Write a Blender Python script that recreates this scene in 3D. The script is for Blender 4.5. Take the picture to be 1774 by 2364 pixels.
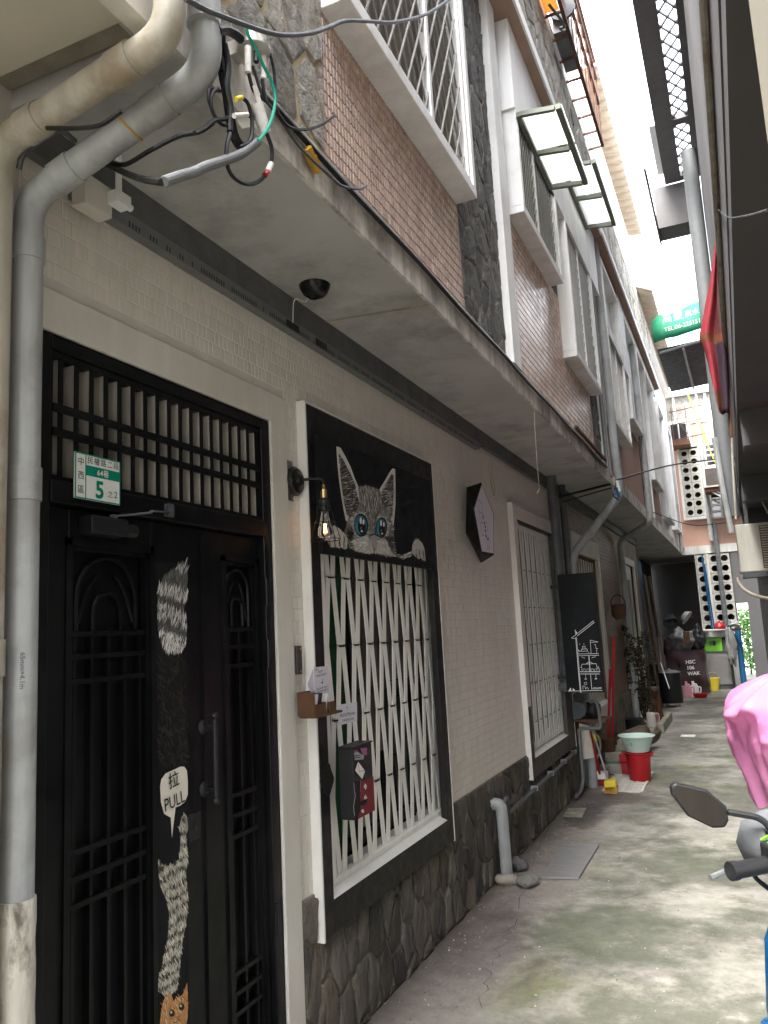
import bpy, math, random
from mathutils import Vector, Matrix, noise
for o in list(bpy.data.objects): bpy.data.objects.remove(o)
SC = bpy.context.scene
COL = SC.collection
R_ = math.radians
rnd = random.Random(7)
# ------------------------------------------------------------------ camera
CAMP = Vector((1.572, 0.0, 1.55)); FPX = 1830.0; IW, IH = 1774, 2364
_p, _y, _r = R_(8.70), R_(-23.75), R_(-2.98)
_right = Vector((math.cos(_y), -math.sin(_y), 0))
_fwd = Vector((math.sin(_y)*math.cos(_p), math.cos(_y)*math.cos(_p), math.sin(_p)))
_up = _right.cross(_fwd)
CR = math.cos(_r)*_right + math.sin(_r)*_up
CU = math.cos(_r)*_up - math.sin(_r)*_right
cam = bpy.data.cameras.new('camera'); cam_o = bpy.data.objects.new('camera', cam); COL.objects.link(cam_o)
M = Matrix.Identity(4)
for i in range(3):
    M[i][0], M[i][1], M[i][2], M[i][3] = CR[i], CU[i], -_fwd[i], CAMP[i]
cam_o.matrix_world = M
cam.sensor_fit = 'HORIZONTAL'; cam.sensor_width = 36; cam.lens = 36*FPX/IW
cam.clip_start = 0.02; cam.clip_end = 2000
SC.camera = cam_o
# ------------------------------------------------------------------ light
SUN_EL, SUN_AZ = 62, 200     # overcast: high, soft, behind the camera's left shoulder (degrees, compass from +Y)
w = bpy.data.worlds.new('World'); SC.world = w; w.use_nodes = True
nt = w.node_tree; bg = nt.nodes['Background']
sky = nt.nodes.new('ShaderNodeTexSky'); sky.sky_type = 'NISHITA'; sky.sun_disc = False
sky.sun_elevation = R_(SUN_EL); sky.sun_rotation = R_(SUN_AZ); sky.air_density = 1.0; sky.dust_density = 2.0; sky.ozone_density = 1.0
hs = nt.nodes.new('ShaderNodeHueSaturation'); hs.inputs['Saturation'].default_value = 0.22
nt.links.new(sky.outputs[0], hs.inputs['Color']); nt.links.new(hs.outputs[0], bg.inputs['Color'])
bg.inputs['Strength'].default_value = 0.15
sl = bpy.data.lights.new('sun', 'SUN'); sl.energy = 1.5; sl.angle = R_(30); sl.color = (1, 0.985, 0.96)
so = bpy.data.objects.new('sun', sl); COL.objects.link(so)
_d = Vector((math.sin(R_(SUN_AZ))*math.cos(R_(SUN_EL)), math.cos(R_(SUN_AZ))*math.cos(R_(SUN_EL)), math.sin(R_(SUN_EL))))
so.rotation_euler = _d.to_track_quat('Z', 'Y').to_euler()
SC.view_settings.view_transform = 'Standard'; SC.view_settings.look = 'None'
SC.view_settings.exposure = 3.85; SC.view_settings.gamma = 1.0; SC.view_settings.use_curve_mapping = False
SC.render.engine = 'CYCLES'; SC.cycles.use_denoising = True
SC.cycles.max_bounces = 8; SC.cycles.diffuse_bounces = 5; SC.cycles.glossy_bounces = 4; SC.cycles.transmission_bounces = 6
SC.cycles.sample_clamp_indirect = 8
# ------------------------------------------------------------------ photo pixel -> direction (distance comes from a plane)
def ray(p):
    return CR*((p[0]-IW/2)/FPX) + CU*(-(p[1]-IH/2)/FPX) + _fwd
def PX(p, x):
    d = ray(p); return CAMP + d*((x-CAMP.x)/d.x)
def PY(p, y):
    d = ray(p); return CAMP + d*((y-CAMP.y)/d.y)
def PZ(p, z=0.0):
    d = ray(p); return CAMP + d*((z-CAMP.z)/d.z)
# ------------------------------------------------------------------ mesh builder
def V(*a): return Vector(a)
class MB:
    def __init__(s): s.v = []; s.f = []; s.c = []; s.hascol = False
    def add(s, vs, fs, col=None):
        b = len(s.v); s.v.extend([Vector(q) for q in vs])
        for f in fs: s.f.append([i+b for i in f]); s.c.append(col)
        if col: s.hascol = True
        return s
    def box(s, x0, x1, y0, y1, z0, z1, col=None, skip=''):
        vs = [(x0,y0,z0),(x1,y0,z0),(x1,y1,z0),(x0,y1,z0),(x0,y0,z1),(x1,y0,z1),(x1,y1,z1),(x0,y1,z1)]
        fs = {'b':(0,3,2,1),'t':(4,5,6,7),'f':(0,1,5,4),'r':(1,2,6,5),'k':(2,3,7,6),'l':(3,0,4,7)}
        return s.add(vs, [f for k, f in fs.items() if k not in skip], col)
    def obox(s, c, a, b, d, col=None):
        c, a, b, d = Vector(c), Vector(a), Vector(b), Vector(d)
        if a.cross(b).dot(d) < 0: a = -a
        vs = [c+a*i+b*j+d*k for k in (-1,1) for j in (-1,1) for i in (-1,1)]
        return s.add(vs, [(0,2,3,1),(4,5,7,6),(0,1,5,4),(1,3,7,5),(3,2,6,7),(2,0,4,6)], col)
    def bar(s, p, q, w, h, up=(0,0,1), col=None):
        p, q = Vector(p), Vector(q); d = q-p; up = Vector(up)
        if abs(d.normalized().dot(up)) > .99: up = Vector((1,0,0))
        sd = d.cross(up).normalized(); u = sd.cross(d).normalized()
        return s.obox((p+q)/2, sd*w/2, u*h/2, d/2, col)
    def tube(s, pts, r, n=8, caps=True, col=None):
        pts = [Vector(p) for p in pts]; m = len(pts)
        rs = r if isinstance(r, (list, tuple)) else [r]*m
        t0 = (pts[1]-pts[0]).normalized()
        u = t0.orthogonal().normalized(); rings = []
        for i in range(m):
            a = pts[max(0,i-1)]; b = pts[min(m-1,i+1)]; t = (b-a)
            if t.length < 1e-9: t = t0
            t = t.normalized(); u = (u - t*u.dot(t))
            u = u.normalized() if u.length > 1e-6 else t.orthogonal().normalized()
            v = t.cross(u)
            rings.append([pts[i] + (u*math.cos(2*math.pi*k/n) + v*math.sin(2*math.pi*k/n))*rs[i] for k in range(n)])
        vs = [q for rg in rings for q in rg]; fs = []
        for i in range(m-1):
            for k in range(n):
                a = i*n+k; b = i*n+(k+1)%n; fs.append((a,b,b+n,a+n))
        if caps: fs.append(tuple(range(n-1,-1,-1))); fs.append(tuple((m-1)*n+k for k in range(n)))
        return s.add(vs, fs, col)
    def lathe(s, c, prof, n=20, axis=(0,0,1), col=None, cap=True):
        c = Vector(c); ax = Vector(axis).normalized(); u = ax.orthogonal().normalized(); v = ax.cross(u)
        vs = []; fs = []
        for (r, h) in prof:
            for k in range(n):
                a = 2*math.pi*k/n; vs.append(c + ax*h + (u*math.cos(a)+v*math.sin(a))*r)
        for i in range(len(prof)-1):
            for k in range(n):
                a = i*n+k; b = i*n+(k+1)%n; fs.append((a,b,b+n,a+n))
        if cap:
            if prof[0][0] > 1e-5: fs.append(tuple(range(n-1,-1,-1)))
            if prof[-1][0] > 1e-5: fs.append(tuple((len(prof)-1)*n+k for k in range(n)))
        return s.add(vs, fs, col)
    def prism(s, poly, d, col=None):
        """extrude a planar polygon (3-D points) by vector d"""
        poly = [Vector(p) for p in poly]; d = Vector(d); n = len(poly)
        nr = Vector((0,0,0))
        for i in range(n): nr += poly[i].cross(poly[(i+1)%n])
        if nr.dot(d) < 0: poly = poly[::-1]
        vs = poly + [p+d for p in poly]
        fs = [tuple(range(n-1,-1,-1)), tuple(range(n,2*n))] + [(i,(i+1)%n,(i+1)%n+n,i+n) for i in range(n)]
        return s.add(vs, fs, col)
    def flat(s, poly, nrm, col=None):
        poly = [Vector(p) for p in poly]; nr = Vector((0,0,0)); n = len(poly)
        for i in range(n): nr += poly[i].cross(poly[(i+1)%n])
        if nr.dot(Vector(nrm)) < 0: poly = poly[::-1]
        return s.add(poly, [tuple(range(n))], col)
    def blob(s, c, r, n=12, m=8, jit=0.0, seed=0, col=None, flatz=None):
        c = Vector(c); r = Vector(r) if not isinstance(r, (int, float)) else Vector((r,r,r)); vs = []; fs = []
        for i in range(m+1):
            th = math.pi*i/m
            for k in range(n):
                a = 2*math.pi*k/n; d = Vector((math.sin(th)*math.cos(a), math.sin(th)*math.sin(a), math.cos(th)))
                j = 1 + jit*noise.noise(d*1.7 + Vector((seed*3.1, seed*1.7, seed)))
                q = Vector((d.x*r.x, d.y*r.y, d.z*r.z))*j
                if flatz is not None: q.z = max(q.z, flatz)
                vs.append(c+q)
        for i in range(m):
            for k in range(n):
                a = i*n+k; b = i*n+(k+1)%n; fs.append((a,a+n,b+n,b))
        return s.add(vs, fs, col)
    def mesh(s, name, smooth=False, ang=40):
        me = bpy.data.meshes.new(name)
        me.from_pydata([tuple(q) for q in s.v], [], s.f)
        if s.hascol:
            ca = me.color_attributes.new('Col', 'FLOAT_COLOR', 'CORNER'); i = 0; data = []
            for f, c in zip(s.f, s.c):
                c = c or (1,1,1); data.extend([c[0],c[1],c[2],1.0]*len(f))
            ca.data.foreach_set('color', data)
        if smooth:
            me.polygons.foreach_set('use_smooth', [True]*len(me.polygons)); me.set_sharp_from_angle(angle=R_(ang))
        me.update(); return me
    def build(s, name, mat, parent=None, smooth=False, ang=40, bevel=0, label=None):
        lo = Vector((min(q.x for q in s.v), min(q.y for q in s.v), min(q.z for q in s.v)))
        hi = Vector((max(q.x for q in s.v), max(q.y for q in s.v), max(q.z for q in s.v)))
        org = Vector(((lo.x+hi.x)/2, (lo.y+hi.y)/2, lo.z))
        s.v = [q-org for q in s.v]
        me = s.mesh(name, smooth, ang); me.materials.append(mat)
        o = bpy.data.objects.new(name, me); COL.objects.link(o)
        put(o, org, parent)
        if bevel:
            b = o.modifiers.new('bevel', 'BEVEL'); b.width = bevel; b.segments = 2; b.limit_method = 'ANGLE'; b.angle_limit = R_(50)
        if label: o['label'] = label
        return o
WO = {}
def put(o, org, parent=None):
    org = Vector(org); WO[o.name] = org
    if parent: o.parent = parent; o.location = org - WO[parent.name]
    else: o.location = org
def thing(name, label, cat, loc, group=None):
    o = bpy.data.objects.new(name, None); COL.objects.link(o); o.empty_display_size = .05
    put(o, loc); return tag(o, label, cat, group)
def tag(o, label, cat, group=None):
    o['label'] = label; o['category'] = cat
    if group: o['group'] = group
    return o
def kind(o, k): o['kind'] = k; return o
def copy_tree(o, off, label=None, parent=None):
    c = o.copy(); COL.objects.link(c); c.location = o.location + (Vector(off) if parent is None else Vector((0,0,0)))
    c.parent = parent; WO[c.name] = WO[o.name] + Vector(off)
    if label: c['label'] = label
    for ch in list(o.children): copy_tree(ch, off, None, c)
    return c
def arc(pts, rad, n=5):
    """polyline with its corners rounded"""
    pts = [Vector(p) for p in pts]; out = [pts[0]]
    for i in range(1, len(pts)-1):
        a = (pts[i-1]-pts[i]); b = (pts[i+1]-pts[i]); r = min(rad, a.length*.49, b.length*.49)
        p, q = pts[i]+a.normalized()*r, pts[i]+b.normalized()*r
        for k in range(n+1):
            t = k/n; out.append(p*(1-t)**2 + pts[i]*2*t*(1-t) + q*t*t)
    out.append(pts[-1]); return out
def spline(pts, n=6):
    """smooth curve through the points"""
    P = [Vector(p) for p in pts]; P = [P[0]*2-P[1]] + P + [P[-1]*2-P[-2]]; out = []
    for i in range(1, len(P)-2):
        a, b, c, d = P[i-1], P[i], P[i+1], P[i+2]
        for k in range(n):
            t = k/n; out.append(.5*((2*b)+(c-a)*t+(2*a-5*b+4*c-d)*t*t+(3*b-a-3*c+d)*t**3))
    out.append(P[-2]); return out
def text_mb(mb, txt, org, ux, uy, size, col=None, width=None, bold=0.0, align='LEFT', lift=0):
    """flat lettering: text outline filled as faces on the plane (org, ux, uy)"""
    cu = bpy.data.curves.new('t', 'FONT'); cu.body = txt; cu.size = 1.0; cu.align_x = align; cu.offset = bold; cu.resolution_u = 3
    to = bpy.data.objects.new('t', cu); COL.objects.link(to)
    me = to.to_mesh(); org, ux, uy = Vector(org), Vector(ux).normalized(), Vector(uy).normalized(); n = ux.cross(uy)
    xs = [v.co.x for v in me.vertices] or [0, 1]
    sx = size if width is None else width/max(1e-6, max(xs)-min(xs))
    x0 = min(xs) if width is not None else 0
    mb.add([org + ux*((v.co.x-x0)*sx) + uy*(v.co.y*size) + n*lift for v in me.vertices], [tuple(p.vertices) for p in me.polygons], col)
    to.to_mesh_clear(); bpy.data.objects.remove(to); bpy.data.curves.remove(cu)
    return mb
# ------------------------------------------------------------------ materials (all procedural, world-position based)
def mat(name, base, rough=.7, metal=0.0, var=.12, scale=6.0, bump=.0, bscale=60.0, streak=0.0, dirt=None, dirt_amt=.5, dirt_scale=2.0,
        attr=False, orand=0.0, spec=.4, coat=0.0, trans=0.0, alpha=1.0, emit=None, estr=0.0, stretch=(1,1,1), ior=1.45, sheen=0.0, bdist=.01):
    m = bpy.data.materials.new(name); m.use_nodes = True; nt = m.node_tree; N = nt.nodes; Lk = nt.links.new
    b = N['Principled BSDF']; b.inputs['Roughness'].default_value = rough; b.inputs['Metallic'].default_value = metal
    b.inputs['Specular IOR Level'].default_value = spec; b.inputs['Coat Weight'].default_value = coat; b.inputs['IOR'].default_value = ior
    b.inputs['Transmission Weight'].default_value = trans; b.inputs['Alpha'].default_value = alpha; b.inputs['Sheen Weight'].default_value = sheen
    if emit: b.inputs['Emission Color'].default_value = (*emit, 1); b.inputs['Emission Strength'].default_value = estr
    geo = N.new('ShaderNodeNewGeometry'); mp = N.new('ShaderNodeMapping'); Lk(geo.outputs['Position'], mp.inputs['Vector']); mp.inputs['Scale'].default_value = stretch
    def nz(sc, det=5, ro=.6, src=mp):
        n = N.new('ShaderNodeTexNoise'); n.inputs['Scale'].default_value = sc; n.inputs['Detail'].default_value = det; n.inputs['Roughness'].default_value = ro
        Lk(src.outputs[0], n.inputs['Vector']); return n.outputs['Fac']
    def ramp(x, lo, hi, a=0.0, bb=1.0):
        r = N.new('ShaderNodeMapRange'); r.inputs['From Min'].default_value = lo; r.inputs['From Max'].default_value = hi
        r.inputs['To Min'].default_value = a; r.inputs['To Max'].default_value = bb; Lk(x, r.inputs['Value']); return r.outputs['Result']
    def mul(c, fac):
        mx = N.new('ShaderNodeMix'); mx.data_type = 'RGBA'; mx.blend_type = 'MULTIPLY'; mx.inputs[0].default_value = 1
        Lk(c, mx.inputs[6]); cb = N.new('ShaderNodeCombineColor')
        for i in range(3): Lk(fac, cb.inputs[i])
        Lk(cb.outputs[0], mx.inputs[7]); return mx.outputs[2]
    def mixc(fac, c, rgb):
        mx = N.new('ShaderNodeMix'); mx.data_type = 'RGBA'; Lk(fac, mx.inputs[0]); Lk(c, mx.inputs[6]); mx.inputs[7].default_value = (*rgb, 1); return mx.outputs[2]
    rgb = N.new('ShaderNodeRGB'); rgb.outputs[0].default_value = (*base, 1); c = rgb.outputs[0]
    if attr:
        at = N.new('ShaderNodeVertexColor'); at.layer_name = 'Col'; mx = N.new('ShaderNodeMix'); mx.data_type = 'RGBA'; mx.blend_type = 'MULTIPLY'; mx.inputs[0].default_value = 1
        Lk(c, mx.inputs[6]); Lk(at.outputs[0], mx.inputs[7]); c = mx.outputs[2]
    if orand:
        oi = N.new('ShaderNodeObjectInfo'); c = mul(c, ramp(oi.outputs['Random'], 0, 1, 1-orand, 1+orand))
    if var: c = mul(c, ramp(nz(scale), .25, .75, 1-var, 1+var))
    if streak:
        m2 = N.new('ShaderNodeMapping'); Lk(geo.outputs['Position'], m2.inputs['Vector']); m2.inputs['Scale'].default_value = (9, 9, .7)
        c = mul(c, ramp(nz(1.6, 6, .65, m2), .42, .72, 1.0, 1-streak))
    if dirt:
        f = ramp(nz(dirt_scale, 8, .68), .47, .65, 0.0, dirt_amt); c = mixc(f, c, dirt)
    Lk(c, b.inputs['Base Color'])
    if bump:
        bp = N.new('ShaderNodeBump'); bp.inputs['Strength'].default_value = bump; bp.inputs['Distance'].default_value = bdist
        Lk(nz(bscale, 6, .65), bp.inputs['Height']); Lk(bp.outputs[0], b.inputs['Normal'])
    if rough > .12:
        Lk(ramp(nz(scale*2.3, 4), .3, .7, max(0, rough-.1), min(1, rough+.1)), b.inputs['Roughness'])
    return m
m_cream = mat('cream_paint', (.635,.595,.525), .55, var=.06, scale=3, streak=.08, bump=.08, bscale=90)
m_creamtile = mat('cream_painted_tile', (.635,.595,.525), .42, var=.05, scale=3.5, streak=.10, bump=.1, bscale=120, attr=True)
m_creamtile_o = mat('cream_painted_tile_piece', (.635,.595,.525), .42, var=.05, scale=3.5, streak=.10, bump=.1, bscale=120, orand=.05)
m_trim = mat('white_trim_paint', (.72,.70,.65), .5, var=.07, scale=5, streak=.06, bump=.05)
m_plaster = mat('door_surround_plaster', (.60,.57,.505), .7, var=.07, scale=2.5, streak=.10, bump=.1, bscale=70, dirt=(.42,.38,.32), dirt_amt=.25)
m_soffit = mat('soffit_paint', (.44,.435,.415), .85, var=.16, scale=1.6, bump=.12, bscale=40, dirt=(.20,.19,.175), dirt_amt=.6, dirt_scale=2.6)
m_fascia = mat('slab_fascia', (.68,.64,.57), .8, var=.14, scale=4, streak=.5, bump=.15, bscale=50, dirt=(.10,.085,.075), dirt_amt=.75, dirt_scale=2.9)
m_beam = mat('grey_beam_paint', (.105,.107,.107), .7, var=.2, scale=9, bump=.2, bscale=80, dirt=(.30,.29,.27), dirt_amt=.12, dirt_scale=8)
m_black = mat('black_door_paint', (.0045,.005,.0055), .38, var=.25, scale=7, bump=.06, bscale=40, dirt=(.016,.016,.016), dirt_amt=.6, dirt_scale=3, spec=.22)
m_blacktrim = mat('black_trim_paint', (.009,.0085,.008), .5, var=.25, scale=10, bump=.12, bscale=70, dirt=(.03,.028,.025), dirt_amt=.5, dirt_scale=5, spec=.35)
m_browntrim = mat('dark_brown_trim_paint', (.05,.042,.038), .55, var=.2, scale=8, bump=.1, dirt=(.09,.08,.07), dirt_amt=.5)
m_board = mat('chalkboard_black', (.007,.008,.009), .6, var=.3, scale=5, dirt=(.022,.023,.024), dirt_amt=.3, dirt_scale=3, spec=.18)
m_white = mat('white_bar_paint', (.82,.805,.74), .45, var=.06, scale=12, streak=.06)
m_whiteold = mat('old_white_bar_paint', (.80,.79,.74), .5, var=.08, scale=14, streak=.12)
m_baywhite = mat('bay_white_paint', (.80,.79,.77), .6, var=.07, scale=4, streak=.14, bump=.05, dirt=(.40,.37,.33), dirt_amt=.3, dirt_scale=3)
m_stone = mat('rubble_stone', (.078,.073,.065), .8, var=.4, scale=11, bump=1.0, bscale=26, bdist=.025, orand=.45, dirt=(.20,.165,.115), dirt_amt=.55, dirt_scale=4.2, stretch=(1,1,.5))
m_stoneup = mat('upper_rubble_stone', (.125,.122,.117), .85, var=.35, scale=12, bump=1.0, bscale=30, bdist=.03, orand=.3, dirt=(.2,.18,.15), dirt_amt=.4, dirt_scale=6)
m_stonelt = mat('sandy_rubble_stone', (.30,.285,.255), .9, var=.35, scale=14, bump=1.0, bscale=34, bdist=.03, orand=.3, dirt=(.32,.28,.21), dirt_amt=.6, dirt_scale=6)
m_mortar = mat('plinth_mortar', (.20,.17,.125), .95, var=.4, scale=12, bump=.6, bscale=50, dirt=(.07,.06,.05), dirt_amt=.8, dirt_scale=3.2)
m_mortarlt = mat('ochre_mortar', (.42,.34,.22), .95, var=.2, scale=12, bump=.5, bscale=50)
m_mortargrey = mat('grey_mortar', (.30,.27,.22), .95, var=.35, scale=10, bump=.5, bscale=50, dirt=(.38,.33,.26), dirt_amt=.6, dirt_scale=4)
m_pink = mat('pink_tile_glaze', (.50,.36,.29), .26, var=.06, scale=5, attr=True, streak=.12, spec=.5)
m_pink_o = mat('pink_tile_glaze_piece', (.50,.36,.29), .26, var=.06, scale=5, orand=.16, streak=.12, spec=.5)
m_grout = mat('dark_grout', (.085,.065,.052), .95, var=.3, scale=20)
m_creamgrout = mat('painted_grout', (.55,.52,.46), .7, var=.1, scale=10)
m_tan = mat('tan_tile_glaze', (.20,.135,.092), .45, var=.12, scale=4, attr=True, streak=.2)
m_tanw = mat('tan_wall', (.17,.115,.08), .6, var=.15, scale=3, streak=.3)
m_pvc = mat('grey_pvc_pipe', (.38,.39,.385), .36, var=.10, scale=5, streak=.35, dirt=(.19,.18,.155), dirt_amt=.6, dirt_scale=3.5)
m_pvcold = mat('yellowed_pvc_pipe', (.44,.41,.335), .45, var=.16, scale=4, streak=.4, dirt=(.20,.13,.06), dirt_amt=.65, dirt_scale=3.8)
m_pvcpatch = mat('peeling_painted_pipe', (.56,.53,.45), .7, var=.25, scale=9, dirt=(.12,.10,.075), dirt_amt=1.0, dirt_scale=14, bump=1.0, bscale=16, stretch=(1,1,.45))
m_pvcdark = mat('dark_grey_pipe', (.10,.105,.11), .5, var=.25, scale=8, streak=.2, dirt=(.25,.25,.25), dirt_amt=.25, dirt_scale=14)
m_rubber = mat('black_cable_rubber', (.012,.012,.013), .5, var=.2, scale=20)
m_greycable = mat('grey_cable', (.07,.075,.08), .5, var=.2, scale=20)
m_conduit = mat('grey_corrugated_conduit', (.15,.155,.155), .5, var=.1, scale=20)
m_alu = mat('cast_aluminium', (.55,.53,.48), .42, metal=.75, var=.12, scale=20, dirt=(.3,.27,.2), dirt_amt=.4)
m_label = mat('white_label', (.75,.74,.70), .6, var=.08, scale=30, dirt=(.5,.25,.15), dirt_amt=.3, dirt_scale=60)
m_greenw = mat('green_wire', (.01,.30,.20), .4, var=.05)
m_yellow = mat('yellow_plastic', (.72,.55,.04), .45, var=.06)
m_amber = mat('amber_tape', (.45,.25,.03), .4, var=.2, scale=40)
m_red = mat('red_plastic', (.36,.010,.015), .38, var=.08, scale=6, dirt=(.3,.02,.02), dirt_amt=.3)
m_darkred = mat('dark_red_enamel', (.15,.008,.011), .45, var=.1)
m_redcloth = mat('red_flag_cloth', (.20,.014,.02), .85, var=.15, scale=6, attr=True)
m_mint = mat('mint_plastic', (.50,.64,.56), .38, var=.05, dirt=(.45,.5,.42), dirt_amt=.3)
m_greenp = mat('green_plastic', (.02,.42,.10), .4, var=.08)
m_limecrate = mat('lime_crate_plastic', (.17,.50,.03), .42, var=.08)
m_blue = mat('blue_plastic', (.01,.075,.17), .5, var=.15)
m_bluesc = mat('blue_scooter_paint', (.01,.13,.33), .2, var=.05, coat=.6)
m_whiteplastic = mat('white_plastic', (.72,.72,.70), .4, var=.05)
m_pinkplastic = mat('pink_bottle_plastic', (.55,.25,.30), .4, var=.05)
m_pinkcover = mat('pink_rain_cover', (.72,.13,.36), .42, var=.06, scale=6, bump=.2, bscale=14, trans=.0, spec=.45)
m_blackp = mat('black_plastic', (.014,.014,.015), .45, var=.2, scale=20)
m_glossblack = mat('gloss_black_metal', (.008,.008,.008), .3, var=.1)
m_mirror = mat('mirror_glass', (.20,.185,.16), .04, metal=1, var=0)
m_chrome = mat('chrome', (.75,.75,.75), .18, metal=1, var=.05)
m_steel = mat('brushed_steel', (.55,.55,.54), .36, metal=.85, var=.1, scale=20)
m_steelplate = mat('steel_cover_plate', (.26,.25,.245), .5, metal=.35, var=.12, scale=4, stretch=(1,6,1), dirt=(.24,.21,.19), dirt_amt=.35, dirt_scale=5)
m_rust = mat('rusty_iron', (.10,.045,.028), .8, var=.3, scale=14)
m_wood = mat('brown_wood', (.085,.038,.017), .6, var=.3, scale=9, stretch=(1,8,1), bump=.2)
m_woodold = mat('weathered_wood', (.15,.095,.06), .8, var=.3, scale=10, stretch=(1,6,1), bump=.3)
m_paper = mat('lilac_paper', (.60,.57,.62), .8, var=.04, scale=8)
m_ink = mat('black_ink', (.02,.02,.022), .7, var=0)
m_print = mat('painted_print', (1,1,1), .65, var=.05, scale=30, attr=True, spec=.25)
m_plate = mat('enamel_plate', (.72,.74,.70), .35, var=.05, scale=10, attr=False)
m_plategreen = mat('enamel_green', (.0,.21,.13), .35, var=.08)
m_glass = mat('window_glass', (.02,.022,.022), .06, var=0, spec=.6)
m_darkin = mat('dark_interior_shade', (.012,.012,.012), .9, var=.2)  # near-black: the shade of unlit space behind openings is put into the colour
m_greencurtain = mat('green_curtain', (.012,.07,.028), .9, var=.2, scale=4, stretch=(1,6,.3))
m_greycurtain = mat('grey_curtain', (.12,.115,.108), .9, var=.2, scale=4, stretch=(1,8,.3))
m_purplecurtain = mat('mauve_curtain', (.10,.085,.085), .9, var=.2, scale=4)
m_obscure = mat('olive_obscure_glass', (.10,.11,.075), .35, var=.25, scale=18, stretch=(1,9,.5))
m_bulb = mat('clear_bulb_glass', (1,1,1), .02, var=0, trans=1.0)
m_fil = mat('glowing_filament', (1,.5,.2), .5, var=0, emit=(1,.42,.10), estr=1.5)
m_brass = mat('brass', (.55,.40,.18), .3, metal=1, var=.1)
m_lattice = mat('lattice_aluminium', (.24,.225,.205), .5, metal=.3, var=.15, scale=12)
m_blind = mat('beige_blind_slat', (.27,.25,.215), .7, var=.2, scale=9)
m_awnframe = mat('awning_frame', (.15,.16,.13), .5, var=.15, metal=.3)
m_awnpanel = mat('frosted_awning_panel', (.80,.84,.78), .5, var=.03, trans=.75)
m_concrete_b = mat('mossy_concrete_block', (.30,.285,.235), .9, var=.2, scale=7, bump=.4, bscale=40, dirt=(.09,.10,.04), dirt_amt=.7, dirt_scale=5)
m_rightwall = mat('grey_cement_render', (.135,.13,.13), .85, var=.12, scale=2.5, streak=.15, bump=.12, bscale=40, dirt=(.12,.11,.10), dirt_amt=.4, dirt_scale=1.4)
m_rightsof = mat('dim_grey_soffit', (.11,.106,.106), .9, var=.15, scale=2, bump=.1, dirt=(.08,.08,.08), dirt_amt=.4)
m_nearcream = mat('near_cream_render', (.46,.43,.34), .8, var=.08, scale=3, bump=.1)
m_whitewall = mat('upper_white_render', (.82,.81,.80), .7, var=.05, scale=3, streak=.1)
m_brownsoffit = mat('brown_cornice_soffit', (.30,.20,.15), .8, var=.15, scale=6)
m_corr = mat('weathered_corrugated_sheet', (.52,.43,.33), .8, var=.2, scale=3, dirt=(.32,.22,.15), dirt_amt=.6, dirt_scale=3)
m_orange = mat('orange_fibreglass_sheet', (.62,.34,.12), .6, var=.2, scale=3, trans=.2)
m_block = mat('grey_breeze_block', (.42,.41,.36), .85, var=.12, scale=8, bump=.2, bscale=40, dirt=(.24,.22,.17), dirt_amt=.5)
m_endpink = mat('end_pink_wall', (.40,.24,.18), .7, var=.06, scale=6)
m_endwhite = mat('end_white_paint', (.60,.59,.55), .7, var=.1, scale=5, streak=.3)
m_greenaw = mat('green_awning_cloth', (.01,.36,.15), .75, var=.1, scale=4)
m_carpet = mat('rolled_carpet', (.155,.115,.075), .95, var=.25, scale=30, bump=.6, bscale=90)
m_leaf = mat('leaf_green', (.06,.16,.03), .6, var=.3, scale=9, attr=True)
m_drypl = mat('dry_dark_foliage', (.040,.030,.022), .8, var=.3, scale=30, attr=True)
m_bark = mat('bark', (.05,.038,.028), .9, var=.3, scale=30, bump=.5)
m_rockA = mat('river_rock', (.27,.24,.195), .8, var=.2, scale=18, bump=.3, bscale=60, orand=.3)
m_tarp = mat('maroon_tarp', (.045,.018,.022), .55, var=.3, scale=5, bump=.5, bscale=9, dirt=(.03,.03,.03), dirt_amt=.7, dirt_scale=5)
m_clearbag = mat('clear_plastic_bag', (.20,.20,.19), .3, var=.15, scale=9, bump=.5, bscale=14)
m_acwhite = mat('ac_casing', (.52,.50,.42), .5, var=.06, scale=5, streak=.15)
m_puddle = mat('damp_stain', (.06,.05,.042), .2, var=.2, scale=6)
m_chalk = mat('chalk', (.75,.75,.74), .9, var=.1, scale=40)

def translucent(name, col, mix=.6, rough=.4):
    m = mat(name, col, rough, var=.04); nt = m.node_tree; b = nt.nodes['Principled BSDF']; t = nt.nodes.new('ShaderNodeBsdfTranslucent'); t.inputs[0].default_value = (*col, 1)
    x = nt.nodes.new('ShaderNodeMixShader'); x.inputs[0].default_value = mix; nt.links.new(b.outputs[0], x.inputs[1]); nt.links.new(t.outputs[0], x.inputs[2]); nt.links.new(x.outputs[0], nt.nodes['Material Output'].inputs[0]); return m
m_awnpanel = translucent('frosted_awning_panel', (.86,.90,.84), .8)
m_orange = translucent('orange_fibreglass_sheet', (.66,.38,.14), .6)
m_pinkcover = translucent('pink_rain_cover', (.78,.30,.54), .3, .35)
m_greenaw = translucent('green_awning_cloth', (.012,.20,.10), .3, .7)
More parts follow.
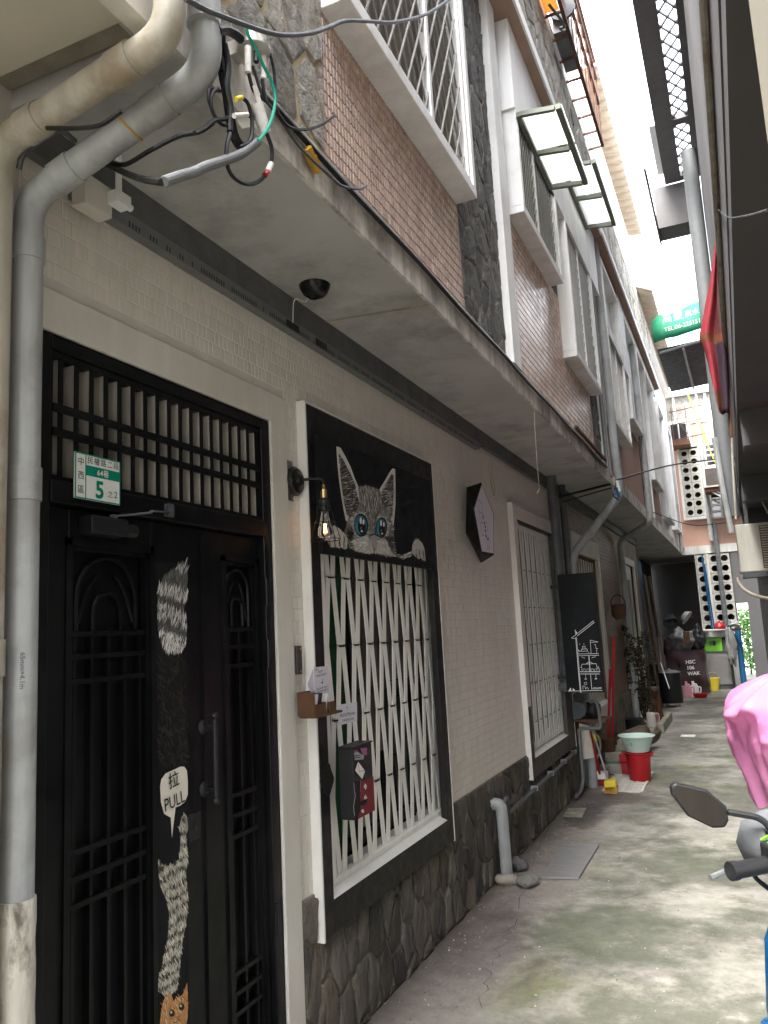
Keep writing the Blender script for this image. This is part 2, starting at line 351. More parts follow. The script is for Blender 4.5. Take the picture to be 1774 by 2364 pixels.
# ------------------------------------------------------------------ ground
def ground_material():
    m = bpy.data.materials.new('alley_concrete'); m.use_nodes = True; nt = m.node_tree; N = nt.nodes; Lk = nt.links.new
    b = N['Principled BSDF']; geo = N.new('ShaderNodeNewGeometry')
    def nz(sc, det=6, ro=.62, off=(0,0,0), st=(1,1,1)):
        mp = N.new('ShaderNodeMapping'); mp.inputs['Location'].default_value = off; mp.inputs['Scale'].default_value = st; Lk(geo.outputs['Position'], mp.inputs['Vector'])
        n = N.new('ShaderNodeTexNoise'); n.inputs['Scale'].default_value = sc; n.inputs['Detail'].default_value = det; n.inputs['Roughness'].default_value = ro
        Lk(mp.outputs[0], n.inputs['Vector']); return n.outputs['Fac']
    def rp(x, lo, hi, a=0., c=1.):
        r = N.new('ShaderNodeMapRange'); r.interpolation_type = 'SMOOTHSTEP'
        for k, v in (('From Min',lo),('From Max',hi),('To Min',a),('To Max',c)): r.inputs[k].default_value = v
        Lk(x, r.inputs['Value']); return r.outputs['Result']
    def mix(f, a, c, mode='MIX'):
        mx = N.new('ShaderNodeMix'); mx.data_type = 'RGBA'; mx.blend_type = mode
        if isinstance(f, float): mx.inputs[0].default_value = f
        else: Lk(f, mx.inputs[0])
        for s, q in ((6, a), (7, c)):
            if isinstance(q, tuple): mx.inputs[s].default_value = (*q, 1)
            else: Lk(q, mx.inputs[s])
        return mx.outputs[2]
    def math_(op, a, c):
        n = N.new('ShaderNodeMath'); n.operation = op
        for i, q in enumerate((a, c)):
            if isinstance(q, (int, float)): n.inputs[i].default_value = q
            else: Lk(q, n.inputs[i])
        return n.outputs[0]
    sx = N.new('ShaderNodeSeparateXYZ'); Lk(geo.outputs['Position'], sx.inputs[0])
    base = mix(rp(nz(.9, 5), .3, .7), (.215,.198,.172), (.335,.315,.275))
    base = mix(rp(nz(3.2, 8, .7, (3,1,0)), .5, .68, 0, .8), base, (.44,.415,.36))            # worn pale cement
    strip = rp(math_('ADD', sx.outputs['X'], math_('MULTIPLY', nz(2.2, 5), .35)), .45, .72, 1., 0.)
    base = mix(math_('MULTIPLY', strip, .6), base, (.255,.215,.185))                              # pinkish older strip by the wall
    moss = math_('MULTIPLY', rp(nz(1.05, 8, .64, (7.1,2.3,0), (1,1.1,1)), .37, .53), rp(nz(4.5, 7, .7), .28, .62, .25, 1.))
    moss = math_('MULTIPLY', moss, rp(sx.outputs['X'], .25, .7))
    base = mix(math_('MULTIPLY', moss, .95), base, (.088,.093,.066))
    moss2 = rp(nz(1.1, 6, .6, (1.7,9.3,0)), .54, .68, 0, .6); base = mix(math_('MULTIPLY', moss2, rp(sx.outputs['X'], .3, .6)), base, (.15,.155,.06))
    dark = rp(nz(2.3, 9, .72, (12,4,0), (1.4,1,1)), .52, .66, 0, .75); base = mix(dark, base, (.10,.083,.07))
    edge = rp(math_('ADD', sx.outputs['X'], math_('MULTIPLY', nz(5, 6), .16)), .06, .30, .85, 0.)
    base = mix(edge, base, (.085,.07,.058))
    def blot(cx, cy, rx, ry, amt, col, b, soft=.7, nsc=4.0):
        ax = math_('DIVIDE', math_('SUBTRACT', sx.outputs['X'], cx), rx); ay = math_('DIVIDE', math_('SUBTRACT', sx.outputs['Y'], cy), ry)
        d = math_('ADD', math_('ADD', math_('MULTIPLY', ax, ax), math_('MULTIPLY', ay, ay)), math_('MULTIPLY', math_('SUBTRACT', nz(nsc, 8, .72), .5), 5.0))
        return mix(rp(d, 1-soft, 1+soft, amt, 0.), b, col)
    for (cx, cy, rx, ry, amt, col) in ((1.16,4.9,.20,.27,.42,(.42,.40,.345)), (1.2,6.6,.26,.5,.42,(.42,.395,.34)), (.98,3.55,.30,.22,.5,(.43,.405,.34)), (1.45,3.9,.2,.4,.4,(.43,.40,.34)),
        (.22,6.9,.17,.5,.85,(.06,.05,.043)), (.40,7.5,.3,.25,.7,(.08,.06,.05)), (.20,4.1,.2,.5,.6,(.12,.10,.095)), (.75,4.3,.35,.4,.8,(.085,.092,.062)), (1.25,3.3,.5,.55,.85,(.10,.105,.072)), (1.1,5.6,.35,.3,.7,(.09,.095,.066)), (1.15,2.5,.4,.45,.7,(.12,.118,.085)), (1.5,7.4,.4,.5,.6,(.11,.108,.085)), (.9,9.5,.5,.3,.4,(.42,.40,.35)), (1.1,13.8,.7,.4,.7,(.08,.075,.065)), (.9,16.0,.8,.35,.7,(.07,.065,.058))): base = blot(cx, cy, rx, ry, amt, col, base)
    spk = rp(nz(46, 3, .5, (5,5,0)), .70, .76, 0, .8); base = mix(spk, base, (.58,.54,.46))
    crumbs = rp(nz(30, 3, .5, (15,5,0)), .70, .77, 0, .7); base = mix(crumbs, base, (.06,.055,.045))
    base = mix(1.0, base, mix(rp(nz(14, 7, .75), .25, .75), (.78,.78,.78), (1.18,1.18,1.18)), 'MULTIPLY')
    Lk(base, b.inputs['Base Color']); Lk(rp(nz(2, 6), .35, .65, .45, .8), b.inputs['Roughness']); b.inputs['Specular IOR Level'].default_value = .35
    bp = N.new('ShaderNodeBump'); bp.inputs['Strength'].default_value = .55; bp.inputs['Distance'].default_value = .012
    h = math_('ADD', nz(7, 7, .65), math_('MULTIPLY', nz(60, 5, .7), .35)); Lk(h, bp.inputs['Height']); Lk(bp.outputs[0], b.inputs['Normal'])
    return m
m_ground = ground_material()
mb = MB(); mb.box(-60, 60, -60, 90, -.4, 0, skip='b'); g = mb.build('ground', m_ground); kind(g, 'structure')
# ------------------------------------------------------------------ generators
def cells(y0, y1, z0, z1, opens):
    """rectangles that fill y0..y1 x z0..z1 around the openings"""
    ys = sorted({y0, y1, *[max(y0,min(y1,q)) for o in opens for q in o[:2]]}); zs = sorted({z0, z1, *[max(z0,min(z1,q)) for o in opens for q in o[2:]]})
    out = []
    for a, b in zip(ys, ys[1:]):
        run = None
        for c, d in zip(zs, zs[1:]):
            my, mz = (a+b)/2, (c+d)/2; hole = any(o[0] < my < o[1] and o[2] < mz < o[3] for o in opens)
            if hole:
                if run: out.append((a, b, *run)); run = None
            else: run = (run[0], d) if run else (c, d)
        if run: out.append((a, b, *run))
    return out
def wall_x(mb, xa, xb, y0, y1, z0, z1, opens=()):
    for (a, b, c, d) in cells(y0, y1, z0, z1, opens): mb.box(xa, xb, a, b, c, d)
    return mb
def voronoi(y0, y1, z0, z1, cw, ch, seed):
    r = random.Random(seed); pts = []; ny = max(1, round((y1-y0)/cw)); nz_ = max(1, round((z1-z0)/ch))
    for i in range(-1, ny+1):
        for j in range(-1, nz_+1):
            pts.append((y0+(i+.5+r.uniform(-.42,.42)+(.5 if j%2 else 0))*(y1-y0)/ny, z0+(j+.5+r.uniform(-.42,.42))*(z1-z0)/nz_))
    k = cw/ch; out = []
    for a in pts:
        poly = [(y0,z0),(y1,z0),(y1,z1),(y0,z1)]
        near = sorted(pts, key=lambda q: (q[0]-a[0])**2+((q[1]-a[1])*k)**2)[1:22]
        for q in near:
            my, mz = (a[0]+q[0])/2, (a[1]+q[1])/2; ny_, nz2 = q[0]-a[0], (q[1]-a[1])*k*k; new = []
            for i in range(len(poly)):
                p, t = poly[i], poly[(i+1)%len(poly)]
                dp = (p[0]-my)*ny_+(p[1]-mz)*nz2; dt = (t[0]-my)*ny_+(t[1]-mz)*nz2
                if dp <= 0: new.append(p)
                if dp*dt < 0:
                    s = dp/(dp-dt); new.append((p[0]+(t[0]-p[0])*s, p[1]+(t[1]-p[1])*s))
            poly = new
            if len(poly) < 3: break
        if len(poly) >= 3: out.append(poly)
    return out
def stone_mb(poly, x, gap, h, r):
    """one flat irregular stone: rough outline, rounded shoulder"""
    cy = sum(p[0] for p in poly)/len(poly); cz = sum(p[1] for p in poly)/len(poly); pts = []
    for i in range(len(poly)):
        p, q = poly[i], poly[(i+1)%len(poly)]; L = math.hypot(q[0]-p[0], q[1]-p[1]); k = max(1, int(L/.032))
        for j in range(k):
            t = j/k; pts.append((p[0]+(q[0]-p[0])*t, p[1]+(q[1]-p[1])*t))
    def ring(ins, jt):
        o = []
        for (a, b) in pts:
            d = math.hypot(a-cy, b-cz) or 1; s = max(.25, 1-(ins+r.uniform(-jt, jt))/d); o.append((cy+(a-cy)*s, cz+(b-cz)*s))
        return o
    tl = (r.uniform(-.06,.06), r.uniform(-.04,.04)); n = len(pts)
    if n < 3: return None
    gap = gap*r.uniform(.55, 1.5)
    A, B, C2 = ring(gap, gap*.6+.0015), ring(gap+.006, .002), ring(gap+.022, .006); mb = MB()
    hh = h*r.uniform(.6, 1.3)
    vs = [(x, a, b) for a, b in A] + [(x+hh*.7+(a-cy)*tl[0]+(b-cz)*tl[1], a, b) for a, b in B] + [(x+hh+(a-cy)*tl[0]+(b-cz)*tl[1]+r.uniform(-.002,.002), a, b) for a, b in C2] + [(x+hh+r.uniform(0,.004), cy, cz)]
    fs = []
    for rg in (0, 1):
        for i in range(n): a = rg*n+i; b = rg*n+(i+1)%n; fs.append((a,b,b+n,a+n))
    for i in range(n): fs.append((2*n+i, 2*n+(i+1)%n, 3*n))
    mb.add(vs, fs); return mb
def area(poly):
    return abs(sum(poly[i][0]*poly[(i+1)%len(poly)][1]-poly[(i+1)%len(poly)][0]*poly[i][1] for i in range(len(poly))))/2
def rubble(parent, x, y0, y1, z0, z1, cw, ch, seed, ms, mm, h=.014, gap=.006, opens=(), depth=.02):
    bed = wall_x(MB(), x-depth, x, y0, y1, z0, z1, opens).build('mortar_bed', mm, parent)
    r = random.Random(seed+5)
    for (a, b, c, d) in cells(y0, y1, z0, z1, opens):
        if b-a < .02 or d-c < .02: continue
        for p in voronoi(a, b, c, d, cw, ch, seed+int(a*50)):
            if area(p) < .0006: continue
            if z0 < .01 and r.random() < .05 and min(q[1] for q in p) < .2: continue
            s = stone_mb(p, x, gap, h, r)
            if s: s.build('stone', ms, bed)
    return bed
def tile_field(parent, x, y0, y1, z0, z1, tw, th, opens, ms, mo, nobj, near, name, seed, gap=.0016, h=.0014, wide=.0, cvar=.08, half=True, tint=None):
    """glazed mosaic pieces: the nearest ones single objects, the rest one mesh"""
    r = random.Random(seed); L = []
    row = 0; z = z0
    while z < z1-th*.35:
        zt = min(z1, z+th); y = y0 - (tw/2 if (half and row%2) else 0) - r.random()*tw*.15
        while y < y1-.004:
            ww = tw*2 if r.random() < wide else tw
            a, b = max(y, y0), min(y+ww, y1)
            if b-a > .006:
                ok = True
                for o in opens:
                    if o[2] < zt-.004 and o[3] > z+.004 and o[0] < b and o[1] > a:
                        if o[0]-a > .008: b = o[0]
                        elif b-o[1] > .008: a = o[1]
                        else: ok = False; break
                        if b-a < .007: ok = False; break
                if ok: L.append((a, b, z, zt))
            y += ww
        z += th; row += 1
    L.sort(key=lambda q: ((q[0]+q[1])/2-near[0])**2+((q[2]+q[3])/2-near[1])**2)
    def piece(mb, a, b, c, d, col=None):
        a += gap/2; b -= gap/2; c += gap/2; d -= gap/2; e = .0022
        mb.add([(x,a,c),(x,b,c),(x,b,d),(x,a,d),(x+h,a+e,c+e),(x+h,b-e,c+e),(x+h,b-e,d-e),(x+h,a+e,d-e)],
               [(4,5,6,7),(0,1,5,4),(1,2,6,5),(2,3,7,6),(3,0,4,7)], col)
    cache = {}
    for (a, b, c, d) in L[:nobj]:
        key = (round(b-a, 3), round(d-c, 3))
        if key not in cache:
            mb = MB(); piece(mb, -(b-a)/2, (b-a)/2, 0, d-c); me = mb.mesh(name); me.materials.append(mo); cache[key] = me
            for vv in me.vertices: vv.co.x -= x
        o = bpy.data.objects.new(name, cache[key]); COL.objects.link(o); put(o, (x, (a+b)/2, c), parent)
    if len(L) > nobj:
        mb = MB()
        for (a, b, c, d) in L[nobj:]:
            v = 1+r.uniform(-cvar, cvar); col = (v*(1+r.uniform(-.03,.03)), v, v*(1+r.uniform(-.03,.03)))
            if tint: col = tuple(q*t for q, t in zip(col, tint))
            piece(mb, a, b, c, d, col)
        kind(mb.build(name+'_field', ms, parent), 'stuff')
def scissor(parent, x, y0, y1, z0, z1, n, zp, wdt, mat_, thick=.004, amp=None, name='grille_bar'):
    """folding gate: n flat strips that touch their neighbours in turn at the pivot heights"""
    s = (y1-y0)/n; a = (s-wdt)/2*.98 if amp is None else amp
    for i in range(n):
        yc = y0+s*(i+.5); P = []
        for k, z in enumerate(zp):
            P.append((yc+a*(1 if (k+i)%2 == 0 else -1), z))
        mb = MB()
        xo = x + (.0012 if i%2 else -.0012)
        for (ya, za), (yb, zb) in zip(P, P[1:]): mb.bar((xo,ya,za),(xo,yb,zb+.006), thick, wdt, up=(0,1,0))
        mb.build(name, mat_, parent)
    piv = MB()
    for k, z in enumerate(zp[1:-1], 1):
        for i in range(n-1):
            if (k+i)%2 == 0: piv.box(x-.006, x+.0055, y0+s*(i+1)-wdt*.62, y0+s*(i+1)+wdt*.62, z-.004, z+.002)
    if piv.v: kind(piv.build('pivot_pin', m_blackp, parent), 'stuff')
def lattice(parent, x, y0, y1, z0, z1, sp, slope, mat_, r=.006, wav=.0, name='lattice_strand', two=True):
    """security mesh of crossing slanted strands clipped to the opening"""
    for sgn in ((1, -1) if two else (1,)):
        mb = MB(); xx = x+sgn*.006; run = (z1-z0)/slope; q = y0-run if sgn > 0 else y0; end = y1 if sgn > 0 else y1+run
        while q < end:
            P = []; k = 18
            for i in range(k+1):
                t = i/k; yy = q+sgn*run*t; 
                if y0 <= yy <= y1: P.append((xx, yy+wav*math.sin(t*k*math.pi), z0+(z1-z0)*t))
            if len(P) > 1: mb.tube(P, r, 4)
            q += sp
        if mb.v: mb.build(name, mat_, parent, smooth=False)
# ------------------------------------------------------------------ house No. 5-2
SOF = 2.93; UX = .48
H1 = thing('townhouse', 'cream painted tile townhouse with stone plinth, black door and two white grilled windows', 'house', (0, 4.6, 0))
SX = .035
def sq(p): q = PX(p, SX); return q.y, q.z
w1 = (2.748, 4.205, .436, 2.497); w1o = (2.832, 4.118, .558, 2.37)
w2 = (5.965, 7.64, .43, 2.497); w2o = (6.075, 7.335, .565, 2.385)
door = (1.40, 2.525, 0.0, 2.376)
w1r = (2.80, 4.30, .50, 2.40); w2r = (6.04, 7.50, .50, 2.42)
opens1 = [door, w1r, w2r]
mb = wall_x(MB(), -.22, -.0025, 1.22, 8.02, 0, SOF+.1, opens1); wall1 = mb.build('wall', m_creamgrout, H1)
tile_skip = [(1.2, 2.637, 0, 2.49), w1, w2, (7.64, 8.02, .436, 2.2)]
tile_field(H1, -.0025, 1.36, 7.98, .605, 2.80, .024, .048, tile_skip, m_creamtile, m_creamtile_o, 300, (2.69, 1.35), 'tile', 3, wide=.25, cvar=.03)
# plinth of rubble stone
rubble(H1, .004, 2.637, 8.0, 0, .602, .125, .20, 11, m_stone, m_mortar, h=.012, gap=.0075, opens=[w1, w2])
# soffit slab, fascia, beam
mb = MB(); mb.box(-.22, .50, 1.33, 8.02, SOF, 3.065); slab = mb.build('canopy_slab', m_soffit, H1)
mb = MB(); mb.box(.5005, .515, 1.33, 8.02, SOF-.012, 3.07); mb.build('fascia', m_fascia, H1)
mb = MB(); mb.box(.0, .032, 1.36, 8.0, 2.825, SOF-.001); mb.build('beam', m_beam, H1)
mb = MB(); mb.bar((.03, 2.97, SOF-.002), (.499, 3.04, SOF-.002), .012, .006); mb.build('soffit_seam', m_mortargrey, H1)
# --- door surround
mb = MB()
for a, b, c, d in ((2.525, 2.637, 0, 2.49), (1.30, 2.525, 2.376, 2.49)): mb.box(-.05, .009, a, b, c, d)
mb.build('door_surround', m_plaster, H1, bevel=.004)
# --- window factory
def surround(o, w, wo, mface, parent, x=SX, rr=None):
    f = wall_x(MB(), .0, x, w[0], w[1], w[2], w[3], [wo])
    win = f.build('window', mface, parent, bevel=.003)
    mb = MB(); mb.box(-.002, x+.004, w[0]-.010, w[0]-.0005, w[2]-.004, w[3]+.004); mb.box(-.002, x+.002, w[1]+.0005, w[1]+.008, w[2]-.004, w[3]+.004); mb.box(-.002, x+.002, w[0]-.010, w[1]+.008, w[3]+.0045, w[3]+.010)
    mb.build('surround_edge', m_trim, win)
    # plastered reveal with sloping sill
    mb = MB(); a, b, c, d = wo; t = .006
    eb = b if rr is None else rr
    mb.add([(x-.001,a,c-.0005),(x-.001,b,c-.0005),(-.09,eb,c+.05),(-.09,a,c+.05),(x-.001,a,c-.0007),(x-.001,b,c-.0007),(-.09,eb,c-.02),(-.09,a,c-.02)], [(0,1,2,3),(4,7,6,5),(0,4,5,1),(1,5,6,2),(2,6,7,3),(3,7,4,0)])
    mb.build('sill', m_trim, win)
    rb = b if rr is None else rr
    mb = MB(); mb.box(-.2, -.001, a-t-.01, a-.01, c-.05, d); mb.build('reveal', m_trim, win); mb = MB(); mb.box(-.2, -.001, rb+.001, rb+t, c-.05, d); mb.build('reveal', m_trim, win)
    return win
win1 = surround('w', w1, w1o, m_blacktrim, H1, rr=4.295)
mb = MB(); mb.box(-3.2, -.226, 1.2, 8.0, 0, 6.5); mb.build('leak_block', m_darkin, H1)  # unseen dark block added behind the wall to stop light leaks
a, b, c, d = w1o
scissor(win1, -.03, 2.955, 4.285, .60, 2.36, 18, [.60, .89, 1.20, 1.505, 1.80, 2.11, 2.36], .037, m_white)
mb = MB(); mb.box(-.045, -.012, 2.915, 2.945, .585, 2.38); mb.box(-.045, -.012, 4.270, 4.292, .60, 2.38); mb.box(-.05, -.01, 2.915, 4.29, .578, .600); mb.build('gate_frame', m_white, win1)
mb = MB(); mb.box(-.155, -.145, a+.02, b-.02, c+.06, d); mb.build('window_pane', m_glass, win1)
mb = MB(); 
b = 4.29
for yy in (a+.03, 3.36, 3.72, b-.04): mb.box(-.145, -.11, yy-.018, yy+.018, c+.05, d)
mb.box(-.145, -.112, a, b, c+.05, c+.09); mb.box(-.145, -.112, a, b, 1.27, 1.30); mb.build('window_sash', m_blackp, win1)
def curtain(parent, x, y0, y1, z0, z1, m, k=14, amp=.012, name='curtain'):
    n = 60; P = [(x+amp*math.sin(k*math.pi*i/n)+amp*.4*math.sin(2.7*k*i/n), y0+(y1-y0)*i/n) for i in range(n+1)]; mb = MB()
    mb.add([(p, q, z) for z in (z0, z1) for p, q in P], [(i, i+1, n+2+i, n+1+i) for i in range(n)]); mb.build(name, m, parent, smooth=True)
curtain(win1, -.125, a+.05, 3.35, .66, 2.38, m_greencurtain, 9, .006)
curtain(win1, -.125, 3.39, 3.70, .98, 2.38, m_purplecurtain, 7, .006)
curtain(win1, -.125, 3.74, 4.1, 1.31, 2.38, m_greycurtain, 7, .006)
mb = MB(); mb.box(-.21, -.205, a, b, c, d); mb.build('dark_backing', m_darkin, win1)  # flat backing sheet, its near-black colour stands in for the unlit room
win2 = surround('w', w2, w2o, m_browntrim, H1, rr=7.495)
a, b, c, d = w2o
b = 7.49
scissor(win2, -.012, a+.12, b-.02, .60, 2.34, 15, [.60, .80, 1.10, 1.40, 1.70, 2.0, 2.34], .050, m_whiteold, amp=.006)
mb = MB(); mb.box(-.045, -.012, a+.085, a+.11, .60, 2.36); mb.box(-.045, -.012, b-.02, b-.006, .60, 2.36); mb.box(-.05, -.01, a+.02, b-.01, 2.345, 2.37); mb.build('gate_frame', m_whiteold, win2)
mb = MB(); mb.box(-.155, -.145, a+.02, b-.02, c+.06, d); mb.build('window_pane', m_glass, win2)
# the face of window 2's surround is cream on top and brown below: upper coat
mb = MB(); 
for (ya, yb, za, zb) in cells(w2[0], w2[1], .95, w2[3], [w2o]): mb.box(SX+.0005, SX+.003, ya+.003, yb-.003, za, zb-.003)
mb.build('surround_coat', m_cream, win2)
# ------------------------------------------------------------------ black double door
DX = -.045
dr = MB(); dr.box(DX-.035, -.004, 1.36, 1.475, 0, 2.376); dr.box(DX-.035, -.004, 2.475, 2.525, 0, 2.376); dr.box(DX-.035, -.004, 1.475, 2.475, 2.335, 2.376); dr.box(DX-.035, -.001, 1.475, 2.475, 1.925, 1.985)
door_o = dr.build('door', m_black, H1, bevel=.004)
mb = MB(); mb.box(DX-.002, -.012, 1.475, 2.475, 2.318, 2.334); mb.box(DX-.002, -.012, 1.475, 1.487, 1.985, 2.318); mb.box(DX-.002, -.012, 2.463, 2.475, 1.985, 2.318); mb.box(DX-.002, -.012, 1.487, 2.463, 1.986, 1.999); mb.build('transom_frame', m_black, door_o)
m_slat = mat('beige_slat_paint', (.44,.41,.355), .6, var=.1, scale=9, streak=.15)
for i in range(18):   # transom slats: cream sides, black front edge
    yy = 1.512+i*(2.490-1.512-.04)/17
    mb = MB(); mb.box(-.064, -.020, yy, yy+.011, 1.999, 2.318); sl_ = mb.build('transom_slat', m_slat, door_o)
    mb = MB(); mb.box(-.0198, -.016, yy-.001, yy+.014, 1.999, 2.318); mb.build('slat_edge', m_black, door_o)
for z in (2.115, 2.180):
    mb = MB(); mb.box(-.0158, -.008, 1.487, 2.463, z-.011, z+.011); mb.build('transom_rail', m_black, door_o)
mb = MB(); mb.box(-.095, -.085, 1.475, 2.475, 1.985, 2.335); mb.build('transom_glass', m_obscure, door_o)
def leaf(y0, y1, pa, pb, nb, name):
    mb = wall_x(MB(), DX-.03, DX+.012, y0, y1, .02, 1.922, [(pa, pb, .18, 1.83)]); lf = mb.build(name, m_black, door_o, bevel=.003)
    mb = MB(); mb.box(DX-.025, DX-.020, pa, pb, .18, 1.83); mb.build('back_panel', m_black, lf)
    mb = MB(); e = .012     # stepped moulding round the panel
    for k, xx in ((0, DX+.020), (1, DX+.010)):
        o = k*.013
        for (a_, b_, c_, d_) in ((pa-.012+o, pa+.006+o, .17+o, 1.842-o), (pb-.006-o, pb+.012-o, .17+o, 1.842-o), (pa-.012+o, pb+.012-o, 1.824-o, 1.842-o), (pa-.012+o, pb+.012-o, .17+o, .188+o)):
            mb.box(DX-.01, xx+.0006*k, a_, b_, c_, d_)
    mb.build('panel_moulding', m_black, lf)
    ys = [pa+.035+(pb-pa-.07)*i/(nb-1) for i in range(nb)]
    for i, yy in enumerate(ys):
        mb = MB(); top = 1.60 if nb > 3 else 1.60
        mb.box(DX-.018, DX+.002, yy-.006, yy+.006, .19, top); mb.build('bar', m_black, lf)
    for z in (1.59, 1.53, 1.465, 1.04, .975, .91, .49, .43, .37):
        mb = MB(); mb.box(DX-.016, DX+.008, pa+.02, pb-.02, z-.007, z+.007); mb.build('rail', m_black, lf)
    mb = MB(); cy = (pa+pb)/2
    for rr, base in ((.36*(pb-pa), 1.60), (.17*(pb-pa), 1.60)):
        top = 1.80-rr if rr > .3*(pb-pa) else 1.70-rr
        P = [(DX-.006, cy-rr, base)] + [(DX-.006, cy-rr*math.cos(t*math.pi/14), top+rr*math.sin(t*math.pi/14)) for t in range(15)] + [(DX-.006, cy+rr, base)]
        mb.tube(P, .007, 6)
    for s in (-1, 1):
        P = [(DX-.006, cy+s*.0, 1.62+.0)] 
        rr = .36*(pb-pa); P = [(DX-.008, cy+s*(rr-.01)*(1-t/8)**.6*1.0, 1.62+.14*math.sin(t/8*1.4)) for t in range(8)]; mb.tube(P, .005, 5)
    mb.build('arch_tracery', m_black, lf, smooth=True)
    return lf
lf1 = leaf(1.478, 2.142, 1.565, 1.885, 5, 'door_leaf')
lf2 = leaf(2.148, 2.472, 2.255, 2.455, 3, 'door_leaf')
mb = MB(); mb.box(DX+.0122, DX+.020, 2.128, 2.150, .03, 1.90); mb.build('astragal', m_black, lf1)
# hardware
mb = MB(); hy = 2.112; P = [(DX+.012, hy, z) for z in ()]
mb.tube([(DX+.055, hy+.02, 1.07), (DX+.055, hy+.02, 1.31)], .009, 10)
for z in (1.095, 1.285): mb.tube([(DX+.012, hy+.02, z), (DX+.055, hy+.02, z)], .008, 8); mb.lathe((DX+.012, hy+.02, z), [(.026,0),(.022,.006),(.01,.01)], 14, (1,0,0))
for z in (1.06, 1.32): mb.blob((DX+.055, hy+.02, z), .012, 8, 6)
mb.build('pull_handle', m_blackp, lf1, smooth=True)
mb = MB(); mb.box(DX+.0122, DX+.016, 2.045, 2.105, .955, 1.035); mb.lathe((DX+.016, 2.078, .995), [(.011,0),(.010,.004),(.003,.005)], 12, (1,0,0)); mb.build('lock_plate', m_blackp, lf1)
for z in (1.50, 1.72, .6):
    mb = MB(); mb.tube([(-.002, 2.478, z-.05), (-.002, 2.478, z+.05)], .008, 8); mb.build('hinge', m_black, door_o)
# hydraulic door closer over the wide leaf
mb = MB(); mb.box(DX+.0125, DX+.06, 1.60, 1.74, 1.855, 1.905); mb.tube([(DX+.036, 1.66, 1.878), (DX+.036, 1.79, 1.878)], .020, 10); mb.build('closer_body', m_blackp, lf1, bevel=.003)
mb = MB(); mb.bar((DX+.04, 1.70, 1.912), (DX+.11, 1.78, 1.925), .018, .005); mb.bar((DX+.11, 1.78, 1.930), (DX+.05, 1.93, 1.95), .014, .005); mb.box(DX+.045, DX+.06, 1.91, 1.94, 1.935, 1.975); mb.lathe((DX+.04, 1.70, 1.905), [(.012,0),(.012,.012)], 8); mb.build('closer_arm', m_greycable, lf1)
# ------------------------------------------------------------------ painted pictures (flat paint on real boards)
def inpoly(p, poly):
    c = False; n = len(poly)
    for i in range(n):
        a, b = poly[i], poly[i-1]
        if (a[1] > p[1]) != (b[1] > p[1]) and p[0] < (b[0]-a[0])*(p[1]-a[1])/(b[1]-a[1])+a[0]: c = not c
    return c
class Paint:
    """shapes given in photo pixels, laid on the plane x = const of the board they are painted on"""
    def __init__(s, x, ox, oy, sc): s.x, s.ox, s.oy, s.sc = x, ox, oy, sc; s.mb = MB(); s.r = random.Random(21); s.l = 0
    def P(s, p, lift=0): q = PX((s.ox+p[0]*s.sc, s.oy+p[1]*s.sc), s.x); return Vector((s.x+lift, q.y, q.z))
    def lift(s): s.l += 1; return .0004+.000012*s.l
    def poly(s, pts, col):
        l = s.lift(); s.mb.flat([s.P(p, l) for p in pts], (1,0,0), col)
    def ell(s, c, rx, ry, col, rot=0, n=22):
        s.poly([(c[0]+rx*math.cos(t)*math.cos(rot)-ry*math.sin(t)*math.sin(rot), c[1]+rx*math.cos(t)*math.sin(rot)+ry*math.sin(t)*math.cos(rot)) for t in [2*math.pi*k/n for k in range(n)]], col)
    def line(s, pts, wd, col):
        l = s.lift(); Q = [s.P(p, l) for p in pts]
        for a, b in zip(Q, Q[1:]):
            d = (b-a); 
            if d.length < 1e-6: continue
            n = d.cross(Vector((1,0,0))).normalized()*wd/2; s.mb.flat([a-n, b-n, b+n, a+n], (1,0,0), col)
    def fur(s, poly, n, ang, L, W, cols, jit=.3, shade=None):
        xs = [p[0] for p in poly]; ys = [p[1] for p in poly]; k = 0; base = s.lift()
        for _ in range(n*6):
            if k >= n: break
            p = (s.r.uniform(min(xs), max(xs)), s.r.uniform(min(ys), max(ys)))
            if not inpoly(p, poly): continue
            k += 1; a = (ang(p) if callable(ang) else ang)+s.r.uniform(-jit, jit); l = L*s.r.uniform(.6, 1.3)
            d = (math.cos(a)*l/2, math.sin(a)*l/2); lf = base+s.r.random()*.0002
            A, B = s.P((p[0]-d[0], p[1]-d[1]), lf), s.P((p[0]+d[0], p[1]+d[1]), lf)
            nn = (B-A).cross(Vector((1,0,0))).normalized()*W*s.r.uniform(.5, 1.2)/2
            c = s.r.choice(cols); m = (shade(p) if shade else 1)*s.r.uniform(.75, 1.2)
            s.mb.flat([A-nn*.4, (A*.5+B*.5)-nn, B, (A*.5+B*.5)+nn, A+nn*.4], (1,0,0), tuple(q*m for q in c))
        s.l += 18
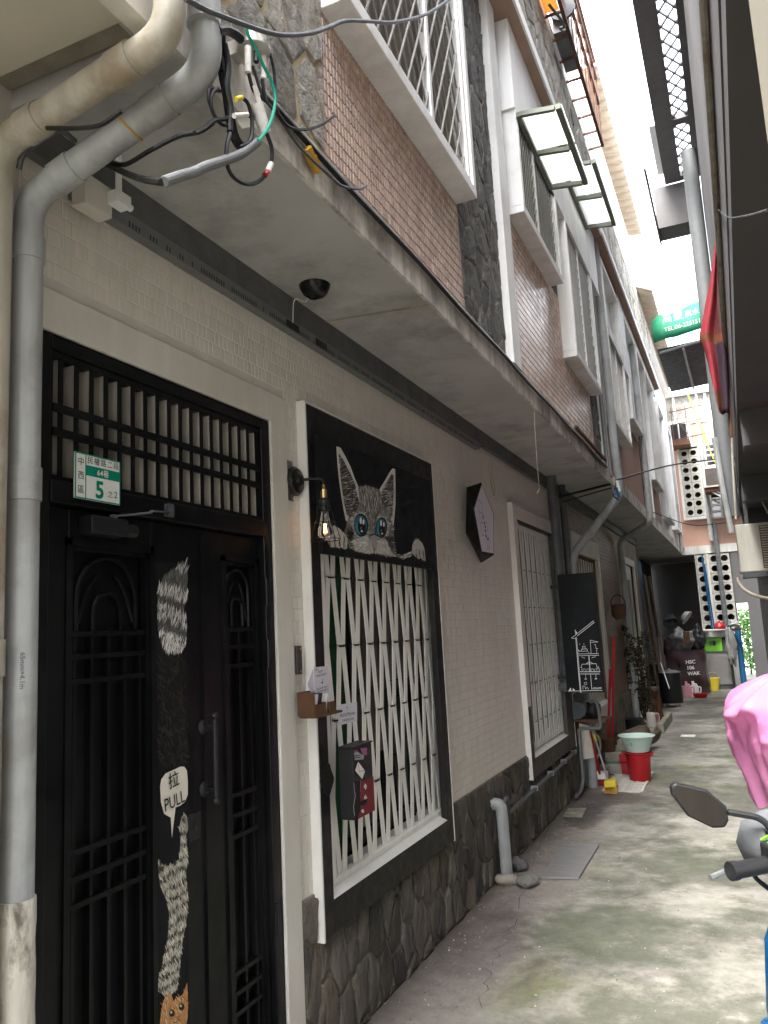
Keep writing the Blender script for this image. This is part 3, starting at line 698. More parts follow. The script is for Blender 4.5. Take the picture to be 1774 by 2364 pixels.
# --- the peeping cat
bd = MB(); bd.box(SX+.002, .060, 2.805, 4.10, 1.882, 2.378)
board = bd.build('mural_board', m_board); tag(board, 'black board with a painted kitten peering over its lower edge', 'mural board')
A = Paint(.0602, 640, 900, .24096)
LT, MD, DK = (.80,.77,.70), (.27,.25,.225), (.018,.016,.015)
earL = [(570,548),(605,560),(650,640),(700,740),(740,850),(775,930),(800,1080),(790,1150),(690,1260),(660,1250),(640,1150),(615,1000),(595,860),(580,700)]
earLi = [(588,605),(640,680),(700,800),(745,900),(768,1010),(798,1110),(760,1160),(690,1220),(672,1200),(645,1100),(622,950),(603,780)]
earR = [(980,960),(1030,880),(1075,800),(1105,760),(1128,765),(1130,900),(1130,1100),(1112,1300),(1095,1270),(1060,1200),(1010,1180),(960,1180)]
earRi = [(1000,985),(1050,890),(1098,805),(1113,820),(1115,1000),(1103,1200),(1085,1240),(1040,1150),(990,1140)]
head = [(775,940),(800,925),(860,920),(950,945),(985,965),(1010,1100),(1060,1180),(1105,1280),(1115,1340),(1118,1450),(1138,1550),(1145,1600),(1060,1600),(940,1570),(860,1572),(760,1552),(690,1515),(660,1420),(640,1380),(655,1320),(680,1230),(760,1150),(790,1080)]
for e, ei in ((earL, earLi), (earR, earRi)):
    A.poly(e, (.6,.57,.52)); A.poly(ei, (.035,.030,.028))
    A.fur(ei, 260, -.45, 46, .0022, [MD, MD, (.10,.09,.085), LT], .5)
    A.fur(ei, 120, 1.2, 34, .0018, [DK], .4)
    A.line(e+[e[0]], .006, (.72,.70,.64))
A.poly(head, (.20,.185,.165))
def hd(p):
    dx, dy = p[0]-910, p[1]-1420; return math.atan2(dy, dx)
A.fur(head, 1000, hd, 40, .0028, [MD, LT, (.30,.28,.25), DK, DK], .35)
forehead = [(780,940),(860,925),(950,950),(990,1000),(1000,1120),(950,1180),(900,1240),(850,1180),(810,1080)]
A.fur(forehead, 190, 1.45, 70, .0034, [DK, (.05,.045,.04)], .18)
A.fur(forehead, 160, 1.5, 60, .0020, [LT], .2)
cheekL = [(650,1400),(700,1330),(740,1330),(720,1420),(700,1460)]; cheekR = [(1040,1420),(1110,1340),(1115,1480),(1120,1560),(1070,1500)]
A.fur(cheekL, 70, .6, 44, .0045, [DK], .5); A.fur(cheekR, 70, 1.2, 46, .0045, [DK], .5)
muzz = [(720,1440),(860,1390),(890,1440),(960,1440),(1040,1430),(1070,1520),(1120,1590),(940,1565),(860,1570),(740,1540)]
A.poly(muzz, (.42,.40,.36)); A.fur(muzz, 420, hd, 36, .0026, [LT, (.62,.59,.53), (.40,.37,.33)], .35)
A.poly([(690,1250),(760,1180),(840,1195),(870,1330),(840,1400),(745,1400)], (.34,.32,.29)); A.poly([(955,1215),(1020,1205),(1072,1280),(1055,1400),(965,1400)], (.34,.32,.29)); A.fur([(690,1230),(760,1160),(850,1180),(880,1330),(840,1400),(740,1400)], 120, 2.3, 34, .003, [LT, (.4,.38,.34)], .5)
A.fur([(950,1200),(1020,1190),(1080,1270),(1060,1400),(960,1400)], 100, .9, 34, .003, [LT, (.4,.38,.34)], .5)
for (c, rx, ry, ro) in (((800,1297), 64, 108, -.06), ((995,1320), 50, 95, .06)):
    A.ell(c, rx+4, ry+4, (.006,.006,.007), ro); A.ell((c[0]-4, c[1]+2), rx*.9, ry*.88, (.03,.17,.25), ro); A.ell((c[0]-10, c[1]+22), rx*.62, ry*.55, (.06,.27,.36), ro)
    A.ell((c[0]+6, c[1]+12), rx*.60, ry*.74, (.004,.004,.005), ro)
    A.ell((c[0]-4, c[1]-42), rx*.17, ry*.30, (.75,.75,.72)); A.ell((c[0]+22, c[1]-30), rx*.16, ry*.24, (.75,.75,.72)); A.ell((c[0]+6, c[1]+58), rx*.17, ry*.10, (.7,.7,.68)); A.ell((c[0]-2, c[1]+30), rx*.12, ry*.15, (.18,.18,.18))
A.poly([(888,1400),(925,1388),(962,1404),(952,1458),(938,1482),(938,1530),(918,1532),(908,1472),(893,1440)], (.36,.31,.29))
A.line([(886,1398),(925,1385),(965,1402)], .005, DK); A.line([(905,1470),(918,1530),(926,1580)], .004, DK); A.line([(952,1465),(936,1535)], .003, DK); A.line([(926,1520),(930,1585)], .006, DK)
A.line([(955,1180),(935,1230),(930,1300),(940,1390)], .006, DK)
pawL = [(450,1390),(490,1335),(540,1300),(590,1330),(640,1380),(668,1420),(665,1520),(640,1530),(610,1512),(585,1518),(555,1508),(520,1512),(492,1500),(470,1440)]
pawR = [(1285,1560),(1290,1490),(1315,1440),(1345,1430),(1385,1470),(1408,1530),(1418,1642),(1392,1630),(1370,1612),(1350,1622),(1320,1600)]
A.poly([(1140,1575),(1200,1580),(1290,1540),(1290,1590),(1210,1622),(1150,1612)], (.12,.11,.10)); A.fur([(1140,1575),(1200,1580),(1290,1540),(1290,1590),(1210,1622)], 40, -.5, 40, .003, [LT, MD], .4)
for pw in (pawL, pawR):
    A.poly(pw, (.5,.48,.43)); A.fur(pw, 150, 1.35, 40, .0030, [LT, (.55,.53,.47), MD], .3)
for x0 in (495, 545, 590, 632): A.fur([(x0-9,1420),(x0+9,1420),(x0+9,1520),(x0-9,1520)], 16, 1.5, 60, .0032, [DK], .12)
for x0 in (1330, 1360, 1392): A.fur([(x0-7,1540),(x0+7,1540),(x0+7,1630),(x0-7,1630)], 14, 1.45, 50, .003, [DK], .12)
for pl in ([(1200,930),(1300,915),(1360,935),(1290,940)], [(1180,1100),(1260,1050),(1330,1060),(1230,1100)]): A.fur(pl, 30, -.2, 60, .006, [(.02,.02,.021)], .2)
A.mb.build('cat_painting', m_print, board)
# --- strip on the door: tail, speech bubble, climbing cats
sx0 = DX+.0125
stp = MB(); stp.box(DX+.0122, DX+.0138, 1.893, 2.040, .03, 1.80); strip = stp.build('painted_strip', m_board, lf1)
B = Paint(DX+.0140, 0, 1200, .52632)
tail = [(690,300),(712,262),(745,228),(790,195),(822,178),(822,345),(806,392),(815,425),(822,470),(818,540),(800,575),(768,595),(735,580),(705,545),(692,480),(690,380)]
def band(p):
    v = p[1]+(p[0]-755)*-.35
    for lo, hi, m in ((170,215,.9),(215,290,.22),(290,345,1),(345,385,.16),(385,460,1),(460,505,.2),(505,620,1.25)):
        if lo <= v < hi: return m
    return .8
B.poly(tail, (.06,.058,.055)); B.fur(tail, 620, 1.75, 34, .0042, [(.5,.48,.45), (.34,.33,.31), (.6,.58,.55)], .25, band); B.fur(tail, 90, 1.75, 40, .003, [(.6,.59,.56)], .25, band)
B.fur([(690,600),(822,600),(822,1085),(690,1085)], 420, 1.2, 40, .007, [(.018,.016,.014), (.030,.026,.021), (.012,.011,.010)], .8)
bub = [(700,1170),(706,1138),(725,1112),(790,1082),(808,1082),(820,1100),(824,1150),(824,1205),(812,1238),(790,1256),(770,1264),(762,1330),(753,1408),(747,1308),(718,1292),(704,1240)]
B.poly(bub, (.70,.66,.56)); B.line(bub+[bub[0]], .002, (.01,.01,.01))
cat = [(692,1497),(703,1516),(722,1512),(745,1520),(768,1500),(785,1490),(792,1400),(785,1350),(795,1305),(810,1288),(824,1310),(824,1360),(815,1392),(824,1480),(815,1560),(824,1650),(820,1740),(800,1850),(788,1970),(775,2060),(745,2090),(715,2085),(685,2060),(688,2030),(712,1950),(735,1830),(742,1740),(735,1680),(702,1610),(695,1540)]
B.poly(cat, (.28,.26,.21)); B.fur(cat, 1100, 1.35, 26, .0042, [(.62,.58,.48), (.48,.45,.37), (.34,.31,.26)], .4, lambda p: .10 if math.sin((p[1]+.55*(p[0]-755))/8.5+2.2*noise.noise(Vector((p[0]*.03, p[1]*.012, 3)))) > .25 else 1)
def tab(p): return 1
B.fur(cat, 60, 1.2, 26, .003, [(.62,.6,.5)], .5)
org = [(720,2100),(745,2072),(760,2112),(800,2082),(820,2030),(824,2140),(818,2200),(822,2320),(815,2480),(705,2480),(695,2300),(700,2200),(706,2150)]
B.poly(org, (.45,.22,.08)); B.fur(org, 360, 1.2, 30, .0045, [(.55,.30,.12), (.62,.45,.25), (.36,.15,.05)], .5)
for c in ((752,2165),(794,2137)): B.ell(c, 13, 16, (.02,.018,.015)); B.ell((c[0]-3,c[1]-4), 5, 6, (.55,.5,.3))
B.poly([(770,2182),(790,2174),(780,2192)], (.35,.12,.09)); B.line([(778,2192),(772,2206),(758,2204)], .002, (.05,.03,.02)); B.line([(778,2192),(790,2200)], .002, (.05,.03,.02))
B.mb.build('cat_and_bubble_painting', m_print, strip)
tx = MB(); o = B.P((735,1186), .002); 
ux = Vector((0, math.cos(.12), math.sin(.12))); uy = Vector((0, -math.sin(.12), math.cos(.12)))
text_mb(tx, '拉', (DX+.0195, o.y, o.z+.004), ux, uy, .050, bold=.01); o = B.P((717,1282), 0)
text_mb(tx, 'PULL', (DX+.0195, o.y+.002, o.z), ux, uy, .052, width=.092, bold=.005)
tx.build('bubble_lettering', m_ink, strip)
# --- street number plate
npl = thing('house_number_plate', 'green and white enamel house number plate over the black door', 'number plate', (-.004, 1.63, 1.93))
y0, y1, z0, z1 = 1.548, 1.716, 1.945, 2.070
mb = MB(); mb.box(.000, .0058, y0, y1, z0, z1); pl = mb.build('plate', m_plate, npl, bevel=.001)
mb = MB(); gx = (.006, .0065)
fr = .0035
for (a, b, c, d) in ((y0,y1,z0,z0+fr),(y0,y1,z1-fr,z1),(y0,y0+fr,z0+fr,z1-fr),(y1-fr,y1,z0+fr,z1-fr),(y0+.036,y0+.039,z0+fr,z1-fr),(y0+.039,y1-fr,z0+.066,z0+.094)): mb.box(gx[0], gx[1], a, b, c, d)
mb.build('green_band', m_plategreen, npl)
U, W_ = (0,1,0), (0,0,1); g1, gr, wh = MB(), MB(), MB()
for k, ch in enumerate('中西區'): text_mb(gr, ch, (.0068, y0+.008, z0+.092-.038*k), U, W_, .024)
gr.build('district_lettering', m_ink, npl); gr = MB()
for k, ch in enumerate('民權路二段'): text_mb(gr, ch, (.0068, y0+.042+.0245*k, z0+.101), U, W_, .022)
gr.build('road_lettering', m_ink, npl); gr = MB()
text_mb(gr, '之', (.0068, y0+.118, z0+.018), U, W_, .020); text_mb(gr, '2', (.0068, y0+.143, z0+.018), U, W_, .026)
gr.build('small_lettering', m_ink, npl)
text_mb(g1, '5', (.0068, y0+.072, z0+.010), U, W_, .066, bold=.03); g1.build('big_number', m_plategreen, npl)
text_mb(wh, '64巷', (.0072, y0+.078, z0+.072), U, W_, .022, bold=.012); wh.build('lane_lettering', m_plate, npl)
# ------------------------------------------------------------------ things fixed on the house front
# wall lamp
lp = thing('wall_lamp', 'black wire cage wall lamp with a glowing filament bulb beside the kitten mural', 'lamp', (.0, 2.69, 2.1))
ly = 2.690; lz = 2.165
mb = MB(); mb.lathe((.0015, ly, lz), [(.060,0),(.060,.010),(.052,.016),(.050,.022),(.030,.026),(.018,.040)], 28, (1,0,0)); mb.build('wall_rose', m_glossblack, lp, smooth=True)
mb = MB(); mb.box(.0, .006, ly-.052, ly-.006, lz-.082, lz+.078); mb.build('backplate', m_chrome, lp)
bx, by = .112, 2.735
mb = MB(); mb.tube(arc([(.03, ly, lz), (.075, ly+.012, lz+.004), (bx, by, lz+.004), (bx, by, lz-.03)], .03), .006, 8); mb.build('arm', m_glossblack, lp, smooth=True)
mb = MB(); mb.lathe((bx, by, lz-.075), [(.010,0),(.0135,.002),(.0135,.035),(.008,.04),(.006,.055)], 14); mb.build('brass_cap', m_brass, lp, smooth=True)
mb = MB(); mb.lathe((bx, by, lz-.128), [(.017,0),(.021,.004),(.021,.045),(.012,.054)], 16); mb.build('socket', m_blackp, lp, smooth=True)
bz = lz-.128
mb = MB(); mb.lathe((bx, by, bz), [(.013,.0),(.015,-.012),(.024,-.055),(.031,-.080),(.030,-.096),(.018,-.110),(.0,-.114)], 20, cap=False); mb.build('bulb', m_bulb, lp, smooth=True)
mb = MB()
for k in range(6):
    a = k*math.pi/3; mb.tube([(bx+.005*math.cos(a), by+.005*math.sin(a), bz-.045), (bx+.010*math.cos(a), by+.010*math.sin(a), bz-.085)], .0016, 5)
mb.build('filament', m_fil, lp)
mb = MB()
for rr, zz in ((.023, bz+.02), (.040, bz-.045), (.060, bz-.112)):
    mb.tube([(bx+rr*math.cos(t*math.pi/12), by+rr*math.sin(t*math.pi/12), zz) for t in range(25)], .0017, 5, caps=False)
for k in range(6):
    a = k*math.pi/3+.3; mb.tube([(bx+.022*math.cos(a), by+.022*math.sin(a), bz+.03), (bx+.040*math.cos(a), by+.040*math.sin(a), bz-.045), (bx+.060*math.cos(a), by+.060*math.sin(a), bz-.112)], .0015, 5)
mb.build('cage', m_glossblack, lp)
# bell plate on the tile strip
bp_ = MB(); q = PX((687,1524), 0); bp_.box(.0, .012, q.y-.020, q.y+.016, q.z-.054, q.z+.054); o = bp_.build('bell_plate', m_browntrim, bevel=.002); tag(o, 'small dark bell plate on the tiles between door and window', 'door bell')
mb = MB(); 
for s in (-1, 1): mb.lathe((.012, q.y, q.z+s*.042), [(.005,0),(.005,.002),(.001,.003)], 8, (1,0,0))
mb.build('screw', m_chrome, o)
# notices, card holder
mb = MB(); P = [PX(p, .056) for p in [(724,1541),(756,1538),(760,1609),(728,1619)]]; mb.prism(P, (.0015,0,0)); T = [PX(p, .0562) for p in [(722,1545),(709,1581),(727,1617)]]; mb.prism(T, (.0012,0,0))
o = mb.build('arrow_notice', m_paper); tag(o, 'lilac paper notice with an arrow pointing towards the door', 'notice')
mb = MB(); org = P[3]; ux = (P[2]-P[3]).normalized(); wd = (P[2]-P[3]).length; hh = (P[0]-P[3]).length; uy = (P[0]-P[3]).normalized()
def lines(mb, org, ux, uy, rows, x):
    """handwriting too small to read: rows of short ink strokes"""
    r = random.Random(5)
    for (fx, fy, s, wd_) in rows:
        t = 0
        while t < wd_:
            w_ = s*r.uniform(.35, .7); p = Vector((x, org.y, org.z)) + Vector(ux)*(fx+t) + Vector(uy)*fy
            for k in range(2):
                q = p+Vector(uy)*s*r.uniform(0, .8); mb.flat([q, q+Vector(ux)*w_, q+Vector(ux)*w_+Vector(uy)*s*.18, q+Vector(uy)*s*.18], (1,0,0))
            q = p+Vector(ux)*w_*r.random()*.7; mb.flat([q, q+Vector(ux)*s*.16, q+Vector(ux)*s*.16+Vector(uy)*s*.9, q+Vector(uy)*s*.9], (1,0,0))
            t += w_+s*r.choice((.2, .25, .6))
lines(mb, org, ux, uy, [(.006,hh*.88,.008,.025),(wd*.3,hh*.79,.010,.03),(wd*.15,hh*.69,.009,wd*.7),(wd*.46,hh*.46,.020,.006),(wd*.12,hh*.30,.009,wd*.75),(wd*.12,hh*.21,.009,wd*.75),(wd*.5,hh*.08,.012,.02)], .0578)
mb.build('lettering', m_ink, o)
mb = MB(); P = [PX(p, .060) for p in [(779.5,1627.5),(824,1621),(824.5,1665),(782,1675)]]; mb.prism(P, (.0015,0,0)); o = mb.build('small_notice', m_paper); tag(o, 'small lilac card notice clipped on the white grille next to the wooden rack', 'notice')
mb = MB(); org = P[3]; ux = (P[2]-P[3]).normalized(); wd = (P[2]-P[3]).length; hh = (P[0]-P[3]).length; uy = (P[0]-P[3]).normalized()
lines(mb, org, ux, uy, [(wd*.44,hh*.66,.016,.008),(wd*.08,hh*.36,.014,wd*.84),(wd*.2,hh*.12,.012,wd*.6)], .0618); mb.build('lettering', m_ink, o)
rk = thing('card_rack', 'small brown wooden card rack on the black window surround', 'rack', (.06, 2.80, 1.25))
c0 = PX((709,1650), .07); y0, y1, z0 = c0.y-.012, c0.y+.205, 1.262
mb = MB(); mb.box(.038, .046, y0, y1-.05, z0, z0+.088); mb.build('back_board', m_wood, rk)
mb = MB(); mb.box(.046, .112, y0, y1, z0-.006, z0+.002); mb.build('base_board', m_wood, rk)
for yy in (y0, y0+.085): mb = MB(); mb.box(.046, .108, yy, yy+.007, z0+.002, z0+(.088 if yy == y0 else .045)); mb.build('divider', m_wood, rk)
mb = MB(); mb.box(.104, .111, y0+.007, y0+.085, z0+.002, z0+.042); mb.build('front_board', m_wood, rk)
mb = MB(); mb.box(.104, .111, y0+.11, y0+.16, z0+.002, z0+.042); mb.build('front_board', m_wood, rk)
for k, (dy, m_, hgt, lab_) in enumerate(((.030, m_paper, .075, 'cream name card stack standing in the front slot of the wooden rack'), (.060, m_blackp, .078, 'black name card stack in the middle of the wooden rack'), (.118, m_whiteplastic, .07, 'white name card stack leaning in the far slot of the wooden rack'))):
    mb = MB(); mb.obox((.078, y0+dy, z0+.002+hgt/2), (.022,0,0), (0,.010,0), (.006,0,hgt/2)); tag(mb.build('card_stack', m_), lab_, 'cards')
# mail box
mbx = thing('mail_box', 'black and red metal mail box painted with envelopes, hung on the white grille', 'mail box', (.07, 2.93, .85))
ya, yb = 2.825, 2.985; za, zb = .845, 1.12; xa, xb = -.01, .115
q1 = PX((814,1726), .115); q2 = PX((858,1716), .115); ya, yb = q1.y, q2.y; zb = q1.z-.004; za = PX((816,1898), .115).z
xbk = max(-.012, PY((784,1810), ya).x)
mb = MB(); mb.box(xbk, .115, ya, yb, za, zb); body = mb.build('body', m_blackp, mbx, bevel=.003)
mb = MB(); mb.box(xbk, .119, ya-.002, yb+.002, zb+.0005, zb+.006); mb.build('lid', m_blackp, mbx)
mb = MB(); mb.box(.1154, .1175, ya+.002, yb-.002, za+.002, za+(zb-za)*.50); mb.build('red_front', m_darkred, mbx)
C = Paint(.1178, 700, 1520, .18083)
W1 = (.66,.65,.60)
C.poly([(702,1318),(790,1438),(755,1545),(664,1432)], W1); C.line([(702,1318),(716,1442),(785,1436)], .002, (.03,.03,.03)); C.line([(716,1442),(755,1545)], .0012, (.3,.3,.3))
for (a_, b_) in ((795,1640),(797,1785)): C.poly([(a_-2,b_-45),(a_+20,b_-8),(a_+5,b_+40),(a_-22,b_)], W1); C.line([(a_-2,b_-45),(a_,b_+5),(a_+20,b_-8)], .001, (.3,.05,.05))
C.poly([(735,1825),(818,1790),(818,1840),(790,1870),(735,1882)], (.01,.008,.008))
catp = [(648,1590),(660,1560),(690,1575),(735,1552),(730,1650),(725,1760),(735,1850),(730,1950),(700,2010),(700,2060),(690,2085),(668,2080),(660,2000),(648,1950),(645,1880),(668,1760),(655,1680)]
C.poly(catp, (.012,.012,.012)); C.line([(648,1590),(655,1680),(668,1760),(645,1880),(648,1950),(662,2010)], .0025, (.6,.6,.58)); C.line([(730,1555),(735,1580),(728,1700)], .0015, (.6,.6,.58))
C.poly([(645,1175),(690,1165),(690,1225),(645,1225)], (.20,.08,.12)); C.poly([(730,1150),(815,1140),(815,1240),(760,1230)], (.28,.10,.20)); C.poly([(650,1215),(690,1190),(740,1225),(780,1240),(770,1290),(660,1300)], (.25,.27,.27)); C.line([(655,1240),(735,1240)], .003, (.05,.05,.05)); C.line([(655,1265),(735,1265)], .003, (.05,.05,.05))
C.mb.build('envelope_painting', m_print, mbx)
mb = MB(); q = C.P((760,1950)); mb.lathe((.1176, q.y, q.z), [(.008,0),(.007,.004),(.002,.005)], 12, (1,0,0)); mb.build('lock', m_chrome, mbx)
# leaf-shaped plate painted on the surround
lf_ = [(290,1330),(325,1345),(345,1430),(380,1520),(378,1570),(345,1680),(325,1760),(300,1765),(250,1710),(215,1640),(202,1570),(212,1480),(250,1380)]
mb = MB(); mb.prism([PX((700+p[0]*.18083, 1520+p[1]*.18083), SX+.001) for p in lf_], (.006,0,0)); o = mb.build('leaf_plate', m_blacktrim, bevel=.001); tag(o, 'matt charcoal leaf shaped plate on the black surround below the card rack', 'plaque')
# pentagon sign
pen = thing('pentagon_sign', 'five sided black box sign with a lilac face on the tiles between the windows', 'sign', (0, 4.9, 2.0))
pz_ = [PX(p, .135) for p in ((1112,1114),(1093,1173),(1112,1276),(1141,1281),(1141,1187))]
F_ = [Vector((.135, p.y, p.z)) for p in pz_]; cy = sum(p.y for p in F_)/5; cz = sum(p.z for p in F_)/5
Bk = [PX((1078,1125), .0), PX((1076,1230), .0), PX((1111,1300), .0), Vector((.0, F_[3].y+.16, F_[3].z+.0)), Vector((.0, F_[4].y+.12, F_[4].z+.02))]
mb = MB(); n = 5
mb.add(Bk+F_, [(i, n+i, n+(i+1)%n, (i+1)%n) for i in range(n)] + [(0,1,2,3,4), (9,8,7,6,5)]); cas = mb.build('casing', m_board, pen)
mb = MB(); mb.flat([Vector((.1362, cy+(p.y-cy)*.93, cz+(p.z-cz)*.955)) for p in F_], (1,0,0)); mb.build('sign_face', m_paper, pen)
S = Paint(.1368, 1050, 1050, .11753)
Kk = (.03,.025,.03)
for L in ([(455,870),(535,960),(548,1130)], [(455,870),(480,1120),(500,1340),(540,1590)], [(490,1120),(555,1160),(575,1190),(560,1240)], [(515,1350),(545,1330),(540,1240)], [(540,1590),(580,1580)], [(560,1240),(585,1290)], [(570,1320),(600,1420)], [(600,1440),(612,1530),(600,1580)], [(610,1560),(640,1640),(670,1650)], [(625,1310),(640,1400),(650,1500)], [(630,1640),(650,1860),(690,1800)], [(665,1600),(690,1800)]): S.line(L, .0035, Kk)
for c in ((560,1225),(590,1340),(600,1410),(605,1490),(620,1600),(655,1655)): S.ell(c, 13, 26, Kk, n=8)
S.mb.build('line_drawing', m_print, pen)
# loose hook of wire above the sign
wr = MB(); 
H_ = [PX((1050+x*.11753, 1050+y*.11753), .012) for x, y in ((690,20),(700,250),(720,520),(745,700),(770,800))]; wr.tube(spline(H_, 4), .004, 6)
H_ = [PX((1050+x*.11753, 1050+y*.11753), .016) for x, y in ((685,25),(720,240),(765,520),(790,650),(780,800))]; wr.tube(spline(H_, 4), .0025, 6)
o = wr.build('bell_wire', m_pvcold); tag(o, 'loose cream wire loop hanging from the beam beside the pentagon sign', 'wire')
# trunking under the beam with torn end
tk = thing('cable_trunking', 'slotted grey cable trunking running under the dark beam', 'trunking', (.02, 3.4, 2.78))
mb = MB(); mb.box(.0, .036, 1.52, 5.2, 2.778, 2.8245); mb.build('duct', m_conduit, tk)
mb = MB(); yy = 1.72
while yy < 5.1: mb.box(.0361, .0366, yy, yy+.006, 2.782, 2.800); yy += .014 if rnd.random() > .1 else .05
kind(mb.build('slots', m_blackp, tk), 'stuff')
for yy in (2.62, 2.86):
    mb = MB(); mb.box(.0362, .0372, yy, yy+.10, 2.786, 2.815); mb.build('torn_hole', m_blackp, tk)
# junction box and its little camera under the soffit
jb = MB(); jb.box(.033, .085, 1.50, 1.60, 2.735, 2.825); o = jb.build('junction_box', m_plaster, bevel=.004); tag(o, 'cream square junction box under the soffit next to the pipes', 'junction box')
cb = thing('security_camera', 'tiny white security camera under the soffit by the junction box', 'camera', (.11, 1.6, 2.78))
mb = MB(); mb.box(.086, .125, 1.575, 1.632, 2.768, 2.805); mb.build('body', m_whiteplastic, cb, bevel=.003)
mb = MB(); mb.tube([(.105, 1.632, 2.786), (.105, 1.652, 2.786)], .010, 10); mb.build('lens', m_whiteplastic, cb)
mb = MB(); mb.box(.10, .11, 1.595, 1.61, 2.805, SOF); mb.build('bracket', m_whiteplastic, cb)
# black dome on the soffit with its flex
cl = thing('ceiling_lamp', 'black half dome lamp on the soffit with a white flex', 'lamp', (.14, 2.67, 2.88))
mb = MB(); q = PZ((727,658), SOF); mb.lathe((q.x, q.y, SOF), [(.062,-.001),(.060,-.012),(.050,-.034),(.030,-.050),(.0,-.055)], 20); mb.build('dome', m_glossblack, cl, smooth=True)
mb = MB(); mb.tube(spline([(q.x-.03, q.y+.01, SOF-.02), (q.x-.06, q.y+.03, SOF-.045), (.06, q.y+.02, SOF-.03), (.037, q.y+.04, 2.815)], 5), .002, 6); mb.build('flex', m_whiteplastic, cl)
# ------------------------------------------------------------------ upper floors of the first house
up_opens = []
mb = MB(); mb.box(-.1, UX-.004, 1.33, 8.02, 3.066, 7.2); mb.build('upper_wall', m_grout, H1)
rubble(H1, UX, 1.34, 2.148, 3.066, 5.2, .16, .22, 31, m_stonelt, m_mortarlt, h=.010, gap=.010)
rubble(H1, UX, 3.60, 4.365, 3.066, 5.5, .12, .18, 32, m_stoneup, m_mortargrey, h=.007, gap=.006)
rubble(H1, UX, 4.555, 4.635, 3.066, 4.14, .09, .22, 33, m_stoneup, m_mortargrey, h=.012, gap=.004)
rubble(H1, UX, 7.46, 7.84, 3.066, 5.2, .15, .24, 34, m_stoneup, m_mortargrey, h=.012, gap=.008)
tile_field(H1, UX-.004, 2.15, 3.60, 3.08, 3.68, .024, .048, [], m_pink, m_pink_o, 230, (2.7, 3.2), 'pink_tile', 9, gap=.0045, h=.004, half=False, cvar=.16)
tile_field(H1, UX-.004, 4.64, 7.46, 3.08, 4.20, .024, .048, [], m_pink, m_pink_o, 60, (4.64, 3.2), 'pink_tile', 10, gap=.0045, h=.004, half=False, cvar=.16)
mb = MB(); mb.box(UX-.004, UX+.045, 4.37, 4.55, 3.066, 6.6); mb.build('pilaster', m_baywhite, H1)
mb = MB(); mb.box(UX, .588, 4.66, 8.0, 4.86, 5.50); mb.box(UX, .588, 3.62, 4.37, 5.52, 6.4); mb.build('white_upper_wall', m_whitewall, H1)
mb = MB(); mb.box(UX, .655, 3.62, 8.0, 5.502, 5.51); mb.build('cornice_soffit', m_brownsoffit, H1)
mb = MB(); mb.box(UX, .67, 3.62, 8.02, 5.511, 5.60); mb.build('cornice', m_whitewall, H1)
rubble(H1, .588, 4.6, 8.0, 5.602, 6.58, .16, .26, 36, m_stonelt, m_mortargrey, h=.012, gap=.008)
mb = MB(); mb.box(-.1, .60, 1.33, 8.02, 6.60, 6.75); mb.build('roof_slab', m_whitewall, H1)
def bay(parent, y0, y1, z0, z1, kind_='lattice', x1=.59, t=.045, mull=(), sp=.075, fold='bay_window', st=(1.7, .0055), near_wide=None):
    a = y0 if near_wide is None else near_wide
    mb = MB(); mb.box(UX-.02, x1, y0, y1, z0, z0+.05); mb.box(UX-.02, x1, y0, y0+t, z0+.05, z1); mb.box(UX-.02, x1, y1-t, y1, z0+.05, z1); mb.box(UX-.02, x1, y0, y1, z1, z1+.05)
    o = mb.build(fold, m_baywhite, parent, bevel=.004)
    mb = MB(); mb.box(x1-.05, x1-.012, y0+t, y1-t, z0+.05, z0+.085); mb.box(x1-.05, x1-.012, y0+t, y0+t+.03, z0+.085, z1); mb.box(x1-.05, x1-.012, y1-t-.03, y1-t, z0+.085, z1); mb.build('inner_frame', m_baywhite, o)
    for my in mull: mb = MB(); mb.box(x1-.05, x1-.014, my-.014, my+.014, z0+.085, z1); mb.build('mullion', m_baywhite, o)
    if kind_ == 'lattice':
        lattice(o, x1-.03, y0+t+.03, y1-t-.03, z0+.085, z1, sp, st[0], m_lattice, st[1])
    if kind_ == 'blank':
        mb = MB(); mb.box(UX-.02, UX+.01, y0+t, y1-t, z0+.05, z1); mb.build('blank_panel', m_whitewall, o)
    else:
        mb = MB(); mb.box(UX-.02, UX+.004, y0+t, y1-t, z0+.05, z1); mb.build('pane', m_glass, o)
    return o
b1 = bay(H1, 2.16, 3.59, 3.67, 5.45, mull=(3.02,), sp=.10, st=(1.9, .0055))
mb = MB(); zz = 3.76
while zz < 5.4: mb.add([(UX+.02, 2.24, zz),(UX+.02, 3.52, zz),(UX+.035, 3.52, zz+.022),(UX+.035, 2.24, zz+.022)], [(0,1,2,3)]); zz += .03
mb.build('blind_slats', m_blind, b1)
b2 = bay(H1, 4.68, 5.90, 4.145, 4.86, mull=(5.2,), sp=.05); b3 = bay(H1, 6.25, 7.50, 3.675, 5.40, mull=(6.85,), sp=.05)
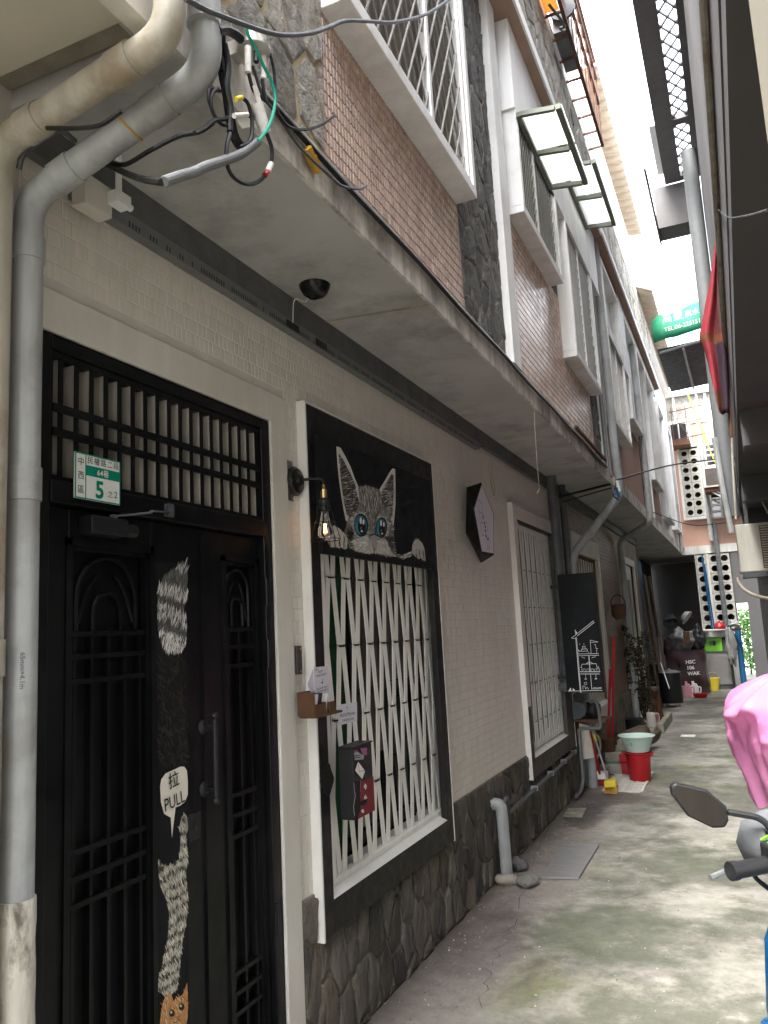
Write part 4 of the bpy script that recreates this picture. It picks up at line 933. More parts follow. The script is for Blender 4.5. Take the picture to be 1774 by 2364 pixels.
# awnings over the two far bays
def awning(name, lab, y0, y1, z, x0=.592, x1=.86, drop=.03):
    t = thing(name, lab, 'awning', ((x0+x1)/2, (y0+y1)/2, z), 'framed awnings over the bay windows')
    def zz(x): return z-drop*(x-x0)/(x1-x0)
    ym = (y0+y1)/2; mb = MB()
    mb.bar((x0+.015, y0, z), (x0+.015, y1, z), .03, .03); mb.build('rear_rail', m_awnframe, t)
    mb = MB(); mb.bar((x1, y0, zz(x1)), (x1, y1, zz(x1)), .035, .035); mb.build('front_rail', m_awnframe, t)
    for yy in (y0+.012, ym, y1-.012): mb = MB(); mb.bar((x0+.03, yy, z), (x1-.022, yy, zz(x1)), .03, .03); mb.build('cross_bar', m_awnframe, t)
    for a, b in ((y0+.03, ym-.017), (ym+.017, y1-.03)):
        mb = MB(); mb.add([(x0+.02,a,z+.018),(x1+.02,a,zz(x1)+.028),(x1+.02,b,zz(x1)+.028),(x0+.02,b,z+.018)], [(0,1,2,3)]); mb.build('panel', m_awnpanel, t)
awning('window_awning', 'dark framed awning with two frosted panels over the shorter bay window', 4.66, 5.64, 4.80)
awning('window_awning', 'dark framed awning with two frosted panels over the taller bay window', 6.25, 7.42, 5.32)
# caged balcony on the roof edge
cg = thing('caged_balcony', 'rusty caged balcony with orange sheets hung from the stone parapet', 'balcony', (.72, 6.6, 6.2))
x0, x1, y0, y1, z0, z1 = .60, .75, 4.6, 8.2, 6.60, 7.4
mb = MB()
for yy in [y0+(y1-y0)*k/16 for k in range(17)]: mb.tube([(x1, yy, z0), (x1, yy, z1)], .008, 5)
mb.build('upright_bars', m_rust, cg); mb = MB()
for zz in (z0, z0+.5, z0+1.0, z1): mb.bar((x1, y0, zz), (x1, y1, zz), .03, .03)
mb.build('long_rails', m_rust, cg); mb = MB()
for yy in [y0+(y1-y0)*k/12 for k in range(13)]: mb = MB(); mb.bar((x0, yy, z0), (x1-.016, yy, z0), .018, .018); mb.build('floor_bar', m_rust, cg)
mb = MB(); mb.box(x0+.01, x1-.03, y0, 6.1, z0+.03, z0+.036); mb.box(x1-.02, x1-.015, y0, 6.3, z0+.05, z1); mb.build('orange_sheet', m_orange, cg)
mb = MB(); mb.box(.62, .73, 6.35, 6.9, z0+.02, z0+.40); mb.build('compressor_box', m_pvcdark, cg)
mb = MB(); mb.lathe((.72, 6.33, z0+.2), [(.11,0),(.11,-.03),(.04,-.04)], 16, (0,1,0)); mb.tube(spline([(.66,6.4,z0+.1),(.74,6.2,z0-.05),(.66,6.0,z0+.02)], 5), .012, 6); mb.build('compressor_pipe', m_greycable, cg)
# ------------------------------------------------------------------ house on the near side of the pipes (its soffit shows at the top)
NB = thing('neighbour_house', 'neighbouring cream house whose soffit meets the grey drain pipes', 'house', (-.1, -1.5, 0))
mb = MB(); mb.box(-.3, -.02, -5, 1.18, 0, 2.93); mb.build('wall', m_cream, NB)
mb = MB(); mb.box(-.3, .47, -5, 1.235, 2.932, 3.07); mb.build('soffit_slab', m_nearcream, NB)
mb = MB(); mb.box(.4705, .52, -5, 1.26, 2.905, 3.08); mb.build('fascia', m_plaster, NB)
mb = MB(); mb.box(-.3, .48, -5, 1.24, 3.081, 6.6); mb.build('upper_wall', m_endpink, NB)
mb = MB(); mb.box(-.2, .40, 1.245, 1.325, 2.98, 3.06); mb.build('joint_shadow', m_mortargrey, NB)
# ------------------------------------------------------------------ drain pipes at the house corner
def pipe(name, lab, pts, r, m, group=None, couplers=(), n=18, bend=.10, cat='pipe'):
    t = thing(name, lab, cat, pts[0], group)
    P = [Vector(p) for p in pts]; mb = MB(); mb.tube(arc(P, bend, 7), r, n); mb.build('pipe_run', m, t, smooth=True)
    for (a, b) in couplers:
        a, b = Vector(a), Vector(b); mb = MB(); mb.tube([a, b], r+.004, n); mb.build('coupler', m, t, smooth=True)
    return t
el0, el1 = Vector((.062, 1.335, 2.665)), Vector((.57, 1.385, 2.865))
dd = (el1-el0).normalized()
pg = pipe('drain_pipe', 'grey drain pipe with a slanting run at the corner of the black door', [(.062,1.335,0), el0, el1, (.57,1.36,4.6)], .036, m_pvc, bend=.065,
     couplers=[((.062,1.335,1.98),(.062,1.335,1.90)), ((.062,1.335,2.50),(.062,1.335,2.56)), (el0+dd*.09, el0+dd*.15), (el1-dd*.17, el1-dd*.11), ((.57,1.375,2.98),(.57,1.374,3.03))])
mb = MB(); z = 0; pts = []; rs = []
r5 = random.Random(3)
for k in range(24): pts.append((.062, 1.335, 1.02*k/23)); rs.append(.0395+r5.uniform(-.0012,.0022))
mb.tube(pts, rs, 20); mb.build('peeling_coat', m_pvcpatch, pg, smooth=True)
mb = MB(); q = el0.lerp(el1, .58); u = dd.cross(Vector((0,0,1))).normalized(); v = dd.cross(u)
mb.tube([q+dd*.012*math.sin(t*math.pi/8)+(u*math.cos(t*math.pi/8)+v*math.sin(t*math.pi/8))*.0375 for t in range(17)], .0028, 6); mb.build('yellow_tie', m_amber, pg)
tx = MB(); text_mb(tx, '65mm×4.1m', (.062+.0265, 1.335-.0258, 1.55), (0,0,-1), (.70,.71,0), .016); tx.build('stamp_print', m_pvcdark, pg)
fl0, fl1 = Vector((.055, 1.247, 2.76)), Vector((.585, 1.235, 2.845))
dd2 = (fl1-fl0).normalized()
pipe('drain_pipe', 'yellowed cream drain pipe beside the grey one at the frame of the alley', [(.055,1.247,0), fl0, fl1, (.60,1.235,4.6)], .036, m_pvcold, bend=.07,
     couplers=[((.055,1.247,1.5),(.055,1.247,1.58)), (fl1-dd2*.16, fl1-dd2*.10), (fl0+dd2*.09, fl0+dd2*.15), ((.598,1.235,2.97),(.599,1.235,3.02))])
# ------------------------------------------------------------------ cable tap and its cables
tp = thing('cable_tap', 'round aluminium cable amplifier with white tagged plugs on the stone corner', 'cable tap', (.58, 1.58, 3.0))
def ZA(x, y, d=.60): return PX((450+x*.36145, y*.36145), d)
c = ZA(375, 265, .575)
mb = MB(); mb.lathe(c+Vector((0,0,-.02)), [(.036,-.012),(.043,-.008),(.043,.006),(.034,.012),(.034,.036),(.028,.042),(.0,.043)], 24); mb.build('housing', m_alu, tp, smooth=True)
mb = MB(); mb.box(c.x-.09, c.x-.02, c.y-.02, c.y+.02, c.z-.03, c.z+.01); mb.build('mount', m_alu, tp)
for (px0, py0, px1, py1) in ((340,300,340,465), (440,345,436,505)):
    mb = MB(); mb.tube([ZA(px0,py0,.59), ZA(px1,py1,.59)], .0085, 10); mb.build('plug_sleeve', m_label, tp, smooth=True)
mb = MB(); mb.tube([ZA(393,330,.59), ZA(393,395,.59)], .007, 8); mb.build('dark_plug', m_blackp, tp)
def cable(pts, r, m, lab, d=.60, n=6, group='cables around the round tap', cat='cable', zz=ZA, smooth=True):
    P = [zz(*p[:2], (p[2] if len(p) > 2 else d)) for p in pts]; mb = MB(); mb.tube(spline(P, 6), r, n); o = mb.build('cable', m, smooth=True); tag(o, lab, cat, group); return o
cable([(-60,-10),(60,55),(150,92),(330,160),(480,208),(600,222),(750,208),(860,170),(960,132),(1100,134),(1250,142),(1370,122),(1480,88),(1590,20),(1700,-60)], .0065, m_greycable, 'thick grey cable sagging in front of the stone corner', .64, 8)
cable([(150,195),(200,190),(255,215),(295,250)], .011, m_rubber, 'thick black feeder with a drip bend entering the round tap', .60, 8)
cable([(330,185),(345,230),(390,310),(440,420),(490,520),(512,600),(510,680),(480,790),(430,870),(405,895)], .0042, m_greenw, 'green earth wire looping down from the round tap', .625, 8)
cable([(170,210),(165,330),(180,470),(205,600),(225,740),(250,860),(290,930),(330,940)], .012, m_rubber, 'thick bundled black cable dropping behind the slanting pipe', .575, 8)
cable([(190,280),(215,420),(205,560),(230,690),(225,840)], .008, m_rubber, 'wrapped black cable twisted on the bundle', .59, 8)
cable([(150,560),(110,600),(105,680),(140,760),(190,800),(240,780)], .0045, m_rubber, 'small black cable loop left of the bundle', .585)
cable([(160,435),(205,480),(215,560),(160,580),(95,570),(90,640),(120,720)], .004, m_rubber, 'thin black cable curling behind the elbow', .58)
cable([(345,470),(365,550),(395,620)], .005, m_rubber, 'short black lead from the first white plug', .60)
cable([(432,505),(440,570),(455,650)], .005, m_rubber, 'short black lead from the second white plug', .60)
cable([(300,620),(340,660),(365,760),(365,850),(345,910),(290,940)], .005, m_rubber, 'black cable hoop hanging under the yellow tag', .60)
cable([(225,850),(205,930),(205,1040),(240,1120),(310,1170),(380,1170),(440,1130),(485,1050),(492,950),(460,850)], .0052, m_rubber, 'large black cable hoop with a white and red band under the soffit edge', .60)
cable([(0,850),(60,820),(120,770),(190,760),(240,740),(340,735),(420,770)], .0058, m_rubber, 'black cable crossing to the tags from the slanting pipe', .585)
cable([(480,340),(505,440),(515,560),(520,690),(580,790),(640,820),(720,825),(800,800),(850,770),(893,735)], .0045, m_rubber, 'black cable tail sticking out over the pink tiles', .57)
cable([(370,420),(430,600),(500,700),(560,780),(640,900),(740,1010),(860,1120),(930,1180),(1000,1200),(1060,1205),(1098,1185)], .0045, m_greycable, 'grey cable end bent out from the bundle on the ledge', .56)
_P = spline([ZA(-195,1158,.585), ZA(-90,1122,.59), ZA(0,1095), ZA(80,1060), ZA(200,1020), ZA(300,980), ZA(400,905)], 20); mb = MB(); mb.tube(_P, [.0118 if i%2 else .0100 for i in range(len(_P))], 12); tag(mb.build('conduit', m_conduit, smooth=True, ang=25), 'grey corrugated conduit rising to the green wire', 'conduit')
ZB = lambda x, y, d: PX((x*.54217, y*.54217), d)
cable([(200,545,.3),(330,545,.4),(430,530,.5),(520,470,.56)], .005, m_rubber, 'black cable running behind both slanting pipes', zz=ZB)
cable([(450,680,.15),(530,700,.3),(640,640,.45),(760,580,.5),(850,560,.55),(910,520,.585)], .006, m_rubber, 'black cable swinging from the trunking to the tags', zz=ZB)
cable([(440,690,.12),(520,730,.3),(600,760,.45),(690,775,.58)], .008, m_rubber, 'dark cable feeding the corrugated conduit', zz=ZB)
cable([(80,720,.08),(100,660,.1),(170,600,.13),(260,560,.2),(320,600,.2)], .007, m_pvcdark, 'dark conduit bending round the lower elbow', zz=ZB)
for (x, y, x2, y2, m_, rr, lab) in ((395,660,450,845,m_label,.016,'white sticker sleeve on the cable splice'), (375,545,412,655,m_label,.007,'white tape on the first lead'), (262,632,300,622,m_yellow,.006,'yellow tag on the hoop'), (250,738,335,730,m_label,.006,'pale tag on the crossing cable'), (465,1095,488,1045,m_label,.0075,'white band on the large hoop'), (448,1118,466,1098,m_red,.0075,'red band on the large hoop')):
    mb = MB(); mb.tube([ZA(x,y,.603), ZA(x2,y2,.603)], rr, 10); tag(mb.build('cable_tag', m_, smooth=True), lab, 'tag', 'tags on the cables')
mb = MB(); mb.prism([ZA(x,y,.60) for x, y in ((265,745),(335,745),(345,810),(300,822),(275,790))], (.003,0,0)); tag(mb.build('cable_tag', m_plaster), 'torn cream paper tag hanging under the crossing cable', 'tag', 'tags on the cables')
# the black bundle along the ledge
for k, (dz, dx, lab) in enumerate(((.0,.0,'upper'),(-.012,.006,'lower'))):
    P = [ZA(430+k*20, 620, .54)] + [Vector((.525+dx, y, 3.035+dz+.004*math.sin(y*5))) for y in [1.78+.2*i for i in range(31)]]; mb = MB(); mb.tube(spline(P, 3), .0085, 7); tag(mb.build('ledge_cable', m_rubber, smooth=True), lab+' of two black cables clipped along the canopy fascia', 'cable')
for (px_, py_, lab) in ((735,990,'nearer'),(768,1050,'farther')):
    q = ZA(px_, py_, .535); mb = MB(); mb.tube([q-Vector((0,.018,-.012)), q+Vector((0,.018,-.012))], .017, 8); tag(mb.build('amber_tape', m_amber), lab+' of two amber tape wraps on the ledge cables', 'tape')
# rusted bracket channel on the ledge farther on
mb = MB(); a = PX((1255,925), .53); mb.bar((.535, 6.2, 3.082), (.535, 7.7, 3.082), .024, .022); tag(mb.build('ledge_channel', m_rust), 'rusty angle iron lying on the canopy ledge', 'angle iron')
# hair-thin wire hanging from the soffit edge
P = [PX(p, .52) for p in ((1232,905),(1236,1000),(1240,1060),(1246,1130),(1240,1140))]; mb = MB(); mb.tube(P, .0012, 5); tag(mb.build('thin_wire', m_pvcold), 'thin wire hanging from the canopy edge in front of the second window', 'wire')
# ------------------------------------------------------------------ second house in the row
H2 = thing('townhouse', 'second townhouse in the row with bare tan tiles and cream grilled window', 'house', (0, 11.2, 0))
h2w = (8.33, 10.02, .45, 2.51); h2o = (8.48, 9.90, .62, 2.30); h2d = (11.95, 13.6, 0, 2.42)
mb = wall_x(MB(), -.22, -.004, 8.02, 14.4, 0, 3.03, [h2o, h2d]); mb.build('wall', m_tanw, H2)
tile_field(H2, -.004, 8.03, 11.9, .6, 2.81, .05, .05, [h2w], m_tan, m_tan, 0, (8, 1), 'tan_tile', 4, gap=.005, h=.004, half=False, cvar=.18)
mb = wall_x(MB(), -.004, .018, 8.03, 11.9, 0, .6, [h2w]); mb.build('plinth', m_mortar, H2)
mb = MB(); mb.box(-.22, .50, 8.02, 14.4, SOF+.005, 3.06); mb.build('canopy_slab', m_soffit, H2)
mb = MB(); mb.box(.5005, .515, 8.02, 14.4, SOF-.005, 3.07); mb.build('fascia', m_fascia, H2)
mb = MB(); mb.box(0, .032, 8.02, 14.4, 2.82, SOF); mb.build('beam', m_beam, H2)
w3 = surround('w', h2w, h2o, m_cream, H2)
scissor(w3, -.03, h2o[0]+.02, h2o[1]-.02, .65, 2.26, 18, [.65, .95, 1.25, 1.55, 1.85, 2.26], .040, m_cream, amp=.010)
mb = MB(); mb.box(-.155, -.145, h2o[0], h2o[1], .64, 2.3); mb.build('window_pane', m_glass, w3)
mb = MB(); mb.box(-.03, .03, 11.85, 11.95, 0, 2.52); mb.box(-.03, .03, 13.6, 13.72, 0, 2.52); mb.box(-.03, .03, 11.95, 13.6, 2.42, 2.52); dw = mb.build('door', m_cream, H2)
mb = wall_x(MB(), -.06, -.03, 11.95, 12.76, .02, 2.42, [(12.1, 12.6, 1.2, 2.2)]); mb.build('door_leaf', m_cream, dw)
mb = wall_x(MB(), -.06, -.03, 12.78, 13.6, .02, 2.42, [(12.95, 13.42, 1.2, 2.2)]); mb.build('door_leaf', m_cream, dw)
mb = MB(); mb.box(-.055, -.05, 12.1, 13.42, 1.2, 2.2); mb.build('door_glass', m_obscure, dw)
mb = MB(); mb.box(-.1, UX-.004, 8.02, 14.4, 3.066, 7.0); mb.build('upper_wall', m_endpink, H2)
mb = MB(); mb.box(UX-.004, .50, 7.86, 8.30, 3.066, 5.6); mb.build('white_strip', m_baywhite, H2)
for (y0, y1, z0, z1, kd, mu) in ((8.42, 9.72, 3.60, 4.62, 'lattice', (9.05,)), (8.42, 9.72, 4.68, 5.42, 'blank', ()), (10.2, 11.6, 4.07, 5.42, 'blank', ()), (12.6, 14.0, 3.66, 5.42, 'blank', ())):
    bay(H2, y0, y1, z0, z1, kd, mull=mu, sp=.06)
mb = MB(); mb.box(UX, .588, 9.74, 14.4, 5.43, 5.55); mb.box(UX, .588, 9.74, 10.18, 4.6, 5.43); mb.build('white_upper_wall', m_whitewall, H2)
mb = MB(); mb.box(UX, .655, 8.02, 14.4, 5.552, 5.56); mb.build('cornice_soffit', m_brownsoffit, H2)
mb = MB(); mb.box(UX, .67, 8.02, 14.4, 5.561, 5.64); mb.build('cornice', m_whitewall, H2)
rubble(H2, .588, 8.02, 14.4, 5.642, 6.55, .22, .3, 46, m_stonelt, m_mortarlt, h=.01, gap=.01)
rubble(H2, UX, 11.65, 12.5, 3.066, 4.4, .2, .3, 47, m_stoneup, m_mortargrey, h=.01, gap=.01)
mb = MB(); mb.box(UX-.002, .53, 12.5, 12.58, 3.066, 5.4); mb.build('pilaster', m_baywhite, H2)
# corrugated eaves over the row
def corrugated(name, lab, x0, x1, y0, y1, z0, z1, m, pitch=.09, amp=.018, par=None, cat='eave'):
    n = int((y1-y0)/pitch*6); mb = MB(); vs = []; 
    for i in range(n+1):
        y = y0+(y1-y0)*i/n; dz = amp*math.sin(2*math.pi*(y-y0)/pitch); vs += [(x0, y, z0+dz), (x1, y, z1+dz)]
    mb.add(vs, [(2*i, 2*i+1, 2*i+3, 2*i+2) for i in range(n)]); o = mb.build(name, m, par, smooth=True, ang=80)
    sol = o.modifiers.new('thick', 'SOLIDIFY'); sol.thickness = .012
    if par is None: tag(o, lab, cat)
    return o
corrugated('roof_eave', 'weathered corrugated roof eave above the caged balcony', .2, .78, 8.2, 12.4, 7.62, 7.55, m_corr, pitch=.2, amp=.035)
corrugated('roof_eave', 'lower weathered corrugated roof eave at the far houses', .2, .84, 12.5, 18.6, 6.95, 6.62, m_corr, pitch=.2, amp=.035)
mb = MB(); mb.box(.1, .60, 8.02, 18.8, 6.551, 7.4); mb.build('attic_wall', m_whitewall, H2)
# third house, dim under the canopy
mb = MB(); mb.box(-3.2, -.226, 8.01, 14.39, 0, 6.5); mb.build('leak_block', m_darkin, H2)  # same unseen block behind this house, added against light leaks
H3 = thing('townhouse', 'dim third townhouse at the end of the row with a blue door curtain', 'house', (0, 16.5, 0))
mb = MB(); mb.box(-.6, -.45, 14.4, 21.5, 0, 3.03); mb.box(-.6, 0, 14.4, 14.55, 0, 2.93); mb.build('wall', m_rightsof, H3)
mb = MB(); mb.box(-.6, .50, 14.4, 18.9, SOF+.005, 3.06); mb.build('canopy_slab', m_soffit, H3)
mb = MB(); mb.box(.5005, .515, 14.4, 18.9, SOF-.005, 3.07); mb.build('fascia', m_fascia, H3)
mb = MB(); mb.box(-.6, UX, 14.4, 18.9, 3.066, 6.55); mb.build('upper_wall', m_baywhite, H3)
bay(H3, 14.7, 16.0, 3.3, 5.4, 'blank'); bay(H3, 16.8, 18.0, 3.3, 5.4, 'blank')
curtain(H3, -.05, 14.6, 15.3, .9, 2.6, m_blue, 7, .03, 'door_curtain')
for k, (yy, lx, m_) in enumerate(((15.0,.12,m_woodold),(15.6,.18,m_woodold),(16.1,.10,m_rightwall),(16.6,.2,m_woodold))):
    mb = MB(); mb.obox((-.02+lx*.3, yy, 1.2), (.015,0,0), (0,.09,0), (-.08,.0,1.2)); tag(mb.build('leaning_plank', m_), ('first','second','third','fourth')[k]+' of the old planks leaning beside the blue curtain', 'plank')
# ------------------------------------------------------------------ pipes between the houses
def PXv(p, x): return PX(p, x)
a = PX((1281,1200), .07); pipe('rain_pipe', 'paint splashed dark square-looking pipe between the first two houses', [(-.1, a.y, .99), (.07, a.y, .99), (.07, a.y, SOF)], .047, m_pvcdark, 'dark pipes between the houses', couplers=[((.07,a.y,2.3),(.07,a.y,2.36))])
a2 = PX((1302,1200), .055); pipe('rain_pipe', 'slimmer black pipe next to the paint splashed pipe', [(-.1, a2.y+.04, 1.02), (.055, a2.y+.04, 1.02), (.055, a2.y+.04, SOF)], .036, m_pvcdark, 'dark pipes between the houses')
U1, L1 = PX((1433,1140), .56), PX((1322,1283), .10)
pipe('drain_pipe', 'weathered grey drain pipe slanting from the canopy edge behind the chalkboard', [(.10, L1.y+.05, 0), (.10, L1.y, L1.z), U1, (.56, U1.y-.12, 3.3), (.56, U1.y-.12, 5.6)], .042, m_pvc, couplers=[((.56,U1.y-.12,3.62),(.56,U1.y-.12,3.70))])
U2, L2 = PX((1503,1205), .56), PX((1432,1250), .08)
pipe('drain_pipe', 'blue grey drain pipe slanting under the canopy of the second house', [(.08, L2.y, .0), (.08, L2.y, L2.z), U2, (.56, U2.y, 3.2), (.56, U2.y-.1, 5.4)], .045, m_pvc)
U3 = PX((1570,1225), .56)
pipe('drain_pipe', 'slim grey drain pipe on the third house front', [(.56, U3.y, 2.9), (.56, U3.y, 5.6)], .035, m_pvc)
for k in range(4):
    y = 7.9+.075*k; mb = MB(); mb.tube([(.505, y, 3.0), (.505, y, 5.45)], .012+.004*(k%2), 8); tag(mb.build('riser_conduit', m_pvc if k%2 else m_pvcdark, smooth=True), ('first','second','third','fourth')[k]+' of four thin conduits rising beside the weathered drain pipe', 'conduit')
# meter splice under the canopy corner, sign brackets, wire across the alley
q = PX((1418,1110), .54); sp_ = thing('cable_splice', 'cluster of cable joints at the canopy corner above the chalkboard', 'cable joint', q)
for k, (dx, dz, m_) in enumerate(((0,0,m_pvcold),(.03,-.05,m_label),(-.02,-.09,m_pvcdark),(.02,-.12,m_blue))):
    mb = MB(); mb.tube([q+V(dx,0,dz+.05), q+V(dx+.01,.01,dz-.06)], .016, 8); mb.build('joint', m_, sp_, smooth=True)
mb = MB(); mb.tube(spline([q+V(-.03,0,.06), q+V(.02,0,-.02), q+V(-.02,0,-.14), q+V(.03,0,-.2)], 5), .008, 6); mb.build('loop', m_rubber, sp_)
mb = MB(); A_, B_ = PX((1292,1147), .05), PX((1412,1117), .5); mb.tube([A_, B_], .012, 6); mb.tube([A_-V(0,0,.06), B_-V(0,0,.04)], .006, 6); tag(mb.build('strut_wire', m_rubber), 'black struts from the paint splashed pipe to the canopy corner', 'strut')
mb = MB(); A_ = q+V(0,0,.0); B_ = PY((1720,1055), 9.5); M_ = PY((1560,1072), 9.0); mb.tube(spline([A_, M_, B_], 10), .008, 6); tag(mb.build('span_wire', m_rubber), 'black wire spanning the alley from the canopy corner to the grey wall', 'wire')
mb = MB(); A_ = PX((1500,1180), .5); B_ = PY((1690,1205), 16); mb.tube(spline([A_, PY((1600,1212), 15), B_], 10), .008, 6); tag(mb.build('span_wire', m_rubber), 'slack black wire in front of the pink end wall', 'wire')
# ------------------------------------------------------------------ building across the end of the alley
EY = 19.0
EB = thing('end_building', 'pink and white building closing the alley with round hole block screens', 'building', (1.1, 19.5, 0))
mb = MB(); mb.box(.55, 1.62, EY, 22, 2.94, 3.12); mb.build('white_slab', m_endwhite, EB)
mb = MB(); mb.box(.3, 3.2, EY+.12, 22, 3.121, 5.95); mb.build('pink_wall', m_endpink, EB)
mb = MB(); mb.box(.3, 3.2, EY+.10, 22, 5.951, 6.06); mb.build('string_course', m_endwhite, EB)
rubble_y = MB(); rubble_y.box(.3, 3.2, EY+.13, 22, 6.061, 6.62); rubble_y.build('stone_parapet', m_stonelt, EB)
for x in (.62, 1.12, 1.30): mb = MB(); mb.box(x, x+.05, EY+.08, EY+.13, 6.061, 6.66); mb.build('white_post', m_endwhite, EB)
mb = MB(); mb.box(.3, 1.8, EY+.02, EY+.2, 6.621, 6.68); mb.build('coping', m_endwhite, EB)
def breeze(parent, x0, z0, nx, nz_, s, y, t=.10, name='breeze_block'):
    mb = MB(); n = 16; R = s*.33; h = s/2; g = .004
    sqr = []
    for k in range(n):
        a = 2*math.pi*k/n+math.pi/4; c_, s_ = math.cos(a), math.sin(a); m_ = max(abs(c_), abs(s_)); sqr.append((c_/m_*(h-g), s_/m_*(h-g)))
    cir = [(R*math.cos(2*math.pi*k/n+math.pi/4), R*math.sin(2*math.pi*k/n+math.pi/4)) for k in range(n)]
    vs = [(a, -t/2, b) for a, b in sqr] + [(a, -t/2, b) for a, b in cir] + [(a, t/2, b) for a, b in sqr] + [(a, t/2, b) for a, b in cir]; fs = []
    for k in range(n):
        j = (k+1)%n; fs += [(k, j, n+j, n+k), (2*n+j, 2*n+k, 3*n+k, 3*n+j), (n+k, n+j, 3*n+j, 3*n+k), (j, k, 2*n+k, 2*n+j)]
    mb.add(vs, fs); me = mb.mesh(name); me.materials.append(m_block); me.flip_normals()
    for i in range(nx):
        for j in range(nz_):
            o = bpy.data.objects.new(name, me); COL.objects.link(o); put(o, (x0+(i+.5)*s, y, z0+(j+.5)*s), parent)
mb = MB(); mb.box(.60, .655, EY-.02, EY+.16, 3.72, 5.44); mb.box(1.045, 1.10, EY-.02, EY+.16, 3.72, 5.44); mb.box(.655, 1.045, EY-.02, EY+.16, 3.72, 3.78); mb.box(.655, 1.045, EY-.02, EY+.16, 5.38, 5.44); sc1 = mb.build('block_screen', m_endwhite, EB)
breeze(sc1, .657, 3.79, 2, 8, .194, EY+.04)
mb = MB(); mb.box(.66, 1.04, EY+.105, EY+.115, 3.79, 5.37); mb.build('screen_back', m_darkin, sc1)  # near-black sheet, gives the block holes their shade by colour
mb = MB(); mb.box(.735, .75, EY+.0, EY+.1, .9, 2.93); sc2 = mb.build('block_screen', m_endwhite, EB)
breeze(sc2, .752, .98, 1, 9, .215, EY+.05); breeze(sc2, 1.02, .98, 2, 9, .215, EY+.05)
mb = MB(); mb.box(.97, 1.018, EY, EY+.12, 0, 2.93); mb.box(.75, 1.46, EY, EY+.12, .0, .975); mb.build('screen_post', m_endwhite, sc2)
for (zz0, zz1) in ((3.72, 4.30), (4.90, 5.40)):
    mb = MB(); x0, x1 = 1.20, 1.75
    for k in range(5): z = zz0+(zz1-zz0)*k/4; mb.box(x0, x1, EY+.06, EY+.11, z-.02, z+.02)
    for x in (x0, 1.40, x1): mb.box(x-.018, x+.018, EY+.055, EY+.105, zz0, zz1)
    gw = mb.build('white_grille', m_endwhite, EB)
    mb = MB(); mb.box(x0, x1, EY+.112, EY+.118, zz0, zz1); mb.build('pane', m_glass, gw)
for bb in ((-.6, 1.47, 21.6, 21.8, 0, 2.94), (1.70, 3.2, 19.0, 19.2, 0, 2.94), (1.47, 1.70, 19.02, 19.15, 1.80, 2.94), (-.6, .29, 21.5, 21.59, 3.05, 6.5)): mb = MB(); mb.box(*bb); mb.build('porch_wall', m_rightsof, EB)
mb = MB(); mb.box(1.435, 1.47, 19.1, 21.7, 0, 2.94); mb.build('porch_side', m_rightsof, EB)
mb = MB(); mb.box(-.6, .55, 18.92, 21.6, 2.94, 3.04); mb.build('porch_roof', m_soffit, EB)
# grey riser pipes on the end wall
for k, (pa, pb, r) in enumerate((((1613,980),(1632,1180),.045), ((1652,1190),(1668,1440),.05))):
    A_, B_ = PY(pa, 18.9), PY(pb, 18.9); x = (A_.x+B_.x)/2+.02; 
    pipe('drain_pipe', ('upper grey riser pipe on the pink end wall', 'lower dark grey riser pipe between the two block screens')[k], [(x, 18.86, (3.2, .0)[k]), (x, 18.86, (6.4, 3.6)[k])], r, (m_pvc, m_pvcdark)[k])
mb = MB(); x = PY((1635,1350), 18.8).x; mb.tube([(x, 18.8, .9), (x-.05, 18.8, 2.9)], .02, 6); mb.tube([(x+.05, 18.8, .9), (x-.02, 18.8, 2.7)], .015, 6); tag(mb.build('blue_pole', m_blue), 'pair of thin blue poles leaning on the lower block screen', 'pole')
# outdoor unit hung on the end wall, over a dark bracket
ac = thing('air_conditioner', 'outdoor unit with a brown mesh face on the end wall', 'air conditioner', PY((1650,1125), 18.3))
P = [PY(p, 18.3) for p in ((1621,1079),(1631,1125),(1679,1117),(1669,1069))]
x0, x1 = P[0].x, P[2].x; z0, z1 = P[1].z, P[0].z
mb = MB(); mb.box(x0, x1+.35, 18.3, 18.8, z0, z1); mb.build('casing', m_acwhite, ac)
mb = MB(); mb.box(x0+.05, x1+.3, 18.29, 18.298, z0+.04, z1-.04); mb.build('mesh_face', m_woodold, ac)
mb = MB(); zz = z0+.05
while zz < z1-.04: mb.box(x0+.05, x1+.3, 18.285, 18.289, zz, zz+.006); zz += .018
mb.build('mesh_wires', m_greycable, ac)
mb = MB(); mb.box(x0, x1+.2, 18.35, 18.95, z0-.09, z0-.002); mb.build('bracket', m_rust, ac)
for k in range(2): mb = MB(); mb.bar((x0+.15+.1*k, 18.4, z0-.1), (x0+.45+.1*k, 18.4, z0-.32), .03, .03); mb.build('strut', m_pvc, ac)
# shaded window cage at the left of the end wall
cgw = thing('window_cage', 'black window cage and ledge at the corner of the end wall', 'window cage', PY((1560,1020), 18.6))
P = PY((1535,1032), 18.6); x0 = .5; mb = MB(); mb.box(.5, .92, 18.5, 19.05, P.z-.02, P.z+.10); mb.build('ledge', m_rust, cgw)
mb = MB(); mb.box(.5, .95, 19.06, 19.115, P.z+.10, P.z+.66); mb.build('frame', m_endwhite, cgw)
mb = MB(); mb.box(.53, .68, 19.04, 19.058, P.z+.16, P.z+.58); mb.box(.71, .86, 19.04, 19.058, P.z+.16, P.z+.58); mb.build('pane', m_darkin, cgw)
mb = MB()
for z in (.10, .45, .75): mb.bar((.55, 18.5, P.z+z), (1.25, 18.5, P.z+z+.06), .02, .02)
for x in (.6, .9): mb.bar((x, 18.5, P.z+.1), (x, 18.5, P.z+.85), .015, .015)
